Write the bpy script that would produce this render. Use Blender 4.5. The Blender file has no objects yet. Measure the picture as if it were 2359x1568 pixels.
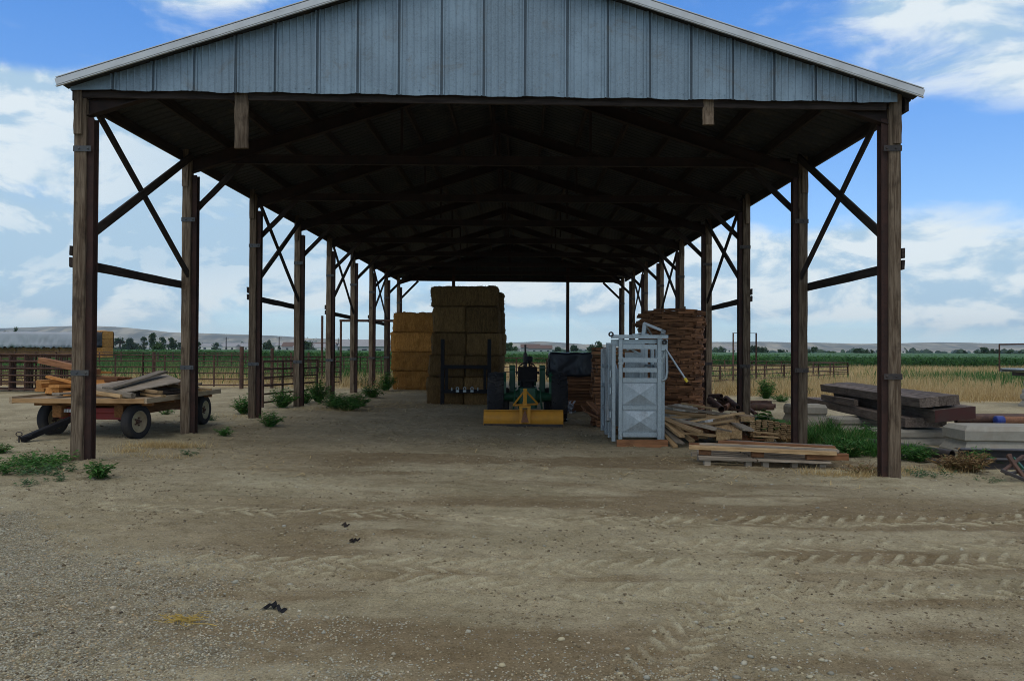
import bpy, bmesh, math, random
import numpy as np
from mathutils import Vector, Matrix, noise as mnoise

R = math.radians
random.seed(7)
rng = np.random.default_rng(11)
C = bpy.context.scene
COL = C.collection

# ------------------------------------------------------------------ camera
CAM_Z = 1.75
YAW, PITCH, ROLL = R(0.58), R(0.72), R(0.25)
cam_data = bpy.data.cameras.new('camera')
cam_data.sensor_width = 36.0
cam_data.lens = 27.84
cam_data.clip_start = 0.05
cam_data.clip_end = 30000
cam = bpy.data.objects.new('camera', cam_data)
COL.objects.link(cam)
CAM_R = Matrix.Rotation(YAW, 4, 'Z') @ Matrix.Rotation(R(90) + PITCH, 4, 'X') @ Matrix.Rotation(ROLL, 4, 'Z')
cam.matrix_world = Matrix.Translation((0, 0, CAM_Z)) @ CAM_R
C.camera = cam
CAM3 = CAM_R.to_3x3()

def at(px, py, Y):
    """world point at depth Y that the survey of the photograph (2359 px wide) gives for a pixel"""
    d = CAM3 @ Vector(((px - 1179.5) / 1824.0, -(py - 784.0) / 1824.0, -1.0))
    return Vector((0, 0, CAM_Z)) + d * (Y / d.y)

def crop(ox, oy, s):
    return lambda cx, cy, Y: at((ox + cx / s) / 1.30229, (oy + cy / s) / 1.30229, Y)
A2 = crop(0, 900, 2.6138)
A4 = crop(1200, 800, 3.1367)
A5 = crop(1700, 850, 2.6133)
A6 = crop(2300, 900, 2.6127)
A9 = crop(1900, 1100, 3.9317)
A10 = crop(0, 980, 5.6)
A8 = crop(2560, 1050, 3.92)

# ------------------------------------------------------------------ sky and sun
SUN_EL, SUN_AZ = R(58), R(200)      # azimuth clockwise from +Y: high, behind and left of the camera
world = bpy.data.worlds.new('World')
C.world = world
world.use_nodes = True
wt = world.node_tree
for n in list(wt.nodes):
    wt.nodes.remove(n)

class NT:
    """small helper for writing node graphs"""
    def __init__(s, tree):
        s.t = tree
    def n(s, typ, **kw):
        nd = s.t.nodes.new(typ)
        for k, v in kw.items():
            setattr(nd, k, v)
        return nd
    def set(s, sock, v):
        if hasattr(v, 'links') or isinstance(v, bpy.types.NodeSocket):
            s.t.links.new(v, sock)
        elif v is not None:
            if isinstance(v, (tuple, list)) and len(v) == 3 and sock.type == 'RGBA':
                v = (*v, 1.0)
            sock.default_value = v
    def m(s, op, a, b=None, c=None, clamp=False):
        nd = s.n('ShaderNodeMath', operation=op, use_clamp=clamp)
        for i, v in enumerate((a, b, c)):
            if v is not None:
                s.set(nd.inputs[i], v)
        return nd.outputs[0]
    def vm(s, op, a, b=None):
        nd = s.n('ShaderNodeVectorMath', operation=op)
        s.set(nd.inputs[0], a)
        if b is not None:
            s.set(nd.inputs[1], b)
        return nd.outputs[0]
    def mix(s, f, a, b, blend='MIX'):
        nd = s.n('ShaderNodeMix', data_type='RGBA', blend_type=blend)
        s.set(nd.inputs[0], f)
        s.set(nd.inputs[6], a)
        s.set(nd.inputs[7], b)
        return nd.outputs[2]
    def noise(s, vec, scale, detail=5, rough=0.55, dist=0.0, lac=2.0):
        nd = s.n('ShaderNodeTexNoise')
        s.set(nd.inputs['Vector'], vec)
        nd.inputs['Scale'].default_value = scale
        nd.inputs['Detail'].default_value = detail
        nd.inputs['Roughness'].default_value = rough
        nd.inputs['Distortion'].default_value = dist
        return nd.outputs['Fac']
    def vor(s, vec, scale, out='Distance', feature='F1'):
        nd = s.n('ShaderNodeTexVoronoi', feature=feature)
        s.set(nd.inputs['Vector'], vec)
        nd.inputs['Scale'].default_value = scale
        return nd.outputs[out]
    def ramp(s, f, *stops):
        nd = s.n('ShaderNodeValToRGB')
        s.set(nd.inputs[0], f)
        els = nd.color_ramp.elements
        while len(els) < len(stops):
            els.new(0.5)
        for e, (p, c) in zip(els, stops):
            e.position = p
            e.color = (*c, 1) if isinstance(c, (tuple, list)) else (c, c, c, 1)
        return nd.outputs[0]
    def mapr(s, v, a, b, c=0.0, d=1.0, smooth=True):
        nd = s.n('ShaderNodeMapRange', interpolation_type='SMOOTHSTEP' if smooth else 'LINEAR')
        s.set(nd.inputs[0], v)
        for i, x in enumerate((a, b, c, d)):
            nd.inputs[i + 1].default_value = x
        return nd.outputs[0]
    def comb(s, x, y, z=0.0):
        nd = s.n('ShaderNodeCombineXYZ')
        for i, v in enumerate((x, y, z)):
            s.set(nd.inputs[i], v)
        return nd.outputs[0]
    def sep(s, v):
        nd = s.n('ShaderNodeSeparateXYZ')
        s.set(nd.inputs[0], v)
        return nd.outputs

W = NT(wt)
sky = W.n('ShaderNodeTexSky', sky_type='NISHITA')
sky.sun_disc = False
sky.sun_elevation = SUN_EL
sky.sun_rotation = SUN_AZ
sky.altitude = 700
sky.air_density = 1.0
sky.dust_density = 0.6
sky.ozone_density = 1.5
tc = W.n('ShaderNodeTexCoord')
sx, sy, sz = W.sep(tc.outputs['Generated'])
az = W.m('ARCTAN2', sx, sy)
el = W.m('ARCSINE', sz)

def G(px, py, sw, sh, amp):
    """soft cloud bank: compass bearing and height, both as survey pixels"""
    u0, v0 = (px - 1198) / 1824.0, (807 - py) / 1824.0
    a = W.m('DIVIDE', W.m('SUBTRACT', az, u0), sw / 1824.0)
    b = W.m('DIVIDE', W.m('SUBTRACT', el, v0), sh / 1824.0)
    e = W.m('ADD', W.m('MULTIPLY', a, a), W.m('MULTIPLY', b, b))
    return W.m('MULTIPLY', W.m('EXPONENT', W.m('MULTIPLY', e, -1.0)), amp)

banks = [(430, 45, 230, 60, .75), (560, -60, 260, 70, .5), (60, 190, 120, 40, .16), (150, 345, 430, 110, .50), (60, 440, 190, 70, .40),
         (110, 570, 220, 75, .42), (380, 440, 120, 60, .30), (620, 520, 300, 130, .42), (280, 640, 400, 50, .20),
         (2240, 110, 380, 150, .47), (2330, 300, 200, 70, .34), (1800, 600, 420, 95, .48), (2260, 640, 260, 80, .38),
         (1500, 660, 400, 60, .34), (2250, 725, 240, 32, .34), (1350, 700, 500, 40, .14), (300, 715, 560, 60, .30), (1000, 690, 900, 50, .16), (2000, 690, 500, 60, .26),
         (20, 130, 60, 30, .3), (1780, 640, 70, 25, .2), (150, 100, 130, 60, -.35), (90, 245, 200, 35, -.30), (2180, 430, 420, 70, -.34),
         (1750, 440, 260, 90, -.3), (820, 740, 240, 40, -.05), (2080, 585, 70, 30, -.1)]
macro = None
for g in banks:
    v = G(*g)
    macro = v if macro is None else W.m('ADD', macro, v)
p1 = W.comb(W.m('MULTIPLY', az, 1.0), W.m('MULTIPLY', el, 1.9), 0.37)
n1 = W.noise(p1, 7.5, 9, 0.56, 0.35)
p1b = W.comb(W.m('ADD', az, 0.010), W.m('MULTIPLY', W.m('SUBTRACT', el, 0.013), 1.9), 0.37)
n1b = W.noise(p1b, 7.5, 6, 0.56, 0.35)
wisp = W.noise(W.comb(W.m('ADD', W.m('MULTIPLY', az, 1.0), W.m('MULTIPLY', el, 0.9)), W.m('MULTIPLY', el, 6.5), 1.9), 4.2, 8, 0.6, 0.6)
dens = W.m('ADD', W.m('ADD', W.m('MULTIPLY', n1, 0.75), W.m('MULTIPLY', wisp, 0.28)), W.m('MULTIPLY', macro, 1.0))
cover = W.mapr(dens, 0.55, 0.91)
# sunlit crests and greyer bellies: denser above than here means we look at an underside
lit = W.mapr(W.m('SUBTRACT', n1, n1b), -0.085, 0.055)
greyzone = W.m('ADD', G(600, 520, 300, 130, .75), W.m('ADD', G(330, 620, 230, 60, .45), W.m('ADD', G(480, 385, 230, 60, .3), G(60, 620, 160, 60, .4))))
lit2 = W.m('SUBTRACT', lit, greyzone, clamp=True)
ccol = W.mix(lit2, (3.5, 4.9, 6.1), (6.4, 7.0, 7.2))
hs = W.n('ShaderNodeHueSaturation')
hs.inputs['Saturation'].default_value = 1.18
hs.inputs['Value'].default_value = 1.0
wt.links.new(sky.outputs[0], hs.inputs['Color'])
skyc = W.mix(1.0, hs.outputs[0], W.mix(W.mapr(el, .12, .42), (0.44, 0.86, 1.28), (0.64, 1.15, 1.62)), 'MULTIPLY')
# pale band near the horizon
hz = W.m('EXPONENT', W.m('MULTIPLY', W.m('ABSOLUTE', el), -7.5))
skyc = W.mix(W.m('MULTIPLY', hz, 0.95), skyc, (6.1, 7.5, 7.9))
final = W.mix(W.m('MULTIPLY', cover, 0.93), skyc, ccol)
# a broad bright overcast above and behind the place, out of this view, that shades the sun
over = W.m('MAXIMUM', W.mapr(el, 0.42, 0.72), W.m('MULTIPLY', W.mapr(sy, 0.25, -0.35), W.mapr(el, 0.05, 0.35)))
final = W.mix(W.m('MULTIPLY', over, 0.9), final, W.mix(W.mapr(n1, .3, .7), (5.0, 5.2, 5.4), (7.4, 7.3, 7.2)))
bg = W.n('ShaderNodeBackground')
bg.inputs['Strength'].default_value = 0.13
wt.links.new(final, bg.inputs['Color'])
wo = W.n('ShaderNodeOutputWorld')
wt.links.new(bg.outputs[0], wo.inputs['Surface'])

sun_data = bpy.data.lights.new('sun', 'SUN')
sun_data.energy = 0.55
sun_data.angle = R(25)
sun_data.color = (1.0, 0.95, 0.87)
sun = bpy.data.objects.new('sun', sun_data)
COL.objects.link(sun)
sun_dir = Vector((math.sin(SUN_AZ) * math.cos(SUN_EL), math.cos(SUN_AZ) * math.cos(SUN_EL), math.sin(SUN_EL)))
sun.rotation_euler = sun_dir.to_track_quat('Z', 'Y').to_euler()
sun.location = (0, 0, 40)

C.view_settings.view_transform = 'Standard'
C.view_settings.look = 'None'
C.view_settings.exposure = 0.0
C.view_settings.gamma = 1.0
C.render.engine = 'CYCLES'
C.cycles.max_bounces = 6
C.cycles.diffuse_bounces = 3
C.cycles.use_denoising = True
C.cycles.filter_width = 0.95
C.cycles.transparent_max_bounces = 8

# ------------------------------------------------------------------ ground height
def vnoise(x, y, seed=0):
    """value noise for arrays"""
    xi, yi = np.floor(x).astype(np.int64), np.floor(y).astype(np.int64)
    xf, yf = x - xi, y - yi
    u, v = xf * xf * (3 - 2 * xf), yf * yf * (3 - 2 * yf)
    def h(a, b):
        n = (a * 374761393 + b * 668265263 + seed * 974711) & 0x7fffffff
        n = ((n ^ (n >> 13)) * 1274126177) & 0x7fffffff
        n = n ^ (n >> 16)
        return (n & 0xffff) / 65535.0
    return (h(xi, yi) * (1 - u) + h(xi + 1, yi) * u) * (1 - v) + (h(xi, yi + 1) * (1 - u) + h(xi + 1, yi + 1) * u) * v

def fbm(x, y, oct=4, seed=0):
    s = np.zeros_like(np.asarray(x, float)); a = 0.5; t = 0
    for i in range(oct):
        s = s + a * vnoise(np.asarray(x) * 2 ** i, np.asarray(y) * 2 ** i, seed + i * 17); t += a; a *= 0.5
    return s / t

def zbase(x, y):
    x = np.asarray(x, float); y = np.asarray(y, float)
    return -0.075 - 0.0165 * np.clip(x, -9, 9) + 0.03 * (fbm(x * .35 + 40, y * .35 + 40, 2, 5) - .5)

def zg(x, y):
    return float(zbase(x, y))

# ------------------------------------------------------------------ object helpers
def tag(o, label=None, cat=None, group=None, kind=None):
    if label: o['label'] = label
    if cat: o['category'] = cat
    if group: o['group'] = group
    if kind: o['kind'] = kind
    return o

def empty(name, loc, label, cat, group=None):
    o = bpy.data.objects.new(name, None)
    o.empty_display_size = 0.2
    COL.objects.link(o)
    o.location = loc
    return tag(o, label, cat, group)

def wloc(o):
    v = Vector((0, 0, 0))
    while o is not None:
        v += o.location
        o = o.parent
    return v

class MB:
    """collects shapes in world coordinates and links them as ONE mesh object"""
    def __init__(s):
        s.v, s.f, s.sm = [], [], []
    def add(s, vs, fs, smooth=False):
        b = len(s.v)
        s.v += [tuple(v) for v in vs]
        s.f += [tuple(i + b for i in f) for f in fs]
        s.sm += [smooth] * len(fs)
        return s
    def box(s, lo, hi, bev=0.0):
        (x0, y0, z0), (x1, y1, z1) = lo, hi
        return s.beam(((x0 + x1) / 2, (y0 + y1) / 2, z0), ((x0 + x1) / 2, (y0 + y1) / 2, z1), x1 - x0, y1 - y0, up=(0, 1, 0), bev=bev)
    def frame(s, p0, p1, up):
        p0, p1 = Vector(p0), Vector(p1)
        d = (p1 - p0).normalized()
        up = Vector(up)
        if abs(d.dot(up.normalized())) > 0.97:
            up = Vector((0, 1, 0)) if abs(d.y) < 0.9 else Vector((1, 0, 0))
        a = up.cross(d).normalized()
        b = d.cross(a)
        return p0, p1, d, a, b
    def beam(s, p0, p1, w, h, up=(0, 0, 1), bev=0.0, seg=1, jit=0.0, bow=0.0):
        """box section from p0 to p1, w across, h along up"""
        p0, p1, d, a, b = s.frame(p0, p1, up)
        w2, h2 = w / 2, h / 2
        c = bev
        if c > 0:
            pr = [(-w2 + c, -h2), (w2 - c, -h2), (w2, -h2 + c), (w2, h2 - c), (w2 - c, h2), (-w2 + c, h2), (-w2, h2 - c), (-w2, -h2 + c)]
        else:
            pr = [(-w2, -h2), (w2, -h2), (w2, h2), (-w2, h2)]
        n = len(pr)
        vs = []
        for i in range(seg + 1):
            t = i / seg
            o = p0.lerp(p1, t) + b * (bow * 4 * t * (1 - t))
            for (x, y) in pr:
                jx, jy = (random.uniform(-jit, jit), random.uniform(-jit, jit)) if jit else (0, 0)
                vs.append(o + a * (x + jx) + b * (y + jy))
        fs = []
        for i in range(seg):
            for k in range(n):
                q = (k + 1) % n
                fs.append((i * n + k, i * n + q, (i + 1) * n + q, (i + 1) * n + k))
        fs.append(tuple(range(n))[::-1])
        fs.append(tuple(seg * n + k for k in range(n)))
        return s.add(vs, fs)
    def tube(s, pts, r, n=8, cap=True, r1=None, hollow=0.0):
        pts = [Vector(p) for p in pts]
        vs, m = [], len(pts)
        ref = None
        for i, p in enumerate(pts):
            d = (pts[min(i + 1, m - 1)] - pts[max(i - 1, 0)]).normalized()
            if ref is None:
                ref = Vector((0, 0, 1)) if abs(d.z) < 0.9 else Vector((1, 0, 0))
            a = ref.cross(d).normalized(); b = d.cross(a)
            ref = b
            rr = r if r1 is None else r + (r1 - r) * i / (m - 1)
            for k in range(n):
                t = 2 * math.pi * k / n
                vs.append(p + a * (rr * math.cos(t)) + b * (rr * math.sin(t)))
        fs = [(i * n + k, i * n + (k + 1) % n, (i + 1) * n + (k + 1) % n, (i + 1) * n + k) for i in range(m - 1) for k in range(n)]
        s.add(vs, fs, True)
        if hollow:
            # an open pipe: inner wall with rims
            rr = r * hollow
            ring = []
            for p, q in ((pts[0], pts[1]), (pts[-1], pts[-2])):
                d = (q - p).normalized()
                a = (Vector((0, 0, 1)) if abs(d.z) < 0.9 else Vector((1, 0, 0))).cross(d).normalized(); b = d.cross(a)
                for rad, off in ((r, 0), (rr, 0), (rr, 0.6)):
                    ring.append([p + d * off + a * (rad * math.cos(2 * math.pi * k / n)) + b * (rad * math.sin(2 * math.pi * k / n)) for k in range(n)])
            for base in (0, 3):
                vv = ring[base] + ring[base + 1] + ring[base + 2]
                ff = [(l * n + k, l * n + (k + 1) % n, (l + 1) * n + (k + 1) % n, (l + 1) * n + k) for l in range(2) for k in range(n)]
                ff.append(tuple(range(2 * n, 3 * n)))
                s.add(vv, ff, False)
        elif cap:
            s.add(vs[:n], [tuple(range(n))[::-1]])
            s.add(vs[-n:], [tuple(range(n))])
        return s
    def lathe(s, c, axis, prof, n=24, smooth=True):
        """prof: (distance along axis, radius)"""
        c, ax = Vector(c), Vector(axis).normalized()
        a = (Vector((0, 0, 1)) if abs(ax.z) < 0.9 else Vector((1, 0, 0))).cross(ax).normalized(); b = ax.cross(a)
        vs = []
        for (d, r) in prof:
            for k in range(n):
                t = 2 * math.pi * k / n
                vs.append(c + ax * d + a * (r * math.cos(t)) + b * (r * math.sin(t)))
        m = len(prof)
        fs = [(i * n + k, i * n + (k + 1) % n, (i + 1) * n + (k + 1) % n, (i + 1) * n + k) for i in range(m - 1) for k in range(n)]
        s.add(vs, fs, smooth)
        return s
    def prism(s, poly, off):
        """extrude a planar polygon by a vector"""
        off = Vector(off)
        n = len(poly)
        vs = [Vector(p) for p in poly] + [Vector(p) + off for p in poly]
        fs = [tuple(range(n))[::-1], tuple(range(n, 2 * n))] + [(k, (k + 1) % n, n + (k + 1) % n, n + k) for k in range(n)]
        return s.add(vs, fs)
    def build(s, name, mat, parent=None, loc=None, fix=False):
        L = wloc(parent) if parent is not None else (Vector(loc) if loc is not None else None)
        if L is None:
            xs = np.array(s.v)
            L = Vector(((xs[:, 0].min() + xs[:, 0].max()) / 2, (xs[:, 1].min() + xs[:, 1].max()) / 2, xs[:, 2].min()))
        me = bpy.data.meshes.new(name)
        me.from_pydata([(v[0] - L[0], v[1] - L[1], v[2] - L[2]) for v in s.v], [], s.f)
        me.polygons.foreach_set('use_smooth', s.sm)
        if fix:
            bm = bmesh.new(); bm.from_mesh(me); bmesh.ops.recalc_face_normals(bm, faces=bm.faces); bm.to_mesh(me); bm.free()
        me.update()
        if mat: me.materials.append(mat)
        o = bpy.data.objects.new(name, me)
        COL.objects.link(o)
        if parent is not None: o.parent = parent
        else: o.location = L
        return o

def np_mesh(name, v, f, mat, loc=(0, 0, 0), smooth=False, parent=None):
    """mesh from numpy arrays; f is (n,3) or (n,4)"""
    me = bpy.data.meshes.new(name)
    n, k = f.shape
    me.vertices.add(len(v)); me.vertices.foreach_set('co', np.ascontiguousarray(v, np.float32).ravel())
    me.loops.add(n * k); me.loops.foreach_set('vertex_index', np.ascontiguousarray(f, np.int32).ravel())
    me.polygons.add(n); me.polygons.foreach_set('loop_start', np.arange(0, n * k, k, dtype=np.int32))
    me.polygons.foreach_set('use_smooth', np.full(n, smooth))
    me.update(calc_edges=True)
    if mat: me.materials.append(mat)
    o = bpy.data.objects.new(name, me)
    COL.objects.link(o)
    o.location = loc
    if parent is not None: o.parent = parent
    return o

def stick(name, p0, p1, w, h, mat, parent=None, up=(0, 0, 1), bev=0.006, seg=6, jit=0.003, bow=0.0):
    """a sawn timber: own local X along its length so that the grain follows it"""
    p0, p1 = Vector(p0), Vector(p1)
    L = (p1 - p0).length
    d = (p1 - p0).normalized()
    u = Vector(up)
    if abs(d.dot(u.normalized())) > 0.97:
        u = Vector((0, 1, 0)) if abs(d.y) < 0.9 else Vector((1, 0, 0))
    b = (u - d * u.dot(d)).normalized(); a = b.cross(d).normalized()
    m = MB().beam((-L / 2, 0, 0), (L / 2, 0, 0), w, h, (0, 0, 1), bev, seg, jit, bow)
    o = m.build(name, mat, None, (0, 0, 0))
    M = Matrix((d, a, b)).transposed().to_4x4()
    mid = (p0 + p1) / 2
    if parent is not None:
        o.parent = parent
        mid = mid - wloc(parent)
    o.matrix_basis = Matrix.Translation(mid) @ M
    return o

def copy_tree(o, parent=None):
    c = o.copy(); COL.objects.link(c)
    if parent is not None: c.parent = parent
    for ch in list(o.children):
        copy_tree(ch, c)
    return c

# ------------------------------------------------------------------ materials
def new_mat(name):
    m = bpy.data.materials.new(name)
    m.use_nodes = True
    nt = m.node_tree
    b = nt.nodes['Principled BSDF']
    return m, NT(nt), b

def bump(n, b, h, strength=0.5, dist=0.01):
    bp = n.n('ShaderNodeBump')
    bp.inputs['Strength'].default_value = strength
    bp.inputs['Distance'].default_value = dist
    n.set(bp.inputs['Height'], h)
    n.set(b.inputs['Normal'], bp.outputs[0])

def rnd_vec(n, scale=(1, 1, 1), amp=37.0):
    t = n.n('ShaderNodeTexCoord'); oi = n.n('ShaderNodeObjectInfo')
    r = n.m('MULTIPLY', oi.outputs['Random'], amp)
    v = n.vm('ADD', t.outputs['Object'], n.comb(r, r, r))
    mp = n.n('ShaderNodeMapping'); mp.inputs['Scale'].default_value = scale
    n.set(mp.inputs['Vector'], v)
    return mp.outputs[0], oi.outputs['Random'], t

def wood_mat(name, dark, light, stain=(0.05, 0.035, 0.025), stain_amt=0.5, rough=0.85, var=0.3):
    m, n, b = new_mat(name)
    v, rnd, t = rnd_vec(n, (1.0, 14, 14))
    g = n.noise(v, 2.2, 8, 0.65, 0.4)
    v2, _, _ = rnd_vec(n, (1.0, 1.6, 1.6))
    k = n.noise(v2, 2.3, 6, 0.6)
    v3, _, _ = rnd_vec(n, (2.0, 60, 60))
    fine = n.noise(v3, 1.0, 3, 0.6)
    c = n.mix(n.mapr(g, 0.3, 0.7), dark, light)
    c = n.mix(n.m('MULTIPLY', n.mapr(k, 0.52, 0.72), stain_amt), c, stain)
    c = n.mix(n.m('MULTIPLY', n.mapr(fine, 0.55, 0.8), 0.35), c, stain)
    vv = n.m('ADD', n.m('MULTIPLY', rnd, 2 * var), 1 - var)
    c = n.mix(1.0, c, n.comb(vv, vv, vv), 'MULTIPLY')
    n.set(b.inputs['Base Color'], c)
    b.inputs['Roughness'].default_value = rough
    b.inputs['Specular IOR Level'].default_value = 0.2
    bump(n, b, n.m('ADD', g, n.m('MULTIPLY', fine, 0.5)), 0.5, 0.006)
    return m

def rust_mat(name, c0, c1, c2, rough=0.8, scale=4.0, metal=0.0):
    m, n, b = new_mat(name)
    v, rnd, t = rnd_vec(n, (1, 1, 1))
    a = n.noise(v, scale, 8, 0.65, 0.3)
    d = n.noise(v, scale * 7, 4, 0.6)
    c = n.mix(n.mapr(a, 0.35, 0.65), c0, c1)
    c = n.mix(n.mapr(d, 0.55, 0.75), c, c2)
    n.set(b.inputs['Base Color'], c)
    b.inputs['Roughness'].default_value = rough
    b.inputs['Metallic'].default_value = metal
    b.inputs['Specular IOR Level'].default_value = 0.3
    bump(n, b, d, 0.3, 0.003)
    return m

def plain_mat(name, col, rough=0.6, metal=0.0, var=0.25, scale=6.0, dirt=(0.09, 0.075, 0.055), dirt_amt=0.35, spec=0.4):
    m, n, b = new_mat(name)
    v, rnd, t = rnd_vec(n, (1, 1, 1))
    a = n.noise(v, scale, 7, 0.65)
    d = n.noise(v, scale * 0.35, 5, 0.6)
    c = n.mix(a, tuple(x * (1 - var) for x in col), tuple(min(1, x * (1 + var)) for x in col))
    c = n.mix(n.m('MULTIPLY', n.mapr(d, 0.45, 0.75), dirt_amt), c, dirt)
    n.set(b.inputs['Base Color'], c)
    n.set(b.inputs['Roughness'], n.mapr(a, 0.2, 0.8, max(rough - .12, .05), min(rough + .12, 1)))
    b.inputs['Metallic'].default_value = metal
    b.inputs['Specular IOR Level'].default_value = spec
    bump(n, b, a, 0.15, 0.004)
    return m

def galv_mat(name, base=(0.42, 0.45, 0.48), streak=0.0, rough=0.5, metal=0.75):
    m, n, b = new_mat(name)
    v, rnd, t = rnd_vec(n, (1, 1, 1), 3.0)
    sp = n.vor(v, 55, 'Color')
    s0 = n.sep(sp)[0]
    a = n.noise(v, 3.0, 7, 0.6)
    c = n.mix(n.m('ADD', n.m('MULTIPLY', s0, 0.45), n.m('MULTIPLY', a, 0.5)), tuple(x * .68 for x in base), tuple(min(1, x * 1.3) for x in base))
    if streak:
        mp = n.n('ShaderNodeMapping'); mp.inputs['Scale'].default_value = (16, 16, 0.35)
        n.set(mp.inputs['Vector'], t.outputs['Object'])
        st = n.noise(mp.outputs[0], 1.0, 7, 0.65)
        c = n.mix(n.m('MULTIPLY', n.mapr(st, 0.40, 0.70), streak), c, tuple(x * .34 for x in base))
        mp2 = n.n('ShaderNodeMapping'); mp2.inputs['Scale'].default_value = (1.6, 1, 1.1)
        n.set(mp2.inputs['Vector'], t.outputs['Object'])
        pt = n.noise(mp2.outputs[0], 1.0, 4, 0.6)
        c = n.mix(n.m('MULTIPLY', n.mapr(pt, 0.4, 0.7), 0.45), c, tuple(min(1, x * 1.45) for x in base))
        spk = n.noise(t.outputs['Object'], 30, 4, .75)
        c = n.mix(n.m('MULTIPLY', n.mapr(spk, 0.5, 0.68), 0.4), c, tuple(x * .5 for x in base))
    sm_ = n.noise(v, 2.2, 8, .72, .6)
    c = n.mix(n.m('MULTIPLY', n.mapr(sm_, .54, .70), .38), c, (.13, .105, .07))
    n.set(b.inputs['Base Color'], c)
    b.inputs['Metallic'].default_value = metal
    n.set(b.inputs['Roughness'], n.mapr(s0, 0, 1, rough - .1, rough + .12))
    bump(n, b, a, 0.08, 0.01)
    return m

def leaf_mat(name, c0, c1, c2=None, scale=3.0, rough=0.7, trans=0.25):
    m, n, b = new_mat(name)
    t = n.n('ShaderNodeTexCoord'); oi = n.n('ShaderNodeObjectInfo')
    a = n.noise(t.outputs['Object'], scale, 4, 0.7)
    gi = n.n('ShaderNodeNewGeometry').outputs['Random Per Island']
    f = n.m('ADD', n.m('MULTIPLY', a, 0.5), n.m('MULTIPLY', gi, 0.5))
    c = n.mix(n.mapr(f, 0.25, 0.75), c0, c1)
    if c2:
        c = n.mix(n.mapr(gi, 0.86, 0.95), c, c2)
    vv = n.m('ADD', n.m('MULTIPLY', oi.outputs['Random'], 0.3), 0.85)
    c = n.mix(1.0, c, n.comb(vv, vv, vv), 'MULTIPLY')
    n.set(b.inputs['Base Color'], c)
    b.inputs['Roughness'].default_value = rough
    b.inputs['Specular IOR Level'].default_value = 0.25
    if trans:
        tr = n.n('ShaderNodeBsdfTranslucent'); n.set(tr.inputs['Color'], c)
        mx = n.n('ShaderNodeMixShader'); mx.inputs[0].default_value = trans
        n.t.links.new(b.outputs[0], mx.inputs[1]); n.t.links.new(tr.outputs[0], mx.inputs[2])
        out = n.t.nodes['Material Output']
        n.t.links.new(mx.outputs[0], out.inputs['Surface'])
    return m

def hay_mat(name, c0, c1, c2):
    m, n, b = new_mat(name)
    v, rnd, t = rnd_vec(n, (26, 26, 3.5))
    a = n.noise(v, 1.0, 6, 0.7, 0.6)
    v2, _, _ = rnd_vec(n, (1, 1, 1))
    k = n.noise(v2, 3.5, 6, 0.65)
    v3, _, _ = rnd_vec(n, (70, 70, 14))
    f = n.noise(v3, 1.0, 3, 0.7, 1.0)
    c = n.mix(n.mapr(a, 0.3, 0.7), c0, c1)
    c = n.mix(n.m('MULTIPLY', n.mapr(f, 0.45, 0.7), 0.6), c, c2)
    c = n.mix(n.m('MULTIPLY', n.mapr(k, 0.45, 0.7), 0.5), c, c0)
    vv = n.m('ADD', n.m('MULTIPLY', rnd, .55), .70)
    c = n.mix(1.0, c, n.comb(vv, vv, vv), 'MULTIPLY')
    n.set(b.inputs['Base Color'], c)
    b.inputs['Roughness'].default_value = 0.95
    b.inputs['Specular IOR Level'].default_value = 0.1
    bump(n, b, n.m('ADD', a, f), 1.0, 0.03)
    return m

M = {}
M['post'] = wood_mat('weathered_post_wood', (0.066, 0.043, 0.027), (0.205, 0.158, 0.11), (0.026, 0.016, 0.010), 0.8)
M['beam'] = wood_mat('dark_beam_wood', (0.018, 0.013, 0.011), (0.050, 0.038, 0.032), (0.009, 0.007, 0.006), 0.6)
M['fresh'] = wood_mat('fresh_orange_lumber', (0.34, 0.145, 0.04), (0.52, 0.25, 0.075), (0.22, 0.085, 0.025), 0.35)
M['grey'] = wood_mat('grey_board_wood', (0.19, 0.155, 0.115), (0.35, 0.295, 0.225), (0.08, 0.06, 0.04), 0.5)
M['tan'] = wood_mat('tan_scrap_lumber', (0.25, 0.155, 0.072), (0.50, 0.345, 0.18), (0.12, 0.065, 0.03), 0.45)
M['sill'] = wood_mat('brown_sill_timber', (0.16, 0.07, 0.025), (0.30, 0.14, 0.05), (0.09, 0.04, 0.018), 0.5)
M['deck'] = wood_mat('deck_plank_wood', (0.25, 0.185, 0.115), (0.40, 0.31, 0.205), (0.14, 0.09, 0.05), 0.4)
M['lath'] = wood_mat('brown_lath_wood', (0.125, 0.055, 0.026), (0.25, 0.12, 0.056), (0.05, 0.026, 0.015), 0.5, var=0.45)
M['timber'] = wood_mat('old_deck_timber', (0.085, 0.062, 0.05), (0.20, 0.16, 0.13), (0.04, 0.028, 0.022), 0.7)
M['redend'] = plain_mat('faded_red_end_paint', (0.06, 0.021, 0.018), 0.9, dirt=(.05,.035,.03), dirt_amt=.6)
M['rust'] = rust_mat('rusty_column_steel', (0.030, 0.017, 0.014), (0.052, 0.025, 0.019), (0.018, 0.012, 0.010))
M['rustpipe'] = rust_mat('rusty_pipe_steel', (0.060, 0.034, 0.027), (0.115, 0.062, 0.042), (0.03, 0.02, 0.017), scale=6)
M['rustbright'] = rust_mat('orange_rust_steel', (0.16, 0.075, 0.045), (0.25, 0.12, 0.065), (0.09, 0.045, 0.03), scale=5)
M['darksteel'] = rust_mat('dark_steel', (0.03, 0.028, 0.028), (0.055, 0.045, 0.04), (0.075, 0.045, 0.03), rough=.6)
M['strap'] = galv_mat('dull_strap_steel', (0.075, 0.08, 0.085), 0, .6, .4)
M['galv'] = galv_mat('galvanised_steel', (0.34, 0.385, 0.405), 0, .42, .65)
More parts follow.
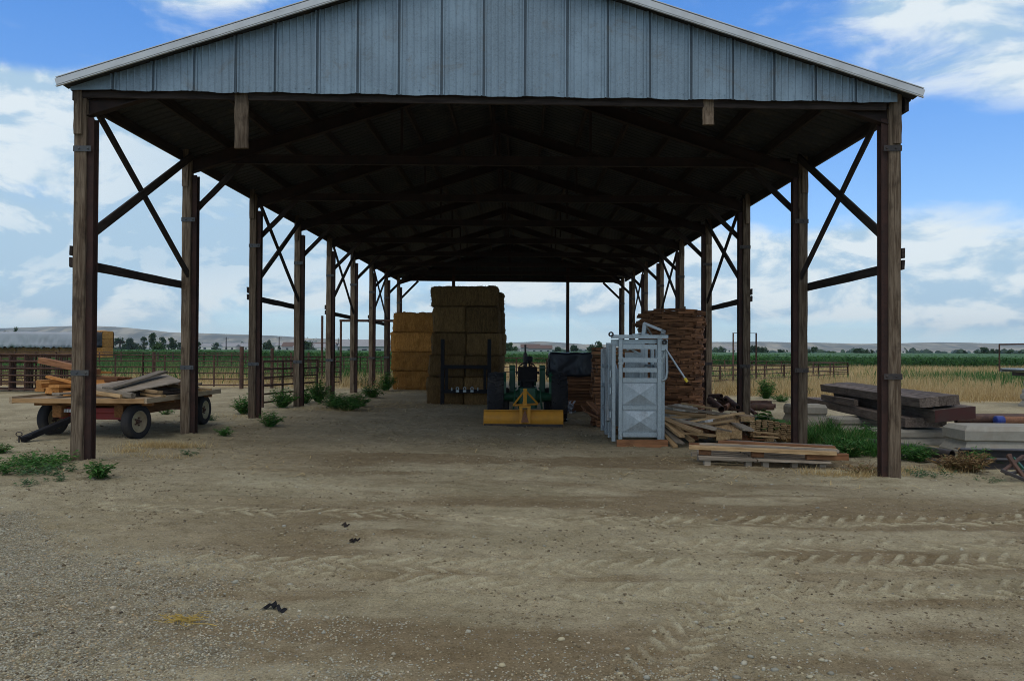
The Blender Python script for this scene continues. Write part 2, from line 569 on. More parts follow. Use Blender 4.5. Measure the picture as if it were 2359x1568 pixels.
M['galvsheet'] = galv_mat('galvanised_sheet', (0.36, 0.415, 0.445), .25, .5, .5)
M['cladding'] = galv_mat('weathered_cladding_steel', (0.185, 0.255, 0.31), 0.22, .58, .35)
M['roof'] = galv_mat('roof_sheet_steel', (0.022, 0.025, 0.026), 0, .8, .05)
M['trim'] = plain_mat('white_trim_paint', (0.52, 0.55, 0.57), .5, var=.1, dirt_amt=.25)
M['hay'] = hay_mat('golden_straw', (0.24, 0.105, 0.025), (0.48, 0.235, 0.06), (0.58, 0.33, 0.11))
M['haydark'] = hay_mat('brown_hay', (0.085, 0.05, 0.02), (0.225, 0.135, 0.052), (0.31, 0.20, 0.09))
M['rubber'] = plain_mat('tyre_rubber', (0.022, 0.022, 0.024), .85, var=.3, dirt=(0.10, 0.085, 0.065), dirt_amt=.55, spec=.25)
M['cream'] = plain_mat('cream_rim_paint', (0.34, 0.30, 0.19), .6, dirt=(0.13, 0.06, 0.03), dirt_amt=.7)
M['redpaint'] = plain_mat('faded_red_paint', (0.23, 0.03, 0.025), .65, dirt_amt=.4)
M['black'] = plain_mat('black_paint', (0.012, 0.012, 0.014), .7, dirt=(.03,.026,.022), dirt_amt=.35, spec=.15)
M['seam'] = galv_mat('dark_cladding_seam', (0.085, 0.12, 0.15), .3, .7, .2)  # darker tone inside the groove of each cladding seam
M['green'] = plain_mat('green_tractor_paint', (0.012, 0.075, 0.038), .5, dirt_amt=.35)
M['yellow'] = plain_mat('yellow_blade_paint', (0.52, 0.24, 0.02), .6, dirt=(0.17, 0.10, 0.04), dirt_amt=.5)
M['yellowclean'] = plain_mat('yellow_grip_rubber', (0.68, 0.50, 0.03), .5, dirt_amt=.1)
M['concrete'] = plain_mat('pale_concrete', (0.29, 0.275, 0.23), .9, var=.35, scale=9, dirt=(0.26, 0.22, 0.17), dirt_amt=.6, spec=.2)
M['bluecap'] = plain_mat('blue_cap_plastic', (0.02, 0.045, 0.24), .5, dirt_amt=.15)
M['tarpgrey'] = plain_mat('grey_tarp', (0.36, 0.39, 0.43), .6, var=.1, scale=2, dirt_amt=.15)
M['tarpblack'] = plain_mat('black_plastic_sheet', (0.010, 0.011, 0.016), .36, var=.2, dirt_amt=.05, spec=.35)
M['white'] = plain_mat('white_paint', (0.75, 0.75, 0.73), .6, var=.08, dirt_amt=.2)
M['leafdark'] = leaf_mat('dark_tree_leaves', (0.022, 0.048, 0.018), (0.055, 0.10, 0.03), scale=.6)
M['leafmid'] = leaf_mat('mid_tree_leaves', (0.035, 0.075, 0.02), (0.08, 0.14, 0.04), scale=.6)
M['weed'] = leaf_mat('weed_leaves', (0.032, 0.115, 0.02), (0.095, 0.235, 0.045), (0.22, 0.22, 0.08))
M['weedgrey'] = leaf_mat('greyish_weed_leaves', (0.045, 0.10, 0.042), (0.10, 0.18, 0.07))
M['fieldgreen'] = leaf_mat('field_weed_leaves', (0.03, 0.10, 0.022), (0.07, 0.18, 0.04), (0.25, 0.24, 0.10), scale=.3)
M['dryweed'] = leaf_mat('dry_weed_leaves', (0.20, 0.12, 0.055), (0.34, 0.23, 0.10), (0.10, 0.17, 0.05))
M['corn'] = leaf_mat('corn_leaves', (0.018, 0.075, 0.016), (0.06, 0.17, 0.03), scale=.2)
M['straw'] = leaf_mat('dry_grass_blades', (0.40, 0.28, 0.115), (0.68, 0.52, 0.26), (0.74, 0.63, 0.38), scale=.4, trans=.3)
M['strawlit'] = leaf_mat('loose_straw', (0.30, 0.22, 0.10), (0.50, 0.38, 0.18), scale=2, trans=.1)
M['bark'] = wood_mat('tree_bark', (0.06, 0.045, 0.035), (0.14, 0.11, 0.085))

# ------------------------------------------------------------------ the ground sheet
def gp(px, py):
    """point on the ground seen at a survey pixel"""
    Y = 10.0
    for _ in range(40):
        p = at(px, py, Y)
        q = at(px, py, 1.0)
        slope = (q.z - CAM_Z)
        Yn = (zg(p.x, p.y) - CAM_Z) / slope
        Y = 0.5 * Y + 0.5 * Yn
    p = at(px, py, Y)
    return Vector((p.x, p.y, zg(p.x, p.y)))

def growth(start, step, end, k):
    out = []; v = start
    while v < end:
        step *= k; v += step; out.append(v)
    return out

xs = list(np.arange(-8.5, 8.5001, 0.021)); gr = growth(8.5, 0.03, 7000, 1.085)
xs = np.array([-v for v in gr[::-1]] + xs + gr)
ys = [-60, -30, -12, -5, 0, 1.5, 2.4, 2.9, 3.2]; v = 3.4
while v < 42:
    ys.append(v); v += max(0.018, 0.0029 * v)
ys = np.array(ys + growth(42, 0.12, 7000, 1.07))
GX, GY = np.meshgrid(xs, ys)
X, Y = GX.ravel(), GY.ravel()
near = (Y > 2) & (Y < 45) & (np.abs(X) < 14)
Z = zbase(X, Y)
nx, ny = X[near], Y[near]
rel = np.zeros_like(nx)
rel += 0.05 * (fbm(nx * .8, ny * 1.1, 3, 21) - .5)
rel += 0.022 * (fbm(nx * 3.1, ny * 3.1, 3, 33) - .5)
rel += 0.026 * (fbm(nx * 10, ny * 10, 3, 43) - .5)
def sstep(a, b, x):
    t = np.clip((x - a) / (b - a), 0, 1)
    return t * t * (3 - 2 * t)
cl_ = fbm(nx * 5, ny * 5, 2, 47); rel += .022 * sstep(.62, .80, cl_) * sstep(.45, .6, fbm(nx * .7, ny * .9, 2, 48))
pale = np.zeros_like(nx)
tread_total = np.zeros_like(nx)
def track(P, w, period, depth, skew=0.9, fade=0.0):
    global rel, pale, tread_total
    P = [Vector((p.x, p.y)) for p in P]
    best = np.full(nx.shape, 1e9); bu = np.zeros_like(nx); bv = np.zeros_like(nx); acc = 0
    for a, b in zip(P[:-1], P[1:]):
        d = b - a; L = d.length; d = d / L
        u = (nx - a.x) * d.x + (ny - a.y) * d.y
        vv = -(nx - a.x) * d.y + (ny - a.y) * d.x
        out = np.maximum(0, np.maximum(-u, u - L))
        dist = np.hypot(out, vv)
        sel = dist < best
        best[sel] = dist[sel]; bu[sel] = (u + acc)[sel]; bv[sel] = vv[sel]
        acc += L
    wob = 0.05 * (fbm(nx * 2, ny * 2, 2, 71) - .5)
    av = np.abs(bv + wob)
    inside = 1 - sstep(w * .42, w * .56, av)
    inside *= (best < w)
    ph = bu / period + .55 * (fbm(nx * .9 + 2, ny * .9, 2, 93) - .5) - skew * 1.15 * av / period + 0.5 * (bv > 0)
    saw = np.abs((ph % 1.0) - .5) * 2
    ridge = sstep(.56, .70, saw) * sstep(0.02, 0.06, av)
    wear = sstep(.20, .46, fbm(nx * 1.7 + 9, ny * 2.6, 4, 91)) * (.55 + .45 * sstep(.35, .5, fbm(nx * 9, ny * 9, 2, 92)))
    rel += inside * (-depth * .25 + depth * .62 * ridge * wear)
    rel += depth * .3 * np.exp(-((av - w * .56) / .05) ** 2) * (best < w * 1.3)
    pale = np.maximum(pale, inside * ridge * wear)
    tread_total = np.maximum(tread_total, inside)
track([gp(300, 1171), gp(845, 1184), gp(1250, 1200)], .46, .24, .022)
track([gp(545, 1300), gp(900, 1303), gp(1459, 1309), gp(1900, 1302), gp(2700, 1284)], .50, .215, .042)
track([gp(700, 1342), gp(1100, 1352), gp(1480, 1372), gp(1900, 1366), gp(2700, 1352)], .46, .20, .044)
track([gp(1380, 1196), gp(1459, 1200), gp(1900, 1206), gp(2700, 1190)], .52, .25, .036)
track([gp(1440, 1640), gp(1520, 1530), gp(1600, 1450), gp(1690, 1380)], .42, .19, .040)
track([gp(1500, 1258), gp(1800, 1262), gp(2500, 1250)], .40, .22, .022)
# soft wheel ruts that turn into the shed
for cx, k, w in ((-0.2, .10, .5), (1.5, .10, .5), (-2.6, .16, .45), (.7, -.12, .45)):
    ctr = cx + k * (11 - ny) ** 2 * .16 * (ny < 11) + .2 * np.sin(ny * .4)
    rel += -0.016 * np.exp(-((nx - ctr) / (w * .5)) ** 2) * sstep(4, 8, ny)
for cy, k in ((10.2, .02), (9.2, -.015), (7.7, .03), (8.5, .01)):
    ctr = cy + k * nx + .15 * np.sin(nx * .5 + cy)
    rel += 0.016 * np.exp(-((ny - ctr) / .13) ** 2) * sstep(.4, .6, fbm(nx * .5 + cy, ny * .3, 2, 61))
rel *= 1 - sstep(30, 44, ny)
# little mounds of soil at the feet of the front posts
for px_, py_ in ((-6.6, 12), (5.6, 12), (-6.6, 15.9), (5.6, 15.9)):
    rel += .035 * np.exp(-(((nx - px_) / .35) ** 2 + ((ny - py_) / .3) ** 2))
Z[near] += rel
verts = np.stack([X, Y, Z], 1)
nr, nc = GX.shape
idx = np.arange(nr * nc).reshape(nr, nc)
faces = np.stack([idx[:-1, :-1].ravel(), idx[:-1, 1:].ravel(), idx[1:, 1:].ravel(), idx[1:, :-1].ravel()], 1)

def gravel_mask(x, y):
    side = np.clip((0.9 - x + (4.2 - y) * .85) / 3.4, 0, 1) * np.clip((9.6 - y + np.clip(-x - 2.5, 0, 4) * .25) / 3.2, 0, 1)
    nearstrip = np.clip((5.0 - y) / 1.1, 0, 1) * .75
    f = np.maximum(side, nearstrip)
    n = fbm(x * .75 + y * .5, y * 1.3 - x * .25, 4, 12)
    return sstep(.44, .92, f * .56 + n * .62)

zone = np.zeros((len(X), 4), np.float32)
fx, fy = X, Y
zone[:, 0] = gravel_mask(fx, fy) * (fy < 14)
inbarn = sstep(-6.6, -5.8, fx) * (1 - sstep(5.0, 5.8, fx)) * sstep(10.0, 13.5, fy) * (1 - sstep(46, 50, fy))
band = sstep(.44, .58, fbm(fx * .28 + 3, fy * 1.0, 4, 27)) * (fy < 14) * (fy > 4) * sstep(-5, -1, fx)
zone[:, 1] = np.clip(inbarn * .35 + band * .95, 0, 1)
dry = sstep(33, 36.5, fy + 3 * (fbm(fx * .3, fy * .3, 2, 81) - .5) + np.clip((fx - 12) * .38, 0, 7)) * (1 - inbarn)
zone[:, 2] = dry
zone[:, 3] = np.maximum(sstep(88, 96, fy), sstep(43, 52, fy + 5 * (fbm(fx * .15, fy * .15, 2, 83) - .5)) * (1 - sstep(-9, -4, fx)))
zone2 = np.zeros(len(X), np.float32)
t = np.clip(pale, 0, 1)
zone2[near] = t
dust = sstep(.54, .72, fbm(X * .6 + 11, Y * 1.5 + 5, 5, 57)) * (Y < 14) * .6
zone2 = np.maximum(zone2, dust * (1 - zone[:, 0] * .7))
zone2 = np.maximum(zone2, .9 * np.exp(-((X - 6.8) / 2.6) ** 2 - ((Y - 11.0) / .8) ** 2))

m, n, b = new_mat('farmyard_soil')
M['soil'] = m
at_ = n.n('ShaderNodeAttribute', attribute_name='zone')
zs = n.sep(at_.outputs['Color'])
za = at_.outputs['Alpha']
at2 = n.n('ShaderNodeAttribute', attribute_name='dust')
tco = n.n('ShaderNodeTexCoord'); O = tco.outputs['Object']
n_big = n.noise(O, .55, 8, .62)
n_mid = n.noise(O, 3.2, 8, .68)
n_fine = n.noise(O, 28, 5, .7)
n_grit = n.noise(O, 110, 3, .7)
mp = n.n('ShaderNodeMapping'); mp.inputs['Scale'].default_value = (.5, 3.2, 1); n.set(mp.inputs['Vector'], O)
n_str = n.noise(mp.outputs[0], 1.4, 7, .65)
c = n.mix(n.mapr(n_big, .3, .7), (.315, .270, .165), (.455, .395, .258))
c = n.mix(n.m('MULTIPLY', n.mapr(n_str, .45, .72), .38), c, (.215, .162, .088))
c = n.mix(n.m('MULTIPLY', n.mapr(n_mid, .52, .74), .45), c, (.185, .155, .100))
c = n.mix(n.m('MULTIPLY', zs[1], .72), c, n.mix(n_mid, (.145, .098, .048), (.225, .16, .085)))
c = n.mix(n.m('MULTIPLY', at2.outputs['Fac'], .95), c, n.mix(n_fine, (.42, .375, .245), (.53, .475, .32)))
gv = n.vor(O, 62, 'Color'); gd = n.vor(O, 62, 'Distance')
gs = n.sep(gv)
gcol = n.ramp(gs[0], (0.0, (.15, .155, .13)), (.3, (.31, .31, .245)), (.5, (.42, .37, .23)), (.7, (.33, .335, .28)), (.88, (.60, .58, .46)), (1.0, (.46, .33, .17)))
gcol = n.mix(n.mapr(gd, .35, .65), gcol, (.215, .18, .115))
c = n.mix(n.m('MULTIPLY', n.mapr(n.m('ADD', n.m('MULTIPLY', zs[0], .8), n.m('ADD', n.m('MULTIPLY', n.m('SUBTRACT', n_mid, .5), 1.1), n.m('MULTIPLY', n.m('SUBTRACT', n_fine, .5), .5))), .30, .62), .70), c, gcol)
# odd pebbles and grit everywhere near
pv = n.vor(O, 34, 'Color'); pd = n.vor(O, 34, 'Distance')
pm = n.m('MULTIPLY', n.m('GREATER_THAN', n.sep(pv)[0], .86), n.m('LESS_THAN', pd, .30))
c = n.mix(n.m('MULTIPLY', pm, .55), c, n.mix(n.sep(pv)[1], (.16, .145, .12), (.46, .43, .38)))
gr2 = n.noise(O, 62, 4, .8)
c = n.mix(n.m('MULTIPLY', n.mapr(gr2, .50, .64), .62), c, n.mix(1.0, c, (.42, .40, .36), 'MULTIPLY'))
c = n.mix(n.m('MULTIPLY', n.mapr(gr2, .46, .36), .45), c, n.mix(1.0, c, (1.5, 1.5, 1.5), 'MULTIPLY'))
gr4 = n.noise(O, 5.5, 9, .84)
c = n.mix(n.m('MULTIPLY', n.mapr(gr4, .50, .60), .40), c, n.mix(1.0, c, (.52, .47, .38), 'MULTIPLY'))
c = n.mix(n.m('MULTIPLY', n.mapr(gr4, .47, .39), .45), c, n.mix(1.0, c, (1.38, 1.38, 1.38), 'MULTIPLY'))
gr3 = n.noise(O, 17, 6, .8)
c = n.mix(n.m('MULTIPLY', n.mapr(gr3, .54, .66), .45), c, n.mix(1.0, c, (.50, .47, .42), 'MULTIPLY'))
# dry field and farmland farther out
c = n.mix(n.m('MULTIPLY', zs[2], .92), c, n.mix(n.mapr(n_big, .35, .65), (.28, .20, .095), (.44, .335, .17)))
mp = n.n('ShaderNodeMapping'); mp.inputs['Scale'].default_value = (.0022, .0105, 1); n.set(mp.inputs['Vector'], O)
patch = n.vor(mp.outputs[0], 1.0, 'Color')
ps = n.sep(patch)
farm = n.ramp(ps[0], (0.0, (.035, .105, .022)), (.42, (.05, .13, .03)), (.5, (.085, .155, .05)), (.72, (.055, .12, .04)), (.84, (.26, .21, .12)), (1.0, (.10, .15, .06)))
oy = n.sep(O)[1]; ox = n.sep(O)[0]
farm = n.mix(n.m('SUBTRACT', 1.0, n.mapr(oy, 260, 420)), farm, n.mix(n.mapr(n.noise(O, .25, 6, .7), .35, .65), (.03, .095, .018), (.06, .15, .032)))
farm = n.mix(n.m('MULTIPLY', n.m('MULTIPLY', n.mapr(oy, 158, 166), n.mapr(oy, 205, 194)), n.mapr(ox, -5, -12)), farm, (.27, .22, .125))
nf = n.noise(O, .05, 6, .6)
farm = n.mix(n.m('MULTIPLY', n.mapr(nf, .45, .7), .35), farm, (.05, .09, .035))
c = n.mix(za, c, farm)
n.set(b.inputs['Base Color'], c)
b.inputs['Roughness'].default_value = .95
b.inputs['Specular IOR Level'].default_value = .12
hgt = n.m('ADD', n.m('MULTIPLY', n_fine, .7), n.m('ADD', n.m('MULTIPLY', n_mid, 1.2), n.m('ADD', n.m('MULTIPLY', n_grit, .30), n.m('MULTIPLY', n.m('MULTIPLY', zs[0], n.m('SUBTRACT', 1.0, gd)), .5))))
bump(n, b, hgt, 1.0, .035)

ground = np_mesh('ground', verts, faces, M['soil'], smooth=True)
tag(ground, kind='structure')
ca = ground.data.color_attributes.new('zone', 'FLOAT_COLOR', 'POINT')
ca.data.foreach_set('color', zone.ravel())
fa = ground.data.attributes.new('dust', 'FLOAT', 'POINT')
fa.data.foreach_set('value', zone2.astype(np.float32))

# height of the finished sheet, for things that must touch it
def zs_at(x, y):
    j = np.searchsorted(xs, x) - 1; i = np.searchsorted(ys, y) - 1
    return float(Z.reshape(nr, nc)[i:i + 2, j:j + 2].min())
ZG = Z.reshape(nr, nc)
def z_many(x, y):
    j = np.clip(np.searchsorted(xs, x) - 1, 0, nc - 2); i = np.clip(np.searchsorted(ys, y) - 1, 0, nr - 2)
    tx = (x - xs[j]) / (xs[j + 1] - xs[j]); ty = (y - ys[i]) / (ys[i + 1] - ys[i])
    return (ZG[i, j] * (1 - tx) + ZG[i, j + 1] * tx) * (1 - ty) + (ZG[i + 1, j] * (1 - tx) + ZG[i + 1, j + 1] * tx) * ty

# ------------------------------------------------------------------ loose stones (too many to count)
def stone_field(name, x, y, size, mat, flat=.62, lift=.15):
    N = len(x)
    base = np.array([(1, 0, 0), (.3, .95, 0), (-.85, .5, 0), (-.8, -.6, 0), (.35, -.9, 0), (.1, .05, 1.0), (-.05, 0, -1.0), (.5, .45, .72), (-.45, .35, .75), (-.35, -.5, .72), (.5, -.42, .70)])
    tris = np.array([(0, 1, 7), (1, 8, 7), (1, 2, 8), (2, 3, 9), (2, 9, 8), (3, 4, 9), (4, 10, 9), (4, 0, 10), (0, 7, 10), (7, 8, 5), (8, 9, 5), (9, 10, 5), (10, 7, 5),
                     (1, 0, 6), (2, 1, 6), (3, 2, 6), (4, 3, 6), (0, 4, 6)])
    K = len(base)
    a = rng.uniform(0, 2 * np.pi, N)
    sx = size * rng.uniform(.7, 1.3, N); sy = size * rng.uniform(.55, 1.0, N); sz = size * flat * rng.uniform(.6, 1.1, N)
    jit = rng.uniform(.8, 1.2, (N, K, 3))
    P = base[None] * jit
    px = P[:, :, 0] * sx[:, None]; py = P[:, :, 1] * sy[:, None]; pz = P[:, :, 2] * sz[:, None]
    ca_, sa_ = np.cos(a)[:, None], np.sin(a)[:, None]
    wx = px * ca_ - py * sa_ + x[:, None]; wy = px * sa_ + py * ca_ + y[:, None]
    wz = pz + (z_many(x, y) + sz * lift)[:, None]
    V = np.stack([wx, wy, wz], 2).reshape(-1, 3)
    F = (tris[None] + (np.arange(N) * K)[:, None, None]).reshape(-1, 3)
    return np_mesh(name, V, F, mat, smooth=True)
m, n, b = new_mat('river_gravel')
M['gravel'] = m
gi = n.n('ShaderNodeNewGeometry').outputs['Random Per Island']
gc = n.ramp(gi, (0.0, (.17, .175, .15)), (.2, (.36, .36, .29)), (.38, (.48, .42, .26)), (.55, (.32, .33, .28)), (.72, (.52, .48, .36)), (.84, (.25, .21, .145)), (.93, (.52, .37, .19)), (1.0, (.60, .57, .46)))
tt = n.n('ShaderNodeTexCoord')
n.set(b.inputs['Base Color'], n.mix(n.m('MULTIPLY', n.noise(tt.outputs['Object'], 40, 4, .6), .4), gc, (.27, .23, .15)))
b.inputs['Roughness'].default_value = .8
b.inputs['Specular IOR Level'].default_value = .3
N0 = 330000
yy = 3.3 * np.exp(rng.uniform(0, math.log(10.5 / 3.3), N0)); xx = rng.uniform(-.72, .72, N0) * yy
gm = gravel_mask(xx, yy)
keep = rng.uniform(0, 1, N0) < gm * np.clip((yy / 4.4) ** 1.0, .0, 1.6) * .30 + .035
xx, yy = xx[keep], yy[keep]
sz = rng.uniform(.0035, .0105, len(xx)) * np.where(gm[keep] < .1, .8, 1.0) * (1 + .4 * (rng.uniform(0, 1, len(xx)) > .93))
o = stone_field('gravel', xx, yy, sz, M['gravel'])
tag(o, 'loose river gravel spread over the yard in the left foreground', 'gravel', kind='stuff')
# scattered bigger stones, mostly at the lower right
N1 = 5200
yy = 3.4 * np.exp(rng.uniform(0, math.log(14 / 3.4), N1)); xx = rng.uniform(-.70, .72, N1) * yy
clump = fbm(xx * 1.1 + 7, yy * 1.1, 3, 15)
keep = rng.uniform(0, 1, N1) < sstep(.45, .62, clump) * (.20 + .8 * sstep(.3, 2, xx) * (yy < 5.6))
xx, yy = xx[keep], yy[keep]
o = stone_field('loose_stones', xx, yy, .009 + .022 * rng.uniform(0, 1, len(xx)) ** 3, M['gravel'], .6, .1)
tag(o, 'pale rounded stones strewn over the dirt yard', 'stones', kind='stuff')
# crumbs and clods of soil
m, n, b = new_mat('soil_clod')
M['clod'] = m
gi = n.n('ShaderNodeNewGeometry').outputs['Random Per Island']
n.set(b.inputs['Base Color'], n.ramp(gi, (0.0, (.10, .075, .042)), (.4, (.19, .15, .09)), (.7, (.30, .255, .16)), (.9, (.40, .35, .24)), (1.0, (.06, .045, .03))))
b.inputs['Roughness'].default_value = 1.0
N3 = 60000
yy = 3.4 * np.exp(rng.uniform(0, math.log(20 / 3.4), N3)); xx = rng.uniform(-.72, .74, N3) * yy
cl_ = fbm(xx * 1.4 + 3, yy * 2.0, 4, 115)
keep = (rng.uniform(0, 1, N3) < sstep(.42, .66, cl_) * .9 + .06) & (np.abs(xx) < 13)
xx, yy = xx[keep], yy[keep]
o = stone_field('soil_clods', xx, yy, (.004 + .016 * rng.uniform(0, 1, len(xx)) ** 4) * (.6 + .06 * yy), M['clod'], .6, .1)
tag(o, 'crumbs and small clods of dry soil lying over the yard', 'soil clods', kind='stuff')
# loose straw bits
def litter(name, x, y, L, w, mat):
    N = len(x)
    a = rng.uniform(0, np.pi, N); dx, dy = np.cos(a) * L / 2, np.sin(a) * L / 2
    ex, ey = -np.sin(a) * w / 2, np.cos(a) * w / 2
    tilt = rng.uniform(-.25, .25, N) * L / 2
    z = z_many(x, y) + .008 + np.abs(tilt)
    Q = np.stack([np.stack([x - dx - ex, y - dy - ey, z - tilt], 1), np.stack([x - dx + ex, y - dy + ey, z - tilt], 1),
                  np.stack([x + dx + ex, y + dy + ey, z + tilt], 1), np.stack([x + dx - ex, y + dy - ey, z + tilt], 1)], 1).reshape(-1, 3)
    return np_mesh(name, Q, np.arange(N * 4).reshape(N, 4), mat)
N2 = 5000
yy = np.concatenate([rng.uniform(11, 34, N2), rng.uniform(24, 27.5, 2500), rng.uniform(32, 35, 1500)])
xx = np.concatenate([rng.uniform(-6.5, 5.6, N2), rng.uniform(-4.6, 0.5, 2500), rng.uniform(-6.0, -2.5, 1500)])
keep = rng.uniform(0, 1, len(xx)) < sstep(.42, .62, fbm(xx * .6, yy * .6, 3, 95)) * .9 + .05
o = litter('straw_litter', xx[keep], yy[keep], rng.uniform(.06, .22, keep.sum()), .012, M['strawlit'])
tag(o, 'bits of straw lying on the dirt floor under the shed roof', 'straw', kind='stuff')

# ------------------------------------------------------------------ hills
hx = np.linspace(-6500, 6500, 420); hv = np.linspace(0, 1, 26)
HX, HV = np.meshgrid(hx, hv)
HY = 3700 + 1500 * HV + 250 * (fbm(HX / 900 + 20, HV * 2, 3, 8) - .5)
def crest(x):
    s = x / 4600 * 1824 + 1198     # where along the skyline of the photograph
    pts = [(-2400, 40), (-300, 46), (60, 56), (150, 58), (250, 53), (350, 43), (480, 40), (600, 36), (700, 29), (850, 23), (1000, 21), (1160, 21), (1250, 24), (1350, 18), (1450, 17), (1640, 24), (1760, 26), (2000, 22), (2080, 23), (2200, 26), (2359, 24), (2700, 28), (5000, 20)]
    return np.interp(s, [p[0] for p in pts], [p[1] for p in pts])
H = crest(HX) / 1824 * 4600
gull = np.abs(fbm(HX / 210 + HV * .7, HV * 1.5 + 3, 4, 19) - .5) * 2
prof = np.where(HV < .7, sstep(0, .72, HV), 1 - (HV - .7) * .6)
HZ = H * prof * (1 - .55 * (1 - gull) * sstep(0, .35, HV) * (1 - sstep(.5, .75, HV))) + 5 * (fbm(HX / 130, HV * 3, 3, 29) - .5) * prof
HZ += .06 * H * (fbm(HX / 420, HX * 0, 2, 39) - .5) * prof - 2
hm, n, b = new_mat('sagebrush_hill')
tco = n.n('ShaderNodeTexCoord')
mp = n.n('ShaderNodeMapping'); mp.inputs['Scale'].default_value = (.011, .0022, .02); n.set(mp.inputs['Vector'], tco.outputs['Object'])
a = n.noise(mp.outputs[0], 1.0, 7, .6)
mp = n.n('ShaderNodeMapping'); mp.inputs['Scale'].default_value = (.0012, .0006, .03); n.set(mp.inputs['Vector'], tco.outputs['Object'])
a2 = n.noise(mp.outputs[0], 1.0, 5, .6)
c = n.mix(n.mapr(a, .35, .65), (.15, .145, .10), (.46, .40, .27))
c = n.mix(n.m('MULTIPLY', n.mapr(a2, .45, .62), .7), c, (.11, .115, .085))
n.set(b.inputs['Base Color'], c)
b.inputs['Roughness'].default_value = 1.0
b.inputs['Specular IOR Level'].default_value = 0
hverts = np.stack([HX.ravel(), HY.ravel(), HZ.ravel()], 1)
hidx = np.arange(HX.size).reshape(HX.shape)
hf = np.stack([hidx[:-1, :-1].ravel(), hidx[:-1, 1:].ravel(), hidx[1:, 1:].ravel(), hidx[1:, :-1].ravel()], 1)
tag(np_mesh('hills', hverts, hf, hm, smooth=True), kind='structure')

# ------------------------------------------------------------------ the open pole shed
BX0, BX1 = -6.79, 5.72
PY = [12.0, 15.85, 19.8, 23.75, 27.7, 31.6, 35.55, 39.5, 43.5]
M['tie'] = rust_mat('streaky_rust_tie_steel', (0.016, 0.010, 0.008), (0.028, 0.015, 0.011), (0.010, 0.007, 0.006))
barn = empty('pole_shed', (-0.53, 12.0, 0), 'long open-sided pole shed with grey metal gable and dark rusty frame', 'shed')
RX = -0.54
def eaveL(y): return 5.69 + .07 * (y - 12) / 31.5
def eaveR(y): return 5.54 + .19 * (y - 12) / 31.5
def ridge(y): return 7.64 + .12 * (y - 12) / 31.5
XE0, XE1 = -6.86, 5.87
def roof_z(x, y):
    if x < RX: t = (x - XE0) / (RX - XE0); return eaveL(y) * (1 - t) + ridge(y) * t
    t = (XE1 - x) / (XE1 - RX); return eaveR(y) * (1 - t) + ridge(y) * t
# corrugated roof sheets
prof = []
y = 11.62; k = 0
steps = [(0.0, 0), (.075, 0), (.095, .022), (.125, .022), (.145, 0)]
while y < 43.95:
    for dy, h in steps:
        prof.append((y + dy, h))
    y += .2285
for side, xe in ((0, XE0), (1, XE1)):
    vs, fs = [], []
    q = len(prof)
    segs = 14
    for i in range(segs + 1):
        t = i / segs
        x = xe + (RX - xe) * t
        sag = .008 * math.sin(i * 1.7)
        for (yy_, h) in prof:
            edge = (.012 * math.sin(yy_ * 5.1) + .016 * math.sin(yy_ * 1.37)) if i == 0 else 0
            vs.append((x + (edge if side == 0 else -edge), yy_, roof_z(x, yy_) + h + sag))
    for i in range(segs):
        for j in range(q - 1):
            f = (i * q + j, i * q + j + 1, (i + 1) * q + j + 1, (i + 1) * q + j)
            fs.append(f if side else f[::-1])
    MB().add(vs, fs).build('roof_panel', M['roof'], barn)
# white barge trim along both slopes of the front gable, folded over the roof edge
for xe in (XE0, XE1):
    mb = MB()
    p0 = Vector((xe - (.02 if xe < 0 else -.02), 11.59, roof_z(xe, 11.6) - .015)); p1 = Vector((RX, 11.59, roof_z(RX, 11.6) - .01))
    mb.beam(p0 + Vector((0, 0, .012)), p1 + Vector((0, 0, .012)), .022, .095, (0, 0, 1), .004)
    mb.beam(p0 + Vector((0, .09, .082)), p1 + Vector((0, .09, .082)), .20, .012, (0, 0, 1))
    mb.beam(p0 + Vector((0, .012, -.048)), p1 + Vector((0, .012, -.048)), .035, .012, (0, 0, 1))
    mb.build('barge_trim', M['trim'], barn)
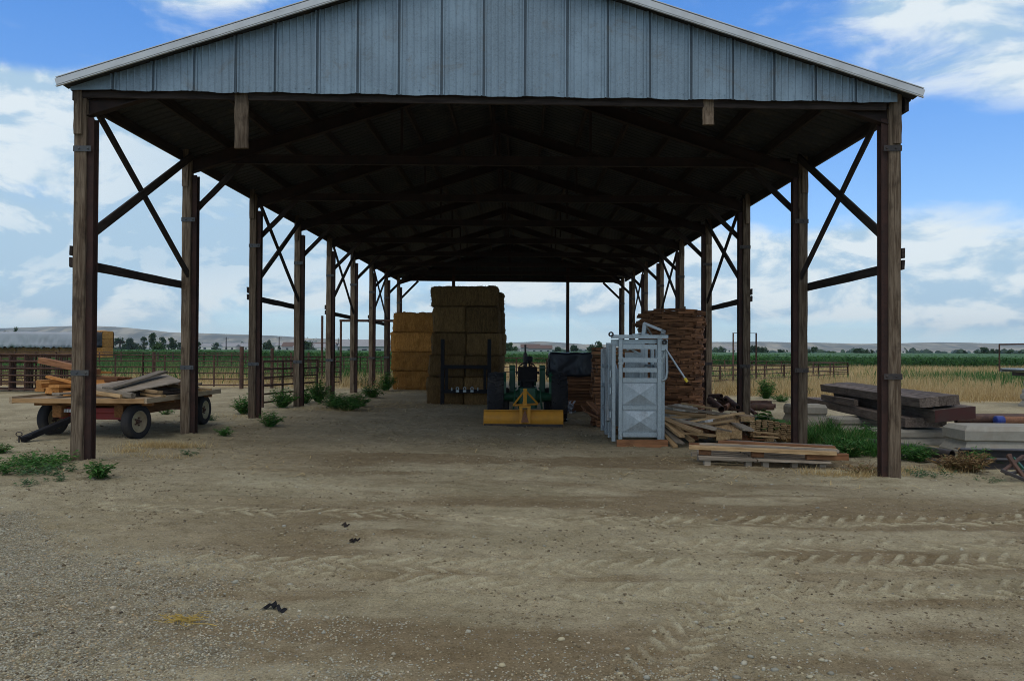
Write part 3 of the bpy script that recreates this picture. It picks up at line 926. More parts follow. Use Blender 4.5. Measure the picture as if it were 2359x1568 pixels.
# gable cladding with standing seams, the sheet left of the third seam hanging loose
def gable(name, gy, face, mat, bottoms, seams=True):
    x0, x1 = bottoms[0][0], bottoms[1][0]
    sx_ = [x0 + .062]
    seam_px = [262, 355, 449, 545, 635, 732, 825, 920, 1018, 1115, 1210, 1307, 1400, 1497, 1592, 1688, 1783, 1878, 1970]
    sl = [at(p, 200, gy).x for p in seam_px] if seams else list(np.arange(x0 + .6, x1, .61))
    xs_ = [(x0, 0)]
    for i, s_ in enumerate(sl):
        for d_, h in ((-.050, 0), (-.044, .030), (-.022, .030), (-.016, 0.0), (.012, .0), (.016, .022), (.036, .022), (.042, 0)):
            xs_.append((s_ + d_, h))
        nxt = sl[i + 1] if i + 1 < len(sl) else x1
        for kk in (1, 2, 3, 4, 5):
            c_ = s_ + (nxt - s_) * kk / 6
            if c_ + .014 < nxt - .05 and c_ - .014 > s_ + .05:
                xs_ += [(c_ - .016, 0), (c_, .009), (c_ + .016, 0)]
    xs_.append((x1, 0))
    vs, fs = [], []
    for (x, h) in xs_:
        loose = .03 * max(0, 1 - abs(x - (sl[3] - .15)) / .45) if (seams and x < sl[3]) else 0
        tt_ = (x - x0) / (x1 - x0)
        zb = bottoms[0][1] * (1 - tt_) + bottoms[1][1] * tt_ + .008 * math.sin(x * 4.7) + .004 * math.sin(x * 17)
        zt = roof_z(x, gy) - .02
        for z_, l_ in ((zb, loose), (zb + (zt - zb) * .5, loose * .4), (zt, 0)):
            vs.append((x, gy - face * (h + l_), z_ - (.02 * (l_ / .03) if z_ == zb else 0)))
    for i in range(len(xs_) - 1):
        for k in range(2):
            f = (i * 3 + k, (i + 1) * 3 + k, (i + 1) * 3 + k + 1, i * 3 + k + 1)
            fs.append(f)
    cm_ = MB().add(vs, fs)
    if seams:
        for s_ in sl:
            for d_ in (.10, .30, .5):
                tt_ = (s_ + d_ - x0) / (x1 - x0)
                if tt_ < .99:
                    zb = bottoms[0][1] * (1 - tt_) + bottoms[1][1] * tt_
                    cm_.lathe((s_ + d_, gy - .003, zb + .075), (0, -1, 0), [(0, .012), (.008, .012), (.012, .0)], 6, False)
    o = cm_.build(name, mat, barn)
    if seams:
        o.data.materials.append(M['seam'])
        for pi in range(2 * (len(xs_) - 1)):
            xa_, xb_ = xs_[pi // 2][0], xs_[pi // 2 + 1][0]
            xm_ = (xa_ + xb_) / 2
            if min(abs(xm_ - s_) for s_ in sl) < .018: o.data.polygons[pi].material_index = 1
    sm_ = o.modifiers.new('thickness', 'SOLIDIFY'); sm_.thickness = .004
    return sl
gb = (at(165, 208, 11.85), at(2065, 238, 11.85))
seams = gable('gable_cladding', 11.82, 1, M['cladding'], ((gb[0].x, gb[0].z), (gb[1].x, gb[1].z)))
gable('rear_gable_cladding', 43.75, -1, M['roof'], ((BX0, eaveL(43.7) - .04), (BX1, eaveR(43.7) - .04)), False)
# timber girt behind the foot of the gable, boarded post heads
stick('gable_girt', (gb[0].x + .12, 11.93, gb[0].z - .02), (gb[1].x - .12, 11.93, gb[1].z - .02), .045, .14, M['beam'], barn)
def hang(px, y0, y1, w):
    a, b_ = at(px, y0, 11.93), at(px, y1, 11.93)
    stick('hanging_block', b_, (a.x, a.y, a.z + .1), w, .06, M['post'], barn, (0, 1, 0), .012, 8, .007)
hang(556.5, 218, 342, .205); hang(1631.5, 236, 288, .165)

# frames: post pairs, rafters, ties, knee braces
for i, py in enumerate(PY):
    for side in (0, 1):
        s_ = 1 if side == 0 else -1
        x = BX0 if side == 0 else BX1
        xt = x + s_ * .088
        zt = roof_z(xt, py) - .12
        z0 = zg(xt, py) - .25
        jy = random.uniform(-.02, .02)
        post = stick('post', (xt + random.uniform(-.01, .01), py + jy, z0), (xt, py, zt), .175, .15, M['post'], barn, (0, 1, 0), .012, 14, .005)
        # (sub-parts hang under the post; given in shed coordinates through the post's own frame)
        inv = post.matrix_basis.inverted()
        def sub(o):
            o.parent = post
            o.matrix_basis = inv @ Matrix.Translation(-wloc(barn)) @ o.matrix_basis
        xs_c = x + s_ * (.175 + .052)
        mb = MB()
        ztop = 5.27 if i == 0 else 5.25 - random.uniform(0, .06)
        hw, hd = .050, .075
        mb.box((xs_c - hw, py + .05 - hd, z0), (xs_c + hw, py + .05 - hd + .012, ztop))
        mb.box((xs_c - hw, py + .05 + hd - .012, z0), (xs_c + hw, py + .05 + hd, ztop))
        mb.box((xs_c - .007, py + .05 - hd + .012, z0), (xs_c + .007, py + .05 + hd - .012, ztop - .001))
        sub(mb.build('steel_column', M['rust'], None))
        sub(stick('splice_board', (xt - s_ * .018, py - .098, zt - .62), (xt - s_ * .018, py - .098, zt + .12), .12, .042, M['post'], None, (0, 1, 0)))
        for zst in (4.78 - random.uniform(0, .05) if i == 0 else 4.30, 1.34):
            mb = MB()
            mb.box((x - .003 if s_ > 0 else x - .268, py - .092, zst), (x + .268 if s_ > 0 else x + .003, py - .080, zst + .085))
            mb.lathe((xt, py - .092, zst + .042), (0, -1, 0), [(0, .016), (.012, .014), (.015, 0)], 8)
            mb.lathe((xs_c, py - .092, zst + .042), (0, -1, 0), [(0, .016), (.012, .014), (.015, 0)], 8)
            o = mb.build('strap', M['strap'] if side == 0 else M['darksteel'], None)
            sub(o)
        # rafter of rusty steel, in two flanges and a web
    for side in (0, 1):
        xe = BX0 + .1 if side == 0 else BX1 - .1
        a = Vector((xe, py + .02, roof_z(xe, py) - .34)); c_ = Vector((RX, py + .02, roof_z(RX, py) - .34))
        mb = MB()
        mb.beam(a, c_, .02, .24, (0, 0, 1))
        mb.beam(a + Vector((0, 0, .125)), c_ + Vector((0, 0, .125)), .14, .012, (0, 0, 1))
        mb.beam(a - Vector((0, 0, .125)), c_ - Vector((0, 0, .125)), .14, .012, (0, 0, 1))
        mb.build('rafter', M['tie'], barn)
        if i > 0:
            s_ = 1 if side == 0 else -1
            x = BX0 if side == 0 else BX1
            xk = x + s_ * .27
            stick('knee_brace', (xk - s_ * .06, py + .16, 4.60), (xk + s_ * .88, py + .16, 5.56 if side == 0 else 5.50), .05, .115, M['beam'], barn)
    if i > 0:
        zt_ = 5.59 + .06 * (py - 12) / 31.5
        mb = MB()
        mb.beam((BX0 + .3, py + .10, zt_), (BX1 - .3, py + .10, zt_ - .06), .016, .17, (0, 0, 1))
        mb.beam((BX0 + .3, py + .10, zt_ + .085), (BX1 - .3, py + .10, zt_ + .025), .10, .012, (0, 0, 1))
        mb.beam((BX0 + .3, py + .10, zt_ - .085), (BX1 - .3, py + .10, zt_ - .145), .10, .012, (0, 0, 1))
        mb.build('tie_beam', M['tie'], barn)
        for tx in (-2.4, RX, 1.4):
            mb = MB().beam((tx, py + .05, zt_ + .09), (tx, py + .05, roof_z(tx, py) - .47), .05, .05, (0, 1, 0))
            mb.build('king_post', M['tie'], barn)
# purlins under the sheets
for side in (0, 1):
    xe = XE0 if side == 0 else XE1
    for k in range(8):
        t_ = .012 + k * .137 if k else .012
        x = xe + (RX - xe) * min(t_, .985)
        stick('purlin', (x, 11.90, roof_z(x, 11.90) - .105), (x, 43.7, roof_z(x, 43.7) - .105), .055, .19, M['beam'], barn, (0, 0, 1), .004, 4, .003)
# side bracing, every other bay, with a pair of girt boards outside the posts
for bay in (0, 2, 4, 6):
    ya, yb = PY[bay], PY[bay + 1]
    L = yb - ya
    for side in (0, 1):
        s_ = 1 if side == 0 else -1
        x = (BX0 - .028) if side == 0 else (BX1 + .028)
        stick('girt', (x, ya - .07, 3.06), (x, yb + .1, 3.04), .05, .145, M['beam'], barn, (0, 0, 1), .008, 6, .006)
        stick('girt_block', (x, ya - .08, 3.235), (x, ya + .35, 3.235), .045, .15, M['beam'], barn, (0, 0, 1), .008, 3, .006)
        xb = x + s_ * .16
        stick('cross_brace', (xb, ya + .09, 5.62), (xb, yb - .03, 3.22), .045, .125, M['beam'], barn)
        stick('cross_brace', (xb + s_ * .05, ya + .06, 3.48), (xb + s_ * .05, yb - .05, 5.62), .045, .145, M['beam'], barn)
# rear end columns
for px_ in (1045, 1308):
    p = at(px_, 640, 43.6)
    mb = MB().box((p.x - .085, 43.52, zg(p.x, 43.5) - .2), (p.x + .085, 43.69, roof_z(p.x, 43.6) - .25))
    mb.build('end_column', M['rust'], barn)

# ------------------------------------------------------------------ straw and hay bales
def bale_mesh(name, L, D, H, seed, mat, strands=420):
    """block of pressed straw, origin at the middle of its foot"""
    r = np.random.default_rng(seed)
    vs, fs = [], []
    nx_, ny_, nz_ = int(L / .085), int(D / .085), int(H / .085)
    def grid(f, a, b):
        base = len(vs)
        for i in range(a + 1):
            for j in range(b + 1):
                vs.append(f(i / a, j / b))
        for i in range(a):
            for j in range(b):
                q = base + i * (b + 1) + j
                fs.append((q, q + b + 1, q + b + 2, q + 1))
    grid(lambda u, v: (-L / 2 + L * u, -D / 2, H * v), nx_, nz_)
    grid(lambda u, v: (L / 2 - L * u, D / 2, H * v), nx_, nz_)
    grid(lambda u, v: (L / 2, -D / 2 + D * u, H * v), ny_, nz_)
    grid(lambda u, v: (-L / 2, D / 2 - D * u, H * v), ny_, nz_)
    grid(lambda u, v: (-L / 2 + L * u, -D / 2 + D * v, H), nx_, ny_)
    grid(lambda u, v: (-L / 2 + L * u, D / 2 - D * v, 0), nx_, ny_)
    out = []
    for (x, y, z) in vs:
        p = Vector((x, y, z - H / 2))
        # soft corners
        h = Vector((L / 2, D / 2, H / 2)); rad = .085
        core = Vector([max(-(h[i] - rad), min(h[i] - rad, p[i])) for i in range(3)])
        d = p - core
        if d.length > 1e-6 and (abs(d.x) + abs(d.y) + abs(d.z)) > rad * 1.01:
            p = core + d.normalized() * rad * 1.12
        q = p * 5 + Vector((seed * 3.1, 0, 0))
        nrm = Vector((p.x / L, p.y / D, p.z / H))
        ax = max(range(3), key=lambda i: abs(nrm[i]))
        amp = .042 * mnoise.noise(q) + .040 * mnoise.noise(q * 2.7) + .075 * mnoise.noise(q * .35)
        tw = abs(((p.x / L + .5) * 4) % 1 - .5) if L > 1.6 else abs(((p.x / L + .5) * 3) % 1 - .5)
        p[ax] += math.copysign(amp - .014 * max(0, 1 - tw / .09), p[ax])
        out.append((p.x, p.y, p.z + H / 2))
    # straws that stick out
    for _ in range(strands):
        f = r.integers(0, 5)
        u, v = r.uniform(-.5, .5), r.uniform(0, 1)
        if r.uniform() < .55: v = r.choice([0.02, .98]) if f < 4 else r.choice([0.02, .98])
        if f == 0: p, nn = Vector((L * u, -D / 2, H * v)), Vector((0, -1, 0))
        elif f == 1: p, nn = Vector((L / 2, D * (v - .5), H * (u + .5))), Vector((1, 0, 0))
        elif f == 2: p, nn = Vector((-L / 2, D * (v - .5), H * (u + .5))), Vector((-1, 0, 0))
        else: p, nn = Vector((L * u, D * (v - .5), H)), Vector((0, 0, 1))
        d = (nn * .8 + Vector(r.uniform(-1, 1, 3))).normalized() * r.uniform(.05, .13)
        w = d.cross(Vector(r.uniform(-1, 1, 3))).normalized() * .006
        b0 = len(out)
        p = p - nn * .015
        out += [tuple(p - w), tuple(p + w), tuple(p + d)]
        fs.append((b0, b0 + 1, b0 + 2))
    me = bpy.data.meshes.new(name)
    me.from_pydata(out, [], fs)
    me.polygons.foreach_set('use_smooth', [len(f) == 4 for f in fs])
    me.materials.append(mat)
    return me

def bale(me, x, y, z, label, group, rz=0.0, sz=1.0):
    o = bpy.data.objects.new('straw_bale', me)
    COL.objects.link(o)
    o.location = (x, y, z); o.rotation_euler = (random.uniform(-.012, .012), random.uniform(-.012, .012), rz); o.scale = (1, 1, sz)
    return tag(o, label, 'bale', group)

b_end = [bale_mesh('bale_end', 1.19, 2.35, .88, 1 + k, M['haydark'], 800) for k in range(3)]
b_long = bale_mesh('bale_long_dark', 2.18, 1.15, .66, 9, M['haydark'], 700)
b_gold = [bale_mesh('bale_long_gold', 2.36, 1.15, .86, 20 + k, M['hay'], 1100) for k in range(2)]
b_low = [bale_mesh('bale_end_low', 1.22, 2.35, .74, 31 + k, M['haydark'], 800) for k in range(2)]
gF = 'brown bales of the tall stack behind the tractor'
z0 = zg(-1.8, 26.3) - .02
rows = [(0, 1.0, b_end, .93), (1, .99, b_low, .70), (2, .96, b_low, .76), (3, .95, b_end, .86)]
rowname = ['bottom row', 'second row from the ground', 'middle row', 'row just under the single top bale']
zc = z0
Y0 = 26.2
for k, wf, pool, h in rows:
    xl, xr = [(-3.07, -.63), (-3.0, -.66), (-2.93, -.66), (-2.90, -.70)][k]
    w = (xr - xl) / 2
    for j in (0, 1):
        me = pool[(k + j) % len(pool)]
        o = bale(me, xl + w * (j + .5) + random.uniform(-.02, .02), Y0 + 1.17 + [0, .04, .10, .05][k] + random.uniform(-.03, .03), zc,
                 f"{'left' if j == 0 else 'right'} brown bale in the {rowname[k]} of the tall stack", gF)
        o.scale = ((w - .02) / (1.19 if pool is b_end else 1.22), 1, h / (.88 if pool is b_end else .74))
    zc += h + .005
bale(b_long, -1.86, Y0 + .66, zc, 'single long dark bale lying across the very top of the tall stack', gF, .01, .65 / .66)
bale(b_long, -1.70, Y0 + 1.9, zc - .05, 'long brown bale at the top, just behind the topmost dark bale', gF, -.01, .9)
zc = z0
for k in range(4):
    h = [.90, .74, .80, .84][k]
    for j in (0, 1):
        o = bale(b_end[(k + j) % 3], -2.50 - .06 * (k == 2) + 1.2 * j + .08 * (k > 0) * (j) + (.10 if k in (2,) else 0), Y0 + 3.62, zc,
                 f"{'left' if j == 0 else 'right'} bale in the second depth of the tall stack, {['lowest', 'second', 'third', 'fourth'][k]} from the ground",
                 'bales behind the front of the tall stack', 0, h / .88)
    zc += h
zl = zg(-4.5, 34.6) - .02
for k in range(4):
    o = bale(b_gold[k % 2], -4.40 + [.04, -.02, -.06, .05][k], 35.1, zl, f"golden straw bale, {['lowest', 'second from the bottom', 'third from the bottom', 'topmost'][k]} of the lower stack left of the tall one",
             'golden bales of the lower stack', random.uniform(-.015, .015), .98)
    zl += .842

# ------------------------------------------------------------------ black bale fork frame leaning on the stack
fk = empty('bale_fork_frame', (-1.8, 25.9, zg(-1.8, 25.9)), 'black steel bale fork frame with two tall uprights leaning on the brown bales', 'fork frame')
def v4(cx, cy, Y=25.95): return A4(cx, cy, Y)
for cx in (402, 841):
    a = v4(cx, 680); MB().box((a.x - .06, 25.90, zg(a.x, 25.9)), (a.x + .06, 26.0, a.z)).build('upright', M['black'], fk)
for cx in (440, 800):
    a = v4(cx, 955); b_ = v4(cx, 1168); MB().box((a.x - .045, 25.86, b_.z), (a.x + .045, 25.93, a.z)).build('inner_upright', M['black'], fk)
a, b_ = v4(385, 940), v4(858, 940)
MB().box((a.x, 25.84, a.z - .06), (b_.x, 25.899, a.z + .06)).build('crossbar', M['black'], fk)
a, b_ = v4(385, 1165), v4(858, 1165)
MB().box((a.x, 25.80, a.z - .07), (b_.x, 25.859, a.z + .05)).build('lower_bar', M['black'], fk)
for cx in (545, 612, 681):
    p = v4(cx, 1150)
    mb = MB()
    mb.box((p.x - .05, 25.74, p.z - .09), (p.x + .05, 25.795, p.z - .02))
    ring = [(p.x + .042 * math.cos(t), 25.77, p.z + .02 + .05 * math.sin(t)) for t in np.linspace(-.5, math.pi + .5, 12)]
    mb.tube(ring, .016, 6)
    mb.build('clevis', M['galv'], fk)
for cx in (492, 735):
    p = v4(cx, 1148); MB().box((p.x - .018, 25.75, p.z - .05), (p.x + .018, 25.798, p.z + .05)).build('pin', M['galv'], fk)

# ------------------------------------------------------------------ tractor seen from behind
TX, TY = .20, 20.75
TZ = zg(TX, TY)
tr = empty('tractor', (TX, TY, TZ), 'green farm tractor seen from behind with big lugged rear tyres', 'tractor')
def wheel(name, c, ax, rad, w, parent, rim_mat, lugs=0, rim=.56, tyre=None):
    """tyre > rim > hub on an axle along ax"""
    c, ax = Vector(c), Vector(ax).normalized()
    mb = MB()
    r0 = rad * rim
    prof = [(-w * .38, r0), (-w * .48, r0 * 1.12), (-w * .5, rad * .80), (-w * .46, rad * .92), (-w * .36, rad * .975), (-w * .15, rad * .99), (w * .15, rad * .99), (w * .36, rad * .975), (w * .46, rad * .92), (w * .5, rad * .80), (w * .48, r0 * 1.12), (w * .38, r0)]
    mb.lathe(c, ax, prof, 40)
    a = (Vector((0, 0, 1)) if abs(ax.z) < .9 else Vector((1, 0, 0))).cross(ax).normalized(); b = ax.cross(a)
    def P(t, d, rr): return c + ax * d + a * (rr * math.cos(t)) + b * (rr * math.sin(t))
    for k in range(lugs):
        t = 2 * math.pi * k / lugs
        for s_ in (-1, 1):
            t0 = t + (math.pi / lugs if s_ > 0 else 0)
            mb.beam(P(t0, 0, rad * .995), P(t0 - .17, s_ * w * .46, rad * .955), .045, .07, (P(t0, 0, 1) - c))
    ty = mb.build('tyre', M['rubber'], parent)
    rm = MB()
    rm.lathe(c, ax, [(-w * .38, r0 * 1.0), (-w * .42, r0 * 1.04), (-w * .40, r0 * .93), (-w * .2, r0 * .88), (-w * .12, r0 * .5), (-w * .16, 0.0)], 32)
    rm.lathe(c, ax, [(w * .38, r0 * 1.0), (w * .42, r0 * 1.04), (w * .40, r0 * .93), (w * .2, r0 * .88), (w * .12, r0 * .5), (w * .16, 0.0)], 32)
    ro = rm.build('rim', rim_mat, parent, fix=True)
    hb = MB().lathe(c, ax, [(-w * .36, 0), (-w * .36, r0 * .18), (-w * .2, r0 * .24), (w * .2, r0 * .24), (w * .36, r0 * .18), (w * .36, 0)], 14, False)
    for k in range(5):
        t = 2 * math.pi * k / 5
        for s_ in (-1, 1):
            hb.lathe(P(t, s_ * w * .14, r0 * .36), ax * s_, [(0, .017), (.03, .017), (.031, 0)], 6, False)
    hb.build('hub', M['rustpipe'] if rim_mat is M['cream'] else M['yellow'], ro)
    return ty
RR = .63
for s_ in (-1, 1):
    wheel('rear', (TX + s_ * .82, TY, TZ + RR - .02), (1, 0, 0), RR, .42, tr, M['yellow'], 20)
    wheel('front', (TX + s_ * .62, TY + 2.35, TZ + .37), (1, 0, 0), .38, .22, tr, M['yellow'], 0)
mb = MB()
mb.box((TX - .24, TY - .30, TZ + .34), (TX + .24, TY + .75, TZ + .86), .04)
mb.box((TX - .16, TY + .75, TZ + .42), (TX + .16, TY + 1.5, TZ + .84), .03)
mb.lathe((TX - .66, TY, TZ + .62), (1, 0, 0), [(0, .11), (.3, .13), (.42, .2), (.9, .2), (1.02, .13), (1.32, .11)], 14)
mb.box((TX - .20, TY + 1.5, TZ + .48), (TX + .20, TY + 2.45, TZ + .86), .03)
mb.build('chassis', M['green'], tr)
mb = MB()
mb.prism([(TX - .25, TY + 1.0, TZ + .86), (TX + .25, TY + 1.0, TZ + .86), (TX + .25, TY + 1.0, TZ + 1.22), (TX + .16, TY + 1.0, TZ + 1.32), (TX - .16, TY + 1.0, TZ + 1.32), (TX - .25, TY + 1.0, TZ + 1.22)], (0, 1.55, -.04))
mb.build('hood', M['green'], tr)
mb = MB().tube([(TX - .62, TY + 2.35, TZ + .38), (TX + .62, TY + 2.35, TZ + .38)], .05, 8)
mb.build('front_axle', M['green'], tr)
# dash, steering wheel and seat
mb = MB().box((TX - .19, TY + .72, TZ + .86), (TX + .19, TY + .98, TZ + 1.30), .03)
mb.build('dashboard', M['black'], tr)
cs = Vector((TX, TY + .55, TZ + 1.38)); axs = Vector((0, -.55, .83)).normalized()
aa = Vector((1, 0, 0)); bb = axs.cross(aa)
mb = MB().tube([cs + aa * .21 * math.cos(t) + bb * .21 * math.sin(t) for t in np.linspace(0, 2 * math.pi, 25)], .016, 6, False)
for t in (0.5, 2.6, 4.7):
    mb.tube([cs, cs + aa * .2 * math.cos(t) + bb * .2 * math.sin(t)], .011, 5)
mb.tube([cs, cs - axs * .28], .02, 6)
mb.build('steering_wheel', M['black'], tr)
mb = MB()
mb.box((TX - .25, TY - .18, TZ + 1.02), (TX + .25, TY + .28, TZ + 1.10), .03)
mb.beam((TX, TY - .16, TZ + 1.09), (TX, TY - .27, TZ + 1.40), .50, .07, (0, 1, 0), .03)
mb.beam((TX - .28, TY - .15, TZ + 1.24), (TX - .28, TY + .16, TZ + 1.26), .05, .05)
mb.beam((TX + .28, TY - .15, TZ + 1.24), (TX + .28, TY + .16, TZ + 1.26), .05, .05)
mb.box((TX - .12, TY - .10, TZ + .86), (TX + .12, TY + .20, TZ + 1.02))
mb.build('seat', M['black'], tr)
# green loader posts and brackets beside the seat, hydraulic levers outside them
for s_ in (-1, 1):
    mb = MB()
    mb.beam((TX + s_ * .40, TY + .38, TZ + .50), (TX + s_ * .40, TY + .40, TZ + 1.36), .155, .14, (0, 1, 0), .02)
    mb.lathe((TX + s_ * .40 - .08, TY + .39, TZ + 1.36), (1, 0, 0), [(0, 0), (0, .085), (.16, .085), (.16, 0)], 14, False)
    mb.build('loader_post', M['green'], tr)
    MB().beam((TX + s_ * .40, TY + .42, TZ + 1.32), (TX + s_ * .47, TY + 2.6, TZ + .85), .09, .14, (0, 0, 1), .015).build('loader_arm', M['green'], tr)
    mb = MB()
    mb.prism([(TX + s_ * .555, TY - .40, TZ + .72), (TX + s_ * .555, TY - .34, TZ + 1.02), (TX + s_ * .555, TY - .12, TZ + 1.22), (TX + s_ * .555, TY + .2, TZ + 1.26), (TX + s_ * .555, TY + .22, TZ + 1.21), (TX + s_ * .555, TY - .08, TZ + 1.16), (TX + s_ * .555, TY - .28, TZ + .98), (TX + s_ * .555, TY - .34, TZ + .72)], (s_ * .10, 0, 0))
    mb.build('fender', M['green'], tr)
    mb = MB().tube([(TX + s_ * .33, TY - .2, TZ + .62), (TX + s_ * .36, TY - .62, TZ + .36)], .025, 6)
    mb.tube([(TX + s_ * .30, TY - .05, TZ + .85), (TX + s_ * .33, TY - .42, TZ + .82), (TX + s_ * .35, TY - .5, TZ + .45)], .02, 6)
    mb.build('lift_arm', M['green'], tr)
    mb = MB().tube([(TX + s_ * .16, TY + .5, TZ + .95), (TX + s_ * .21, TY + .35, TZ + 1.28)], .010, 6)
    mb.lathe((TX + s_ * .21, TY + .35, TZ + 1.28), (0, 0, 1), [(-.02, 0), (-.015, .02), (.02, .02), (.03, 0)], 8)
    mb.build('lever', M['black'], tr)
mb = MB().lathe((TX - .05, TY + 1.45, TZ + 1.28), (0, 0, 1), [(0, .04), (.12, .055), (.40, .058), (.48, .05), (.485, .026), (.66, .026), (.70, .034), (.71, .02), (.71, 0)], 12)
mb.build('exhaust_stack', M['darksteel'], tr)
mb = MB().lathe((TX + .07, TY + 1.30, TZ + 1.28), (0, 0, 1), [(0, .03), (.22, .03), (.24, .075), (.27, .085), (.36, .085), (.39, .06), (.40, 0)], 14)
mb.build('air_precleaner', M['black'], tr)

# yellow grader blade on the tractor's hitch
BY = 19.25
BZ = zg(.1, BY)
gbld = empty('grader_blade', (.09, BY, BZ), 'yellow rear grader blade with triangular frame, hitched to the green tractor', 'blade')
def v4b(cx, cy, Y=BY): return A4(cx, cy, Y)
a, b_ = v4b(787, 1352), v4b(1536, 1472)
zt, zb = a.z, BZ - .02
mb = MB()
segs = 8
vs = []
for i in range(segs + 1):
    t = i / segs
    z_ = zb + (zt - zb) * t
    yy_ = BY - .07 * math.sin(math.pi * t) + .03 * t
    vs += [(a.x, yy_, z_), (b_.x, yy_, z_), (b_.x, yy_ + .014, z_), (a.x, yy_ + .014, z_)]
fs = []
for i in range(segs):
    q = i * 4
    for k in range(4):
        fs.append((q + k, q + (k + 1) % 4, q + 4 + (k + 1) % 4, q + 4 + k))
fs += [(3, 2, 1, 0), (segs * 4, segs * 4 + 1, segs * 4 + 2, segs * 4 + 3)]
mb.add(vs, fs)
mb.box((a.x, BY - .02, zt), (b_.x, BY + .08, zt + .02))
mb.build('mouldboard', M['yellow'], gbld)
MB().box((a.x + .01, BY - .035, zb - .01), (b_.x - .01, BY - .018, zb + .07)).build('cutting_edge', M['darksteel'], gbld)
c0 = v4b(1175, 1400).x
mb = MB().box((c0 - .135, BY - .13, zt - .30), (c0 - .06, BY - .072, zt + .08)).box((c0 + .06, BY - .13, zt - .30), (c0 + .135, BY - .072, zt + .08))
mb.box((c0 - .14, BY - .14, zt + .08), (c0 + .14, BY + .10, zt + .12))
mb.build('pivot_bracket', M['yellow'], gbld)
tz0 = v4b(1175, 1458).z; tz1 = v4b(1175, 1350).z
mb = MB().prism([(c0 - .095, BY - .132, tz0), (c0 + .095, BY - .132, tz0), (c0 + .012, BY - .132, tz1), (c0 - .012, BY - .132, tz1)], (0, .012, 0))
mb.build('triangle_marker', M['rustbright'], gbld)
ap = v4b(1178, 1160, BY + .35); bl = v4b(1066, 1302, BY + .6); br = v4b(1298, 1290, BY + .6)
mb = MB()
mb.beam((c0, BY + .05, zt + .12), (ap.x, ap.y, ap.z + .02), .09, .06, (0, 1, 0), .008)
mb.beam((c0, BY, zt + .12), (c0, BY + .62, zt + .14), .11, .10, (0, 0, 1), .01)
mb.build('mast', M['yellow'], gbld)
for q in (bl, br):
    MB().beam(ap, q, .045, .03, (0, 1, 0), .005).build('frame_strut', M['yellow'], gbld)
MB().beam(bl, br, .05, .05, (0, 0, 1), .008).build('frame_bar', M['yellow'], gbld)

# ------------------------------------------------------------------ galvanised cattle squeeze chute
CY = 15.5
q0, q1 = A5(405, 1218, CY), A5(747, 1218, CY)
cx0, cx1, cz = q0.x, q1.x, q0.z
zgc = zg(2.35, 15.6)
ch = empty('squeeze_chute', ((cx0 + cx1) / 2, CY, zgc), 'silver galvanised cattle squeeze chute with ribbed gate and yellow-tipped lever', 'squeeze chute')
def c5(cx, cy, dy=0.0): return A5(cx, cy, CY + dy)
def z5(cy): return A5(570, cy, CY).z
def x5(cx): return A5(cx, 800, CY).x
CYB = 17.75
# skid planks under it
stick('skid_plank', (x5(392), CY - .03, (cz + zgc) / 2 - .02), (x5(792), CY - .03, (cz + zgc) / 2 - .02), .07, cz - zgc + .02, M['lath'], ch, (0, 0, 1))
stick('skid_plank', (x5(396), CYB, (cz + zgc) / 2 - .02), (x5(780), CYB, (cz + zgc) / 2 - .02), .09, cz - zgc + .02, M['lath'], ch, (0, 0, 1))
# tail gate: two uprights, rails and two cross-pressed sheets
for cl, cr in ((406, 436), (709, 742)):
    MB().box((x5(cl), CY - .045, cz), (x5(cr), CY + .02, z5(420)), .006).build('gate_upright', M['galv'], ch)
for cyc in (497, 600, 678, 757, 974, 1185):
    h = .042
    o = MB().box((x5(436), CY - .035, z5(cyc) - h), (x5(709), CY + .015, z5(cyc) + h), .01).build('gate_rail', M['galv'], ch)
def pressed(z0_, z1_):
    xa, xb = x5(437), x5(708)
    xm, zm = (xa + xb) / 2, (z0_ + z1_) / 2
    mb = MB().add([(xa, CY, z0_), (xb, CY, z0_), (xb, CY, z1_), (xa, CY, z1_), (xm, CY - .055, zm)], [(0, 1, 4), (1, 2, 4), (2, 3, 4), (3, 0, 4)])
    mb.add([(xa, CY + .004, z0_), (xb, CY + .004, z0_), (xb, CY + .004, z1_), (xa, CY + .004, z1_)], [(3, 2, 1, 0)])
    mb.build('pressed_sheet', M['galvsheet'], ch)
pressed(z5(955), z5(775)); pressed(z5(1168), z5(993))
for cl in (406, 711):
    for cyc in (585, 625, 1145):
        MB().box((x5(cl) - .012, CY - .06, z5(cyc) - .018), (x5(cl + 31) + .012, CY - .046, z5(cyc) + .018)).build('hinge_band', M['galv'], ch)
# head beam with end caps, upper lattice
MB().box((x5(345), CY - .09, z5(432)), (x5(790), CY + .02, z5(404)), .008).build('head_beam', M['galv'], ch)
MB().box((x5(350), CY + .05, z5(470)), (x5(775), CY + .12, z5(440)), .008).build('inner_beam', M['galv'], ch)
MB().box((x5(735), CY - .06, z5(525)), (x5(788), CY + .03, z5(440)), .01).build('latch_plate', M['galv'], ch)
for cc in ((768, 460), (348, 398)):
    p = c5(*cc, -.1)
    MB().lathe(p, (0, -1, 0), [(-.04, .05), (.03, .05), (.03, .025), (-.03, .025)], 18, False).build('pulley', M['darksteel'], ch)
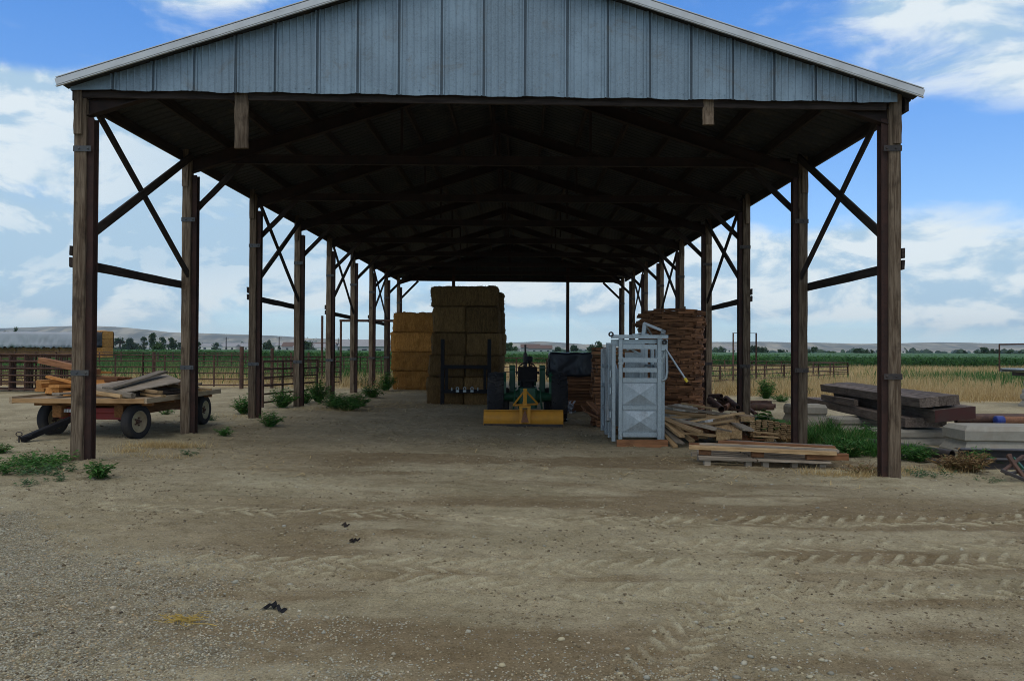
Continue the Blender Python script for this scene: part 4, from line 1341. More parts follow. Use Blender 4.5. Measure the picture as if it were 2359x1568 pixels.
# roof hoop over it
MB().beam(c5(600, 402, .3), c5(612, 308, .3), .07, .05, (0, 1, 0)).build('hoop_post', M['galv'], ch)
MB().beam(c5(622, 402, .55), c5(612, 316, .32), .045, .04, (0, 1, 0)).build('hoop_stay', M['galv'], ch)
MB().beam(c5(608, 312, .3), c5(764, 376, .1), .05, .05, (0, 1, 0)).build('hoop_bar', M['galv'], ch)
MB().beam(c5(755, 402, .05), c5(758, 370, .1), .08, .06, (0, 1, 0)).build('hoop_foot', M['galv'], ch)
MB().beam(c5(515, 405, .5), c5(640, 405, .5), .05, .08, (0, 1, 0)).build('hoop_base', M['galv'], ch)
MB().beam(c5(620, 330, .4), c5(665, 398, .6), .03, .03, (0, 1, 0)).build('hoop_link', M['galv'], ch)
# left side wall running back: posts, rails, sheets
zt0 = z5(470)
for yy_, w in ((CY + .12, .12), (CY + .75, .09), (CY + 1.35, .14), (CY + 2.2, .10)):
    MB().box((cx0 - .12, yy_ - w / 2, zgc + .1), (cx0 - .045, yy_ + w / 2, zt0 - (.02 if yy_ < 16.5 else .10)), .008).build('side_post', M['galv'], ch)
    MB().box((cx1 + .0, yy_ - w / 2 + .03, zgc + .1), (cx1 + .07, yy_ + w / 2 + .03, zt0 - .05), .008).build('side_post', M['galv'], ch)
for zz in (.16, .62, 1.10, 1.52):
    MB().box((cx0 - .10, CY + .2, zgc + zz), (cx0 - .055, CYB, zgc + zz + .06)).build('side_rail', M['galv'], ch)
    MB().box((cx1 + .02, CY + .2, zgc + zz), (cx1 + .06, CYB, zgc + zz + .06)).build('side_rail', M['galv'], ch)
MB().box((cx0 - .04, CY + 1.4, zgc + .2), (cx0 - .02, CYB, zgc + 1.05)).build('side_sheet', M['galvsheet'], ch)
MB().box((cx1 - .03, CY + .2, zgc + .2), (cx1 - .01, CYB, zgc + 1.05)).build('side_sheet', M['galvsheet'], ch)
for k, yy_ in enumerate(np.linspace(CY + .5, CYB - .3, 7)):
    MB().beam((cx0 - .075, yy_, zgc + 1.13), (cx0 - .075, yy_ + .12, zt0 - .12), .03, .03, (0, 1, 0)).build('drop_bar', M['galv'], ch)
MB().beam((cx0 - .14, CY + .55, zgc + .45), (cx0 - .14, CY + 1.3, zt0 - .10), .05, .07, (0, 1, 0)).build('side_lever', M['galv'], ch)
for zz in (.55, 1.02, 1.35):
    MB().box((cx0 - .16, CY + .10, zgc + zz), (cx0 - .121, CY + .20, zgc + zz + .13), .01).build('latch_block', M['galv'], ch)
# head gate at the far end: frame and two curved neck bars
mb = MB().box((cx0, CYB - .08, zgc + .12), (cx0 + .08, CYB, zt0 + .03)).box((cx1 - .08, CYB - .08, zgc + .12), (cx1, CYB, zt0 + .03))
mb.box((cx0 + .08, CYB - .075, zt0 - .05), (cx1 - .08, CYB - .005, zt0 + .03))
mb.build('head_gate_frame', M['galv'], ch)
for s_ in (-1, 1):
    xm = (cx0 + cx1) / 2
    MB().tube([(xm + s_ * .30, CYB - .1, zgc + .2), (xm + s_ * .12, CYB - .1, zgc + .6), (xm + s_ * .10, CYB - .1, zgc + 1.1), (xm + s_ * .28, CYB - .1, zgc + 1.7)], .03, 8).build('neck_bar', M['galv'], ch)
    MB().box((xm + s_ * .2 - .10, CYB - .14, zgc + .2), (xm + s_ * .2 + .10, CYB - .125, zgc + 1.45)).build('head_gate_sheet', M['galvsheet'], ch)
# mid partition seen through the bars, with its little latches
MB().box((x5(505), CY + .9, z5(760)), (x5(640), CY + .93, z5(540))).build('partition_sheet', M['galvsheet'], ch)
MB().beam(c5(480, 500, .5), c5(578, 556, .5), .04, .05, (0, 1, 0)).build('lattice_bar', M['galv'], ch)
MB().beam(c5(690, 470, .4), c5(470, 520, .45), .03, .04, (0, 1, 0)).build('lattice_bar', M['galv'], ch)
for cc in ((582, 700), (622, 690), (692, 712), (700, 640)):
    p = c5(*cc, .6); MB().box((p.x - .03, p.y - .02, p.z - .12), (p.x + .03, p.y + .02, p.z + .10), .006).build('latch_bar', M['galv'], ch)
# operating levers at the right: bent pipe and yellow tipped handle
pts = [c5(782, 530, -.05), c5(785, 600, -.05), c5(786, 700, -.05), c5(780, 740, -.05), c5(765, 758, -.05), c5(745, 762, -.03)]
MB().tube(pts, .026, 10).build('bent_pipe', M['galv'], ch)
h0, h1 = c5(778, 515, -.08), c5(946, 772, -.22)
hm_ = h0.lerp(h1, .88)
MB().tube([h0, hm_], .019, 10).build('lever_handle', M['galv'], ch)
MB().tube([hm_, h1], .028, 10).build('lever_grip', M['yellowclean'], ch)
MB().beam(c5(742, 470, 0), c5(742, 760, 0), .035, .05, (0, 1, 0)).build('lever_post', M['galv'], ch)
MB().beam(c5(775, 525, -.02), c5(742, 640, .0), .04, .04, (0, 1, 0)).build('lever_brace', M['galv'], ch)

# ------------------------------------------------------------------ round stack of boards with a bowed front, board by board
SX, SY, SR = 4.36, 22.9, .90
SZ = zg(SX, SY)
gL = 'short brown boards of the tall round stack'
proto = []
for k in range(4):
    L_ = .50
    m_ = MB().beam((-L_ / 2, 0, 0), (L_ / 2, 0, 0),   .235, .066, (0, 0, 1), .004, 3, .004, [0, .008, -.006, .010][k])
    me = m_.build('lath_board', M['lath'], None, (0, 0, 0))
    proto.append(me)
first = {0: True, 1: True, 2: True, 3: True}
layers = 42
dzl = 3.06 / layers
for l in range(layers):
    bow = .028 * l / layers
    rr = SR * (.97 + .06 * (l / layers) ** 2) + .02 * math.sin(l * 1.9) + (.05 if l > 34 else 0)
    nb = 7
    for k in range(nb):
        if l > 37 and k in ((0,) if l % 2 else (6,)): continue
        t = math.pi * (.03 + .94 * (k + .5 * (l % 2) * .8) / nb) + random.uniform(-.02, .02)
        dirv = Vector((-math.cos(t), -math.sin(t), 0))
        kk = random.randrange(4)
        if first[kk]: o = proto[kk]; first[kk] = False
        else:
            o = proto[kk].copy(); COL.objects.link(o)
        # the boards lie along the curve, a thin long edge facing out
        j = random.uniform(-.03, .05)
        sag = .10 * (abs(k - 3) / 3) ** 2 * (l / layers)
        o.location = (SX + dirv.x * (rr - .12 + j), SY + dirv.y * (rr - .12 + j), SZ + .02 + dzl * (l + .5) - sag + random.uniform(-.006, .006))
        o.rotation_euler = (random.uniform(-.05, .05), random.uniform(-.05, .05), math.atan2(dirv.y, dirv.x) + math.pi / 2 + random.uniform(-.12, .12))
        o.scale = (.92 + random.uniform(-.05, .10), 1, 1)
        tag(o, 'short rough brown board lying in the tall round stack behind the chute', 'board', gL)
# stuffing of the stack: the inner boards, one bundle
cr = MB()
for l in range(11):
    cr.lathe((SX, SY, SZ + .02 + l * .274), (0, 0, 1), [(0, 0), (0, SR * .80), (.25, SR * .82), (.25, 0)], 20, False)
cr_o = cr.build('board_bundle', M['lath'])
tag(cr_o, 'packed inner boards filling the tall round stack', 'boards', kind='stuff')

# straight stack of rough boards left of it, seen beside and through the chute
gS = 'rough boards of the square stack beside the chute'
bx0 = A5(222, 700, 19.5).x
zz = zg(2.6, 19.6)
top_ = A5(222, 500, 19.5).z
nl = 22
pb = None
for l in range(nl):
    h = (top_ - zz) / nl
    for k in range(3):
        z_ = zz + h * (l + .5)
        if pb is None:
            pb = stick('rough_board', (bx0, 19.5, z_), (bx0 + 1.32, 19.5, z_), .30, h * .86, M['lath'], None, (0, 0, 1), .006, 5, .004); o = pb
        else:
            o = pb.copy(); COL.objects.link(o)
        o.location = (bx0 + .66 + random.uniform(-.07, .07), 19.55 + .33 * k + random.uniform(-.01, .01), z_)
        o.rotation_euler = (random.uniform(-.02, .02), random.uniform(-.012, .012), random.uniform(-.04, .04))
        tag(o, 'rough brown board in the square stack seen beside and through the chute', 'board', gS)
# a few reddish boards leaning against its left end
for k, (ca, cb) in enumerate((((136, 960), (215, 1040)), ((180, 930), (275, 1030)), ((150, 1000), (270, 1055)))):
    o = stick('fallen_board', A5(*ca, 18.7 - .1 * k), A5(*cb, 18.3 - .1 * k), .20, .045, M['lath'], None, (0, .3, 1))
    tag(o, ['short brown board fallen at the left foot of the square stack, uppermost', 'brown board leaning against the left foot of the square stack, longest', 'brown board lying on the dirt floor left of the chute'][k], 'board')

# dark stack under a black plastic sheet, right of the tractor
dk = 'dark boards under the black plastic sheet'
dx0, dx1 = A4(1400, 1000, 24.0).x, A4(1832, 1000, 24.0).x
zt = A4(1600, 1025, 24.0).z; zz = zg(1.6, 24)
pd = None
nl = 12
for l in range(nl):
    h = (zt - zz) / nl
    for k in range(3):
        z_ = zz + h * (l + .5)
        if pd is None:
            pd = stick('stacked_board', (1, 24, z_), (1 + (dx1 - dx0) * .62, 24, z_), .42, h * .85, M['lath'], None, (0, 0, 1), .005, 4, .004); o = pd
        else:
            o = pd.copy(); COL.objects.link(o)
        o.location = (dx1 - (dx1 - dx0) * .33 + random.uniform(-.05, .05), 24.25 + .45 * k, z_)
        o.rotation_euler = (0, random.uniform(-.01, .01), random.uniform(-.03, .03))
        tag(o, 'dark brown board in the low stack under the black plastic sheet', 'board', dk)
# crate-like load under the sheet: draped plastic over a box shape
def drape(name, x0, x1, y0, y1, ztop, drop, mat, nu=46, nv=34, amp=.05, fold=9.0, seed=0, slope=0.0, hem=.05, ends=True):
    vs, fs = [], []
    W_, D_ = x1 - x0, y1 - y0
    U = np.linspace(-drop, W_ + drop, nu) if ends else np.linspace(0, W_, nu); V_ = np.linspace(-drop, D_ + drop, nv)
    for u in U:
        for v in V_:
            ox = max(-u, u - W_, 0); oy = max(-v, v - D_, 0)
            x = min(max(u, 0), W_); y = min(max(v, 0), D_)
            down = math.hypot(ox, oy) if (ox > 0 and oy > 0) else max(ox, oy)
            down = min(down, drop)
            s_ = down / drop
            q = Vector((u * 2.2 + seed, v * 2.2, 0))
            f = amp * s_ * math.sin((u if oy > 0 else v) * fold + 3 * mnoise.noise(q)) + amp * .8 * s_ * mnoise.noise(q * 2.5)
            px_ = x0 + x + (math.copysign(f + .02, u) if ox > 0 else 0) + .01 * mnoise.noise(q * 3)
            py_ = y0 + y + (math.copysign(f + .02, v) if oy > 0 else 0)
            z_ = ztop + slope * (x / W_) - down + .035 * mnoise.noise(q * 1.3) * (1 - s_) + hem * s_ * mnoise.noise(Vector((u * 3 + seed, v * 3, 7)))
            vs.append((px_, py_, z_))
    for i in range(nu - 1):
        for j in range(nv - 1):
            q = i * nv + j
            fs.append((q, q + nv, q + nv + 1, q + 1))
    mb = MB(); mb.add(vs, fs, True)
    o = mb.build(name, mat)
    sm_ = o.modifiers.new('thickness', 'SOLIDIFY'); sm_.thickness = .006
    return o
zs_top = A4(1600, 808, 24.0).z
mb = MB().box((dx0 + .06, 24.05, zt + .02), (dx1 - .04, 25.2, zs_top - .05), .03)
o = mb.build('covered_pallet_load', M['lath']); tag(o, 'boxy load on the dark board stack, hidden under black plastic', 'load')
for k in range(3):
    o = stick('support_post', (dx0 + .12 + k * .02, 24.1 + .5 * k, zg(1, 24) - .02), (dx0 + .12 + k * .02, 24.1 + .5 * k, zt + .03), .09, .09, M['lath'])
    tag(o, 'short wooden post holding up the left end of the plastic covered load', 'post', 'posts under the plastic covered load')
o = drape('black_plastic_sheet', dx0 + .04, dx1 - .02, 24.03, 25.22, zs_top, zs_top - zt + .03, M['tarpblack'], amp=.055, fold=8)
tag(o, 'shiny black plastic sheet draped over the load right of the tractor', 'tarp')
p = A4(1590, 1165, 23.4)
mb = MB()
for k in range(60):
    c_ = Vector((p.x + random.uniform(-.16, .16), 23.4 + random.uniform(-.1, .1), zg(p.x, 23.4) + abs(random.gauss(0, .16))))
    d1 = Vector((random.uniform(-1, 1), random.uniform(-1, 1), random.uniform(-1, 1))) * .09; d2 = Vector((random.uniform(-1, 1), random.uniform(-1, 1), random.uniform(-1, 1))) * .09
    mb.add([c_, c_ + d1, c_ + d1 + d2, c_ + d2 * .8], [(0, 1, 2, 3)])
o = mb.build('crumpled_plastic', M['tarpgrey']); tag(o, 'crumpled scrap of pale plastic on the floor beside the right tractor tyre', 'plastic scrap')

# ------------------------------------------------------------------ flatbed hay wagon at the left
M['edge'] = wood_mat('tan_edge_board', (0.23, 0.13, 0.055), (0.36, 0.225, 0.11), (0.13, 0.07, 0.03), 0.5)
wg = empty('hay_wagon', (-8.2, 16.3, zg(-8.2, 16.3)), 'flatbed farm wagon with red running gear parked beside the shed, loaded with scrap lumber', 'wagon')
WX0, WX1, WY0, WY1, WZ = -9.40, -6.94, 14.60, 18.2, .815
n_pl = 13
for k in range(n_pl):
    x = WX0 + (WX1 - WX0) * (k + .5) / n_pl
    stick('deck_plank', (x, WY0 + .03 + random.uniform(0, .02), WZ - .02), (x, WY1 - random.uniform(0, .05), WZ - .02), (WX1 - WX0) / n_pl - .012, .038, M['deck'], wg, (0, 0, 1), .004, 8, .003)
stick('edge_board', (WX0, WY0, WZ - .035), (WX1, WY0, WZ - .03), .05, .085, M['edge'], wg, (0, 0, 1), .004, 8, .003)
stick('edge_board', (WX1 + .027, WY0 - .02, WZ - .03), (WX1 + .027, WY1, WZ - .03), .05, .10, M['deck'], wg, (0, 0, 1), .004, 8, .003)
stick('edge_board', (WX0 - .027, WY0 - .02, WZ - .02), (WX0 - .027, WY1, WZ - .02), .05, .13, M['deck'], wg, (0, 0, 1), .004, 8, .003)
for yy_ in (15.05, 16.0, 17.0, 17.9):
    stick('cross_bearer', (WX0 + .15, yy_, WZ - .10), (WX1 - .05, yy_, WZ - .10), .09, .10, M['sill'], wg)
for x in (-8.72, -7.55):
    stick('long_sill', (x, WY0 + .25, WZ - .25), (x, WY1 - .1, WZ - .25), .17, .22, M['sill'], wg)
WG = zg(-8.2, 15)
axd = Vector((math.cos(R(14)), -math.sin(R(14)), 0))
for x, yy_, d in ((-9.0, 15.22, axd), (-7.28, 14.98, axd), (-9.0, 18.0, Vector((1, 0, 0))), (-7.22, 17.95, Vector((1, 0, 0)))):
    wheel('wheel', (x, yy_, zg(x, yy_) + .325), d, .335, .19, wg, M['cream'], 0, .60)
mb = MB().beam((-9.0 + .16, 15.2, WG + .40), (-7.28 - .13, 15.0, WG + .40), .13, .13, (0, 0, 1), .01)
mb.beam((-8.85, 15.08, WG + .51), (-7.4, 14.95, WG + .51), .10, .10, (0, 0, 1), .01)
mb.build('front_bolster', M['redpaint'], wg)
mb = MB().beam((-9.0 + .1, 17.95, WG + .38), (-7.22 - .1, 17.95, WG + .38), .12, .13, (0, 0, 1), .01)
mb.build('rear_bolster', M['redpaint'], wg)
MB().beam((-8.13, 15.1, WG + .40), (-8.13, 17.95, WG + .38), .10, .10, (0, 0, 1), .01).build('reach_pole', M['redpaint'], wg)
for xa, xb in ((-8.46, -8.30),):
    mb = MB()
    for k in range(6):
        mb.box((xa - .18 + k * .055, 14.93, WG + .475), (xa - .18 + k * .055 + .035, 14.9455, WG + .535))
    mb.build('worn_lettering', M['white'], wg)
MB().box((-7.62, 14.875, WG + .50), (-7.54, 14.90, WG + .56)).build('worn_label', M['cream'], wg)
th = at(52, 1012, 13.95); ts = Vector((-8.35, 15.0, WG + .42))
mb = MB().beam(ts, th, .12, .10, (0, 0, 1), .012)
mb.beam(th + Vector((.12, .08, .06)), th + Vector((-.02, -.02, .03)), .09, .03)
mb.build('tongue', M['black'], wg)
mb = MB().tube([th + Vector((-.05, -.02, .07)), th + Vector((-.05, -.02, -.06))], .014, 6)
mb.tube([th + Vector((-.05 + .055 * math.cos(t), -.02, .10 + .035 * math.sin(t))) for t in np.linspace(0, 6.28, 14)], .009, 5)
mb.build('hitch_pin', M['darksteel'], wg)

# lumber on the wagon, board by board: (view, end a, depth, end b, depth, width, thickness, material, label)
loads = [
 (A10, (690, 562), 17.6, (1640, 760), 16.9, .16, .13, 'lath', 'long brown beam sticking up and out leftward at the back of the wagon load'),
 (A10, (800, 836), 16.2, (1560, 1010), 15.9, .10, .05, 'fresh', 'pale board sloping down rightward across the top of the orange boards'),
 (A10, (650, 965), 16.5, (1600, 900), 17.6, .20, .16, 'fresh', 'thick orange timber with its square end at the left of the wagon load'),
 (A10, (660, 1062), 16.3, (1500, 1040), 17.3, .30, .07, 'fresh', 'orange board under the thick timber at the far left of the wagon load'),
 (A10, (735, 935), 16.0, (1500, 945), 16.9, .34, .045, 'fresh', 'wide orange board, uppermost flat board at the left of the wagon'),
 (A10, (905, 1000), 15.5, (1650, 985), 16.4, .30, .055, 'fresh', 'orange board with a sawn end, in front of and just below the widest one'),
 (A10, (880, 1060), 15.6, (1600, 1035), 16.8, .30, .10, 'fresh', 'brownish orange board below the sawn-ended board on the wagon'),
 (A10, (820, 1100), 15.6, (1650, 1085), 16.6, .22, .06, 'fresh', 'lowest orange board at the left of the wagon load, lying on the deck'),
 (A10, (935, 1128), 15.1, (1750, 1100), 15.9, .28, .04, 'grey', 'weathered grey board lying on the wagon deck at the front left of the load'),
 (A10, (1450, 775), 17.4, (1880, 768), 17.6, .30, .05, 'fresh', 'light orange board end, highest behind the grey plywood on the wagon'),
 (A10, (1430, 830), 17.2, (2160, 870), 17.0, .24, .07, 'lath', 'reddish brown board lying behind the plywood, right of the front post'),
 (A10, (1400, 880), 17.0, (2050, 900), 16.7, .26, .10, 'lath', 'dark reddish timber at mid height behind the plywood on the wagon'),
 (A10, (1420, 930), 16.8, (1850, 930), 16.8, .26, .10, 'fresh', 'orange timber low behind the plywood, just right of the front post'),
 (A2, (845, 690), 15.15, (1275, 562), 16.6, .26, .045, 'grey', 'long grey board lying aslant on top of the plywood sheet'),
 (A2, (640, 690), 15.4, (1045, 778), 14.82, .10, .09, 'grey', 'grey stick sloping down right over the front edge of the plywood'),
 (A2, (600, 705), 15.4, (970, 782), 14.9, .16, .07, 'tan', 'tan board under the grey stick near the front of the wagon deck'),
 (A2, (1060, 690), 15.6, (1255, 722), 15.2, .12, .06, 'tan', 'short tan stick poking out from under the plywood, upper one'),
 (A2, (1120, 735), 15.5, (1282, 756), 15.2, .12, .05, 'tan', 'short tan stick poking out from under the plywood, lower one'),
 (A2, (1000, 735), 15.9, (1420, 720), 16.2, .30, .05, 'timber', 'dark board on the deck in the shadow under the plywood'),
 (A2, (1030, 710), 16.3, (1520, 690), 16.4, .30, .06, 'timber', 'dark board behind, under the right end of the plywood'),
 (A2, (1330, 662), 16.4, (1600, 705), 16.0, .13, .07, 'tan', 'tan stick slanting out past the second post at the right of the load'),
 (A2, (1300, 655), 17.0, (1580, 655), 17.2, .30, .05, 'grey', 'grey board end behind the second post, highest at the right of the load'),
 (A2, (1400, 680), 16.7, (1660, 702), 16.9, .26, .04, 'tan', 'thin tan board at the far right of the wagon load'),
]
for V_, ca, ya, cb, yb, w, t_, mk, lab in loads:
    a, b_ = V_(*ca, ya), V_(*cb, yb)
    lo = WZ + t_ / 2 + .003
    a.z, b_.z = max(a.z, lo), max(b_.z, lo)
    o = stick('loose_board', a, b_, w, t_, M[mk], None, (0, .05, 1), .005, 6, .004, random.uniform(-.01, .012))
    tag(o, lab, 'board')
# sheet of plywood tilted over the load
pc = [A2(700, 668, 15.75), A2(955, 726, 14.95), A2(1440, 634, 16.0), A2(1300, 578, 16.9)]
nrm = (pc[1] - pc[0]).cross(pc[3] - pc[0]).normalized()
mb = MB().prism(pc, nrm * -.02 if nrm.z > 0 else nrm * .02)
o = mb.build('plywood_sheet', M['grey'], fix=True); tag(o, 'weathered plywood sheet tilted across the boards on the wagon', 'plywood')
for k in range(8):
    x = -8.9 + .22 * k
    o = stick('deck_dunnage', (x, 15.5 + .05 * (k % 3), WZ + .05), (x + .25, 17.3, WZ + .05 + .02 * (k % 2)), .19, .09, M['timber' if k > 3 else 'fresh'])
    tag(o, f"{'dark' if k > 3 else 'orange'} board lying lengthwise on the wagon deck under the load", 'board', 'dark boards under the wagon load' if k > 3 else 'orange boards under the wagon load')
for k in range(6):
    x = -8.8 + .25 * k
    z_ = WZ + .16
    o = stick('deck_dunnage', (x - .1, 15.75, z_), (x + .35, 17.2, z_ + .03), .20, .09, M['fresh' if k < 3 else 'lath'])
    tag(o, f"{'orange' if k < 3 else 'brown'} board in the second layer of the wagon load", 'board', f"{'orange' if k < 3 else 'brown'} boards in the second layer of the wagon load")

# ------------------------------------------------------------------ lumber pile right of the chute
pile = [
 ((735, 1140), 16.1, (852, 1278), 15.3, .10, .045, 'tan', 'leftmost thin stick sloping to the dirt beside the chute'),
 ((740, 1105), 16.2, (893, 1250), 15.35, .17, .035, 'grey', 'pale flat board end pointing at the viewer beside the chute'),
 ((745, 1070), 16.2, (906, 1198), 15.45, .11, .05, 'tan', 'light stick above the pale flat board end by the chute'),
 ((748, 1062), 16.4, (985, 1235), 15.6, .13, .05, 'tan', 'brown board running down to the dirt behind the pale flat one'),
 ((742, 1050), 16.3, (1048, 1168), 15.4, .16, .045, 'tan', 'board fanning out right, its end above the wide bent plank'),
 ((760, 1050), 16.5, (1168, 1142), 15.6, .12, .055, 'grey', 'long pale stick across the middle of the lumber pile'),
 ((800, 1050), 16.9, (1110, 1040), 17.1, .14, .05, 'tan', 'board lying level at the back left of the lumber pile'),
 ((960, 1085), 16.3, (1381, 1014), 16.6, .15, .035, 'tan', 'long thin plank rising to the right over the pile'),
 ((960, 1112), 16.1, (1308, 1070), 16.1, .15, .05, 'tan', 'plank rising right, below the long thin one'),
 ((810, 960), 17.6, (1310, 1032), 17.0, .42, .05, 'grey', 'wide weathered grey plank at the top of the pile'),
 ((760, 1000), 17.3, (1100, 1030), 17.0, .40, .05, 'tan', 'wide brown plank under the grey one'),
 ((900, 938), 18.2, (1180, 985), 17.9, .12, .04, 'tan', 'thin stick lying behind along the top of the wide grey plank'),
 ((895, 1175), 15.7, (1152, 1192), 15.3, .22, .045, 'tan', 'wide plank at the low front of the lumber pile'),
 ((1090, 1108), 15.9, (1290, 1158), 15.4, .06, .035, 'grey', 'thin pale stick poking out in the middle of the pile front'),
 ((1200, 1090), 16.6, (1225, 1195), 15.6, .26, .16, 'tan', 'thick timber offcut with a square end at the pile front, left'),
 ((1290, 1060), 16.9, (1322, 1185), 15.7, .26, .17, 'tan', 'thick timber offcut beside it at the pile front, right'),
 ((1290, 1090), 16.5, (1425, 1148), 15.6, .24, .045, 'grey', 'flat pale board lying over the two thick offcuts'),
 ((1330, 1030), 17.2, (1420, 1065), 16.4, .28, .10, 'tan', 'block ended timber at the right shoulder of the pile'),
 ((1380, 1032), 17.2, (1600, 1042), 17.0, .14, .025, 'grey', 'thin pale lath lying on the right shoulder of the pile'),
 ((930, 1150), 16.3, (1200, 1120), 16.4, .20, .07, 'lath', 'dark board deep in the middle of the pile'),
 ((850, 1130), 16.6, (1120, 1150), 16.3, .22, .06, 'lath', 'dark board deep in the left of the pile'),
 ((1000, 1040), 17.1, (1330, 1060), 16.8, .26, .06, 'tan', 'brown plank half buried under the rising planks'),
 ((760, 1100), 16.9, (1050, 1110), 16.9, .26, .08, 'lath', 'dark timber at the back left foot of the pile'),
 ((1060, 1120), 17.0, (1420, 1110), 17.0, .28, .12, 'lath', 'dark timber at the back right foot of the pile'),
]
for ca, ya, cb, yb, w, t_, mk, lab in pile:
    a, b_ = A5(*ca, ya), A5(*cb, yb)
    a.z = max(a.z, zg(a.x, a.y) + t_ * .5 - .01); b_.z = max(b_.z, zg(b_.x, b_.y) + t_ * .4 - .01)
    o = stick('scrap_board', a, b_, w, t_, M[mk], None, (random.uniform(-.25, .25), 0, 1), .003, 4, .0015, random.uniform(-.02, .02))
    tag(o, lab, 'board')
for k in range(14):
    a = Vector((3.05 + .20 * k * .9, 16.1 + random.uniform(0, .8), 0)); d = Vector((random.uniform(-.2, .2), random.uniform(.7, 1.2), 0))
    b_ = a + d
    a.z = zg(a.x, a.y) + .07 + .05 * (k % 3); b_.z = zg(b_.x, b_.y) + .20 + .05 * (k % 4)
    o = stick('scrap_board', a, b_, .20, .06, M['lath' if k % 2 else 'tan'])
    tag(o, f"{'dark' if k % 2 else 'tan'} board under the lumber pile, mostly buried", 'board', f"buried {'dark' if k % 2 else 'tan'} boards of the lumber pile")
# bent stack of short laths at the right of the pile
gB = 'short laths of the bowed stack by the weeds'
lb = None
for l in range(9):
    for k in range(7):
        u = k / 6
        p0 = A9(1390 + 480 * u, 640 + l * 22 + 95 * u * u - 10 * l * u * 0, 16.6 + .3 * u)
        p0.z = max(p0.z, zg(p0.x, p0.y) + .02)
        if lb is None:
            lb = stick('short_lath', (-.22, 0, 0), (.22, 0, 0), .09, .026, M['tan'], None, (0, 0, 1), .003, 3, .003); o = lb
        else:
            o = lb.copy(); COL.objects.link(o)
        o.matrix_basis = Matrix.Translation(p0) @ Matrix.Rotation(R(80 - 25 * u) + random.uniform(-.08, .08), 4, 'Z') @ Matrix.Rotation(.10 + .38 * u, 4, 'Y')
        o.scale = (1, 1.15, 1)
        tag(o, 'short pale ended lath in the bowed stack between the lumber pile and the weeds', 'lath', gB)
for k, (ca, cb) in enumerate((((1400, 765), (1705, 790)), ((1400, 815), (1700, 832)), ((1380, 850), (1560, 862)), ((1870, 715), (1985, 712)))):
    a, b_ = A9(*ca, 16.1), A9(*cb, 16.2)
    a.z = max(a.z, zg(a.x, a.y) + .03); b_.z = max(b_.z, zg(b_.x, b_.y) + .03)
    o = stick('lath_strip', a, b_, .09, .035 if k < 3 else .09, M['tan' if k < 2 else 'lath'] if k < 3 else M['fresh'])
    tag(o, ['pale strip sticking out below the bowed lath stack, upper', 'pale strip sticking out below the bowed lath stack, lower', 'brown board at the foot of the bowed lath stack', 'orange board end lying at the edge of the weeds'][k], 'board')

# pallet stack in front: a long pallet with planks on top
pl = empty('long_pallet', (4.1, 13.3, zg(4.1, 13.3)), 'low grey pallet of two spaced boards on short blocks, under the planks', 'pallet')
def pz(x, y, h): return zg(x, y) + h
blk = [((780, 1050), 13.45), ((1330, 1105), 13.25), ((1490, 1120), 13.15)]
xa, xm, xb = A9(712, 1000, 13.5).x, A9(1395, 1060, 13.25).x, A9(2330, 1155, 12.95).x
for xx_ in (xa + .14, xm - .10, xm + .18, xb - .55, xb - .1):
    for yy_ in (13.15, 13.62, 14.1):
        MB().box((xx_ - .05, yy_ - .05 - .09 * (xx_ - 2.9) / 2.6, zg(xx_, yy_) - .03), (xx_ + .05, yy_ + .05 - .09 * (xx_ - 2.9) / 2.6, zg(xx_, yy_) + .085)).build('pallet_block', M['grey'], pl)
for k, yy_ in enumerate((13.12, 13.38, 13.62, 13.86, 14.12)):
    stick('pallet_board', (xa + .05 * k, yy_ + .03, pz(xa, yy_, .105)), (xm + .02, yy_ - .05, pz(xm, yy_, .105)), .16, .035, M['grey'], pl)
    stick('pallet_board', (xm + .04, yy_ - .05, pz(xm, yy_, .105)), (xb - .04 * k, yy_ - .12, pz(xb, yy_, .10)), .16, .035, M['grey'], pl)
up = [(A9(780, 950, 13.5), .34), (A9(1450, 1005, 13.3), .30)]
for k, (cxx, cyy, yy_) in enumerate(((835, 962, 13.55), (1450, 1005, 13.35), (2060, 1050, 13.15))):
    p = A9(cxx, cyy, yy_)
    z_ = pz(p.x, yy_, .125)
    o = stick('spacer_block', (p.x - (.10 if k < 2 else .05), yy_ - .05, z_ + .055), (p.x + (.10 if k < 2 else .62), yy_ - .08, z_ + .052), .10, .105, M['lath'])
    tag(o, ['left', 'middle', 'long right'][k] + ' wooden spacer block between the pallet and the planks on top', 'block')
    o = stick('spacer_block', (p.x - .10, yy_ + .75, z_ + .055), (p.x + .12, yy_ + .72, z_ + .055), .10, .105, M['lath'])
    tag(o, ['left', 'middle', 'right'][k] + ' spacer block at the back, between the pallet and the planks', 'block')
tops = [((655, 905), 13.45, (2390, 1000), 12.95, .155, .06, 'tan', 'front plank with a thick pale edge on top of the pallet'),
        ((780, 895), 13.65, (2420, 988), 13.15, .155, .05, 'tan', 'second plank from the front on top of the pallet'),
        ((860, 875), 13.88, (2400, 975), 13.38, .155, .05, 'tan', 'third plank from the front on top of the pallet'),
        ((1000, 862), 14.1, (2380, 965), 13.62, .155, .05, 'tan', 'fourth plank from the front on top of the pallet'),
        ((1110, 848), 14.35, (2350, 955), 13.88, .155, .05, 'grey', 'rear plank on top of the pallet, shorter at its left end')]
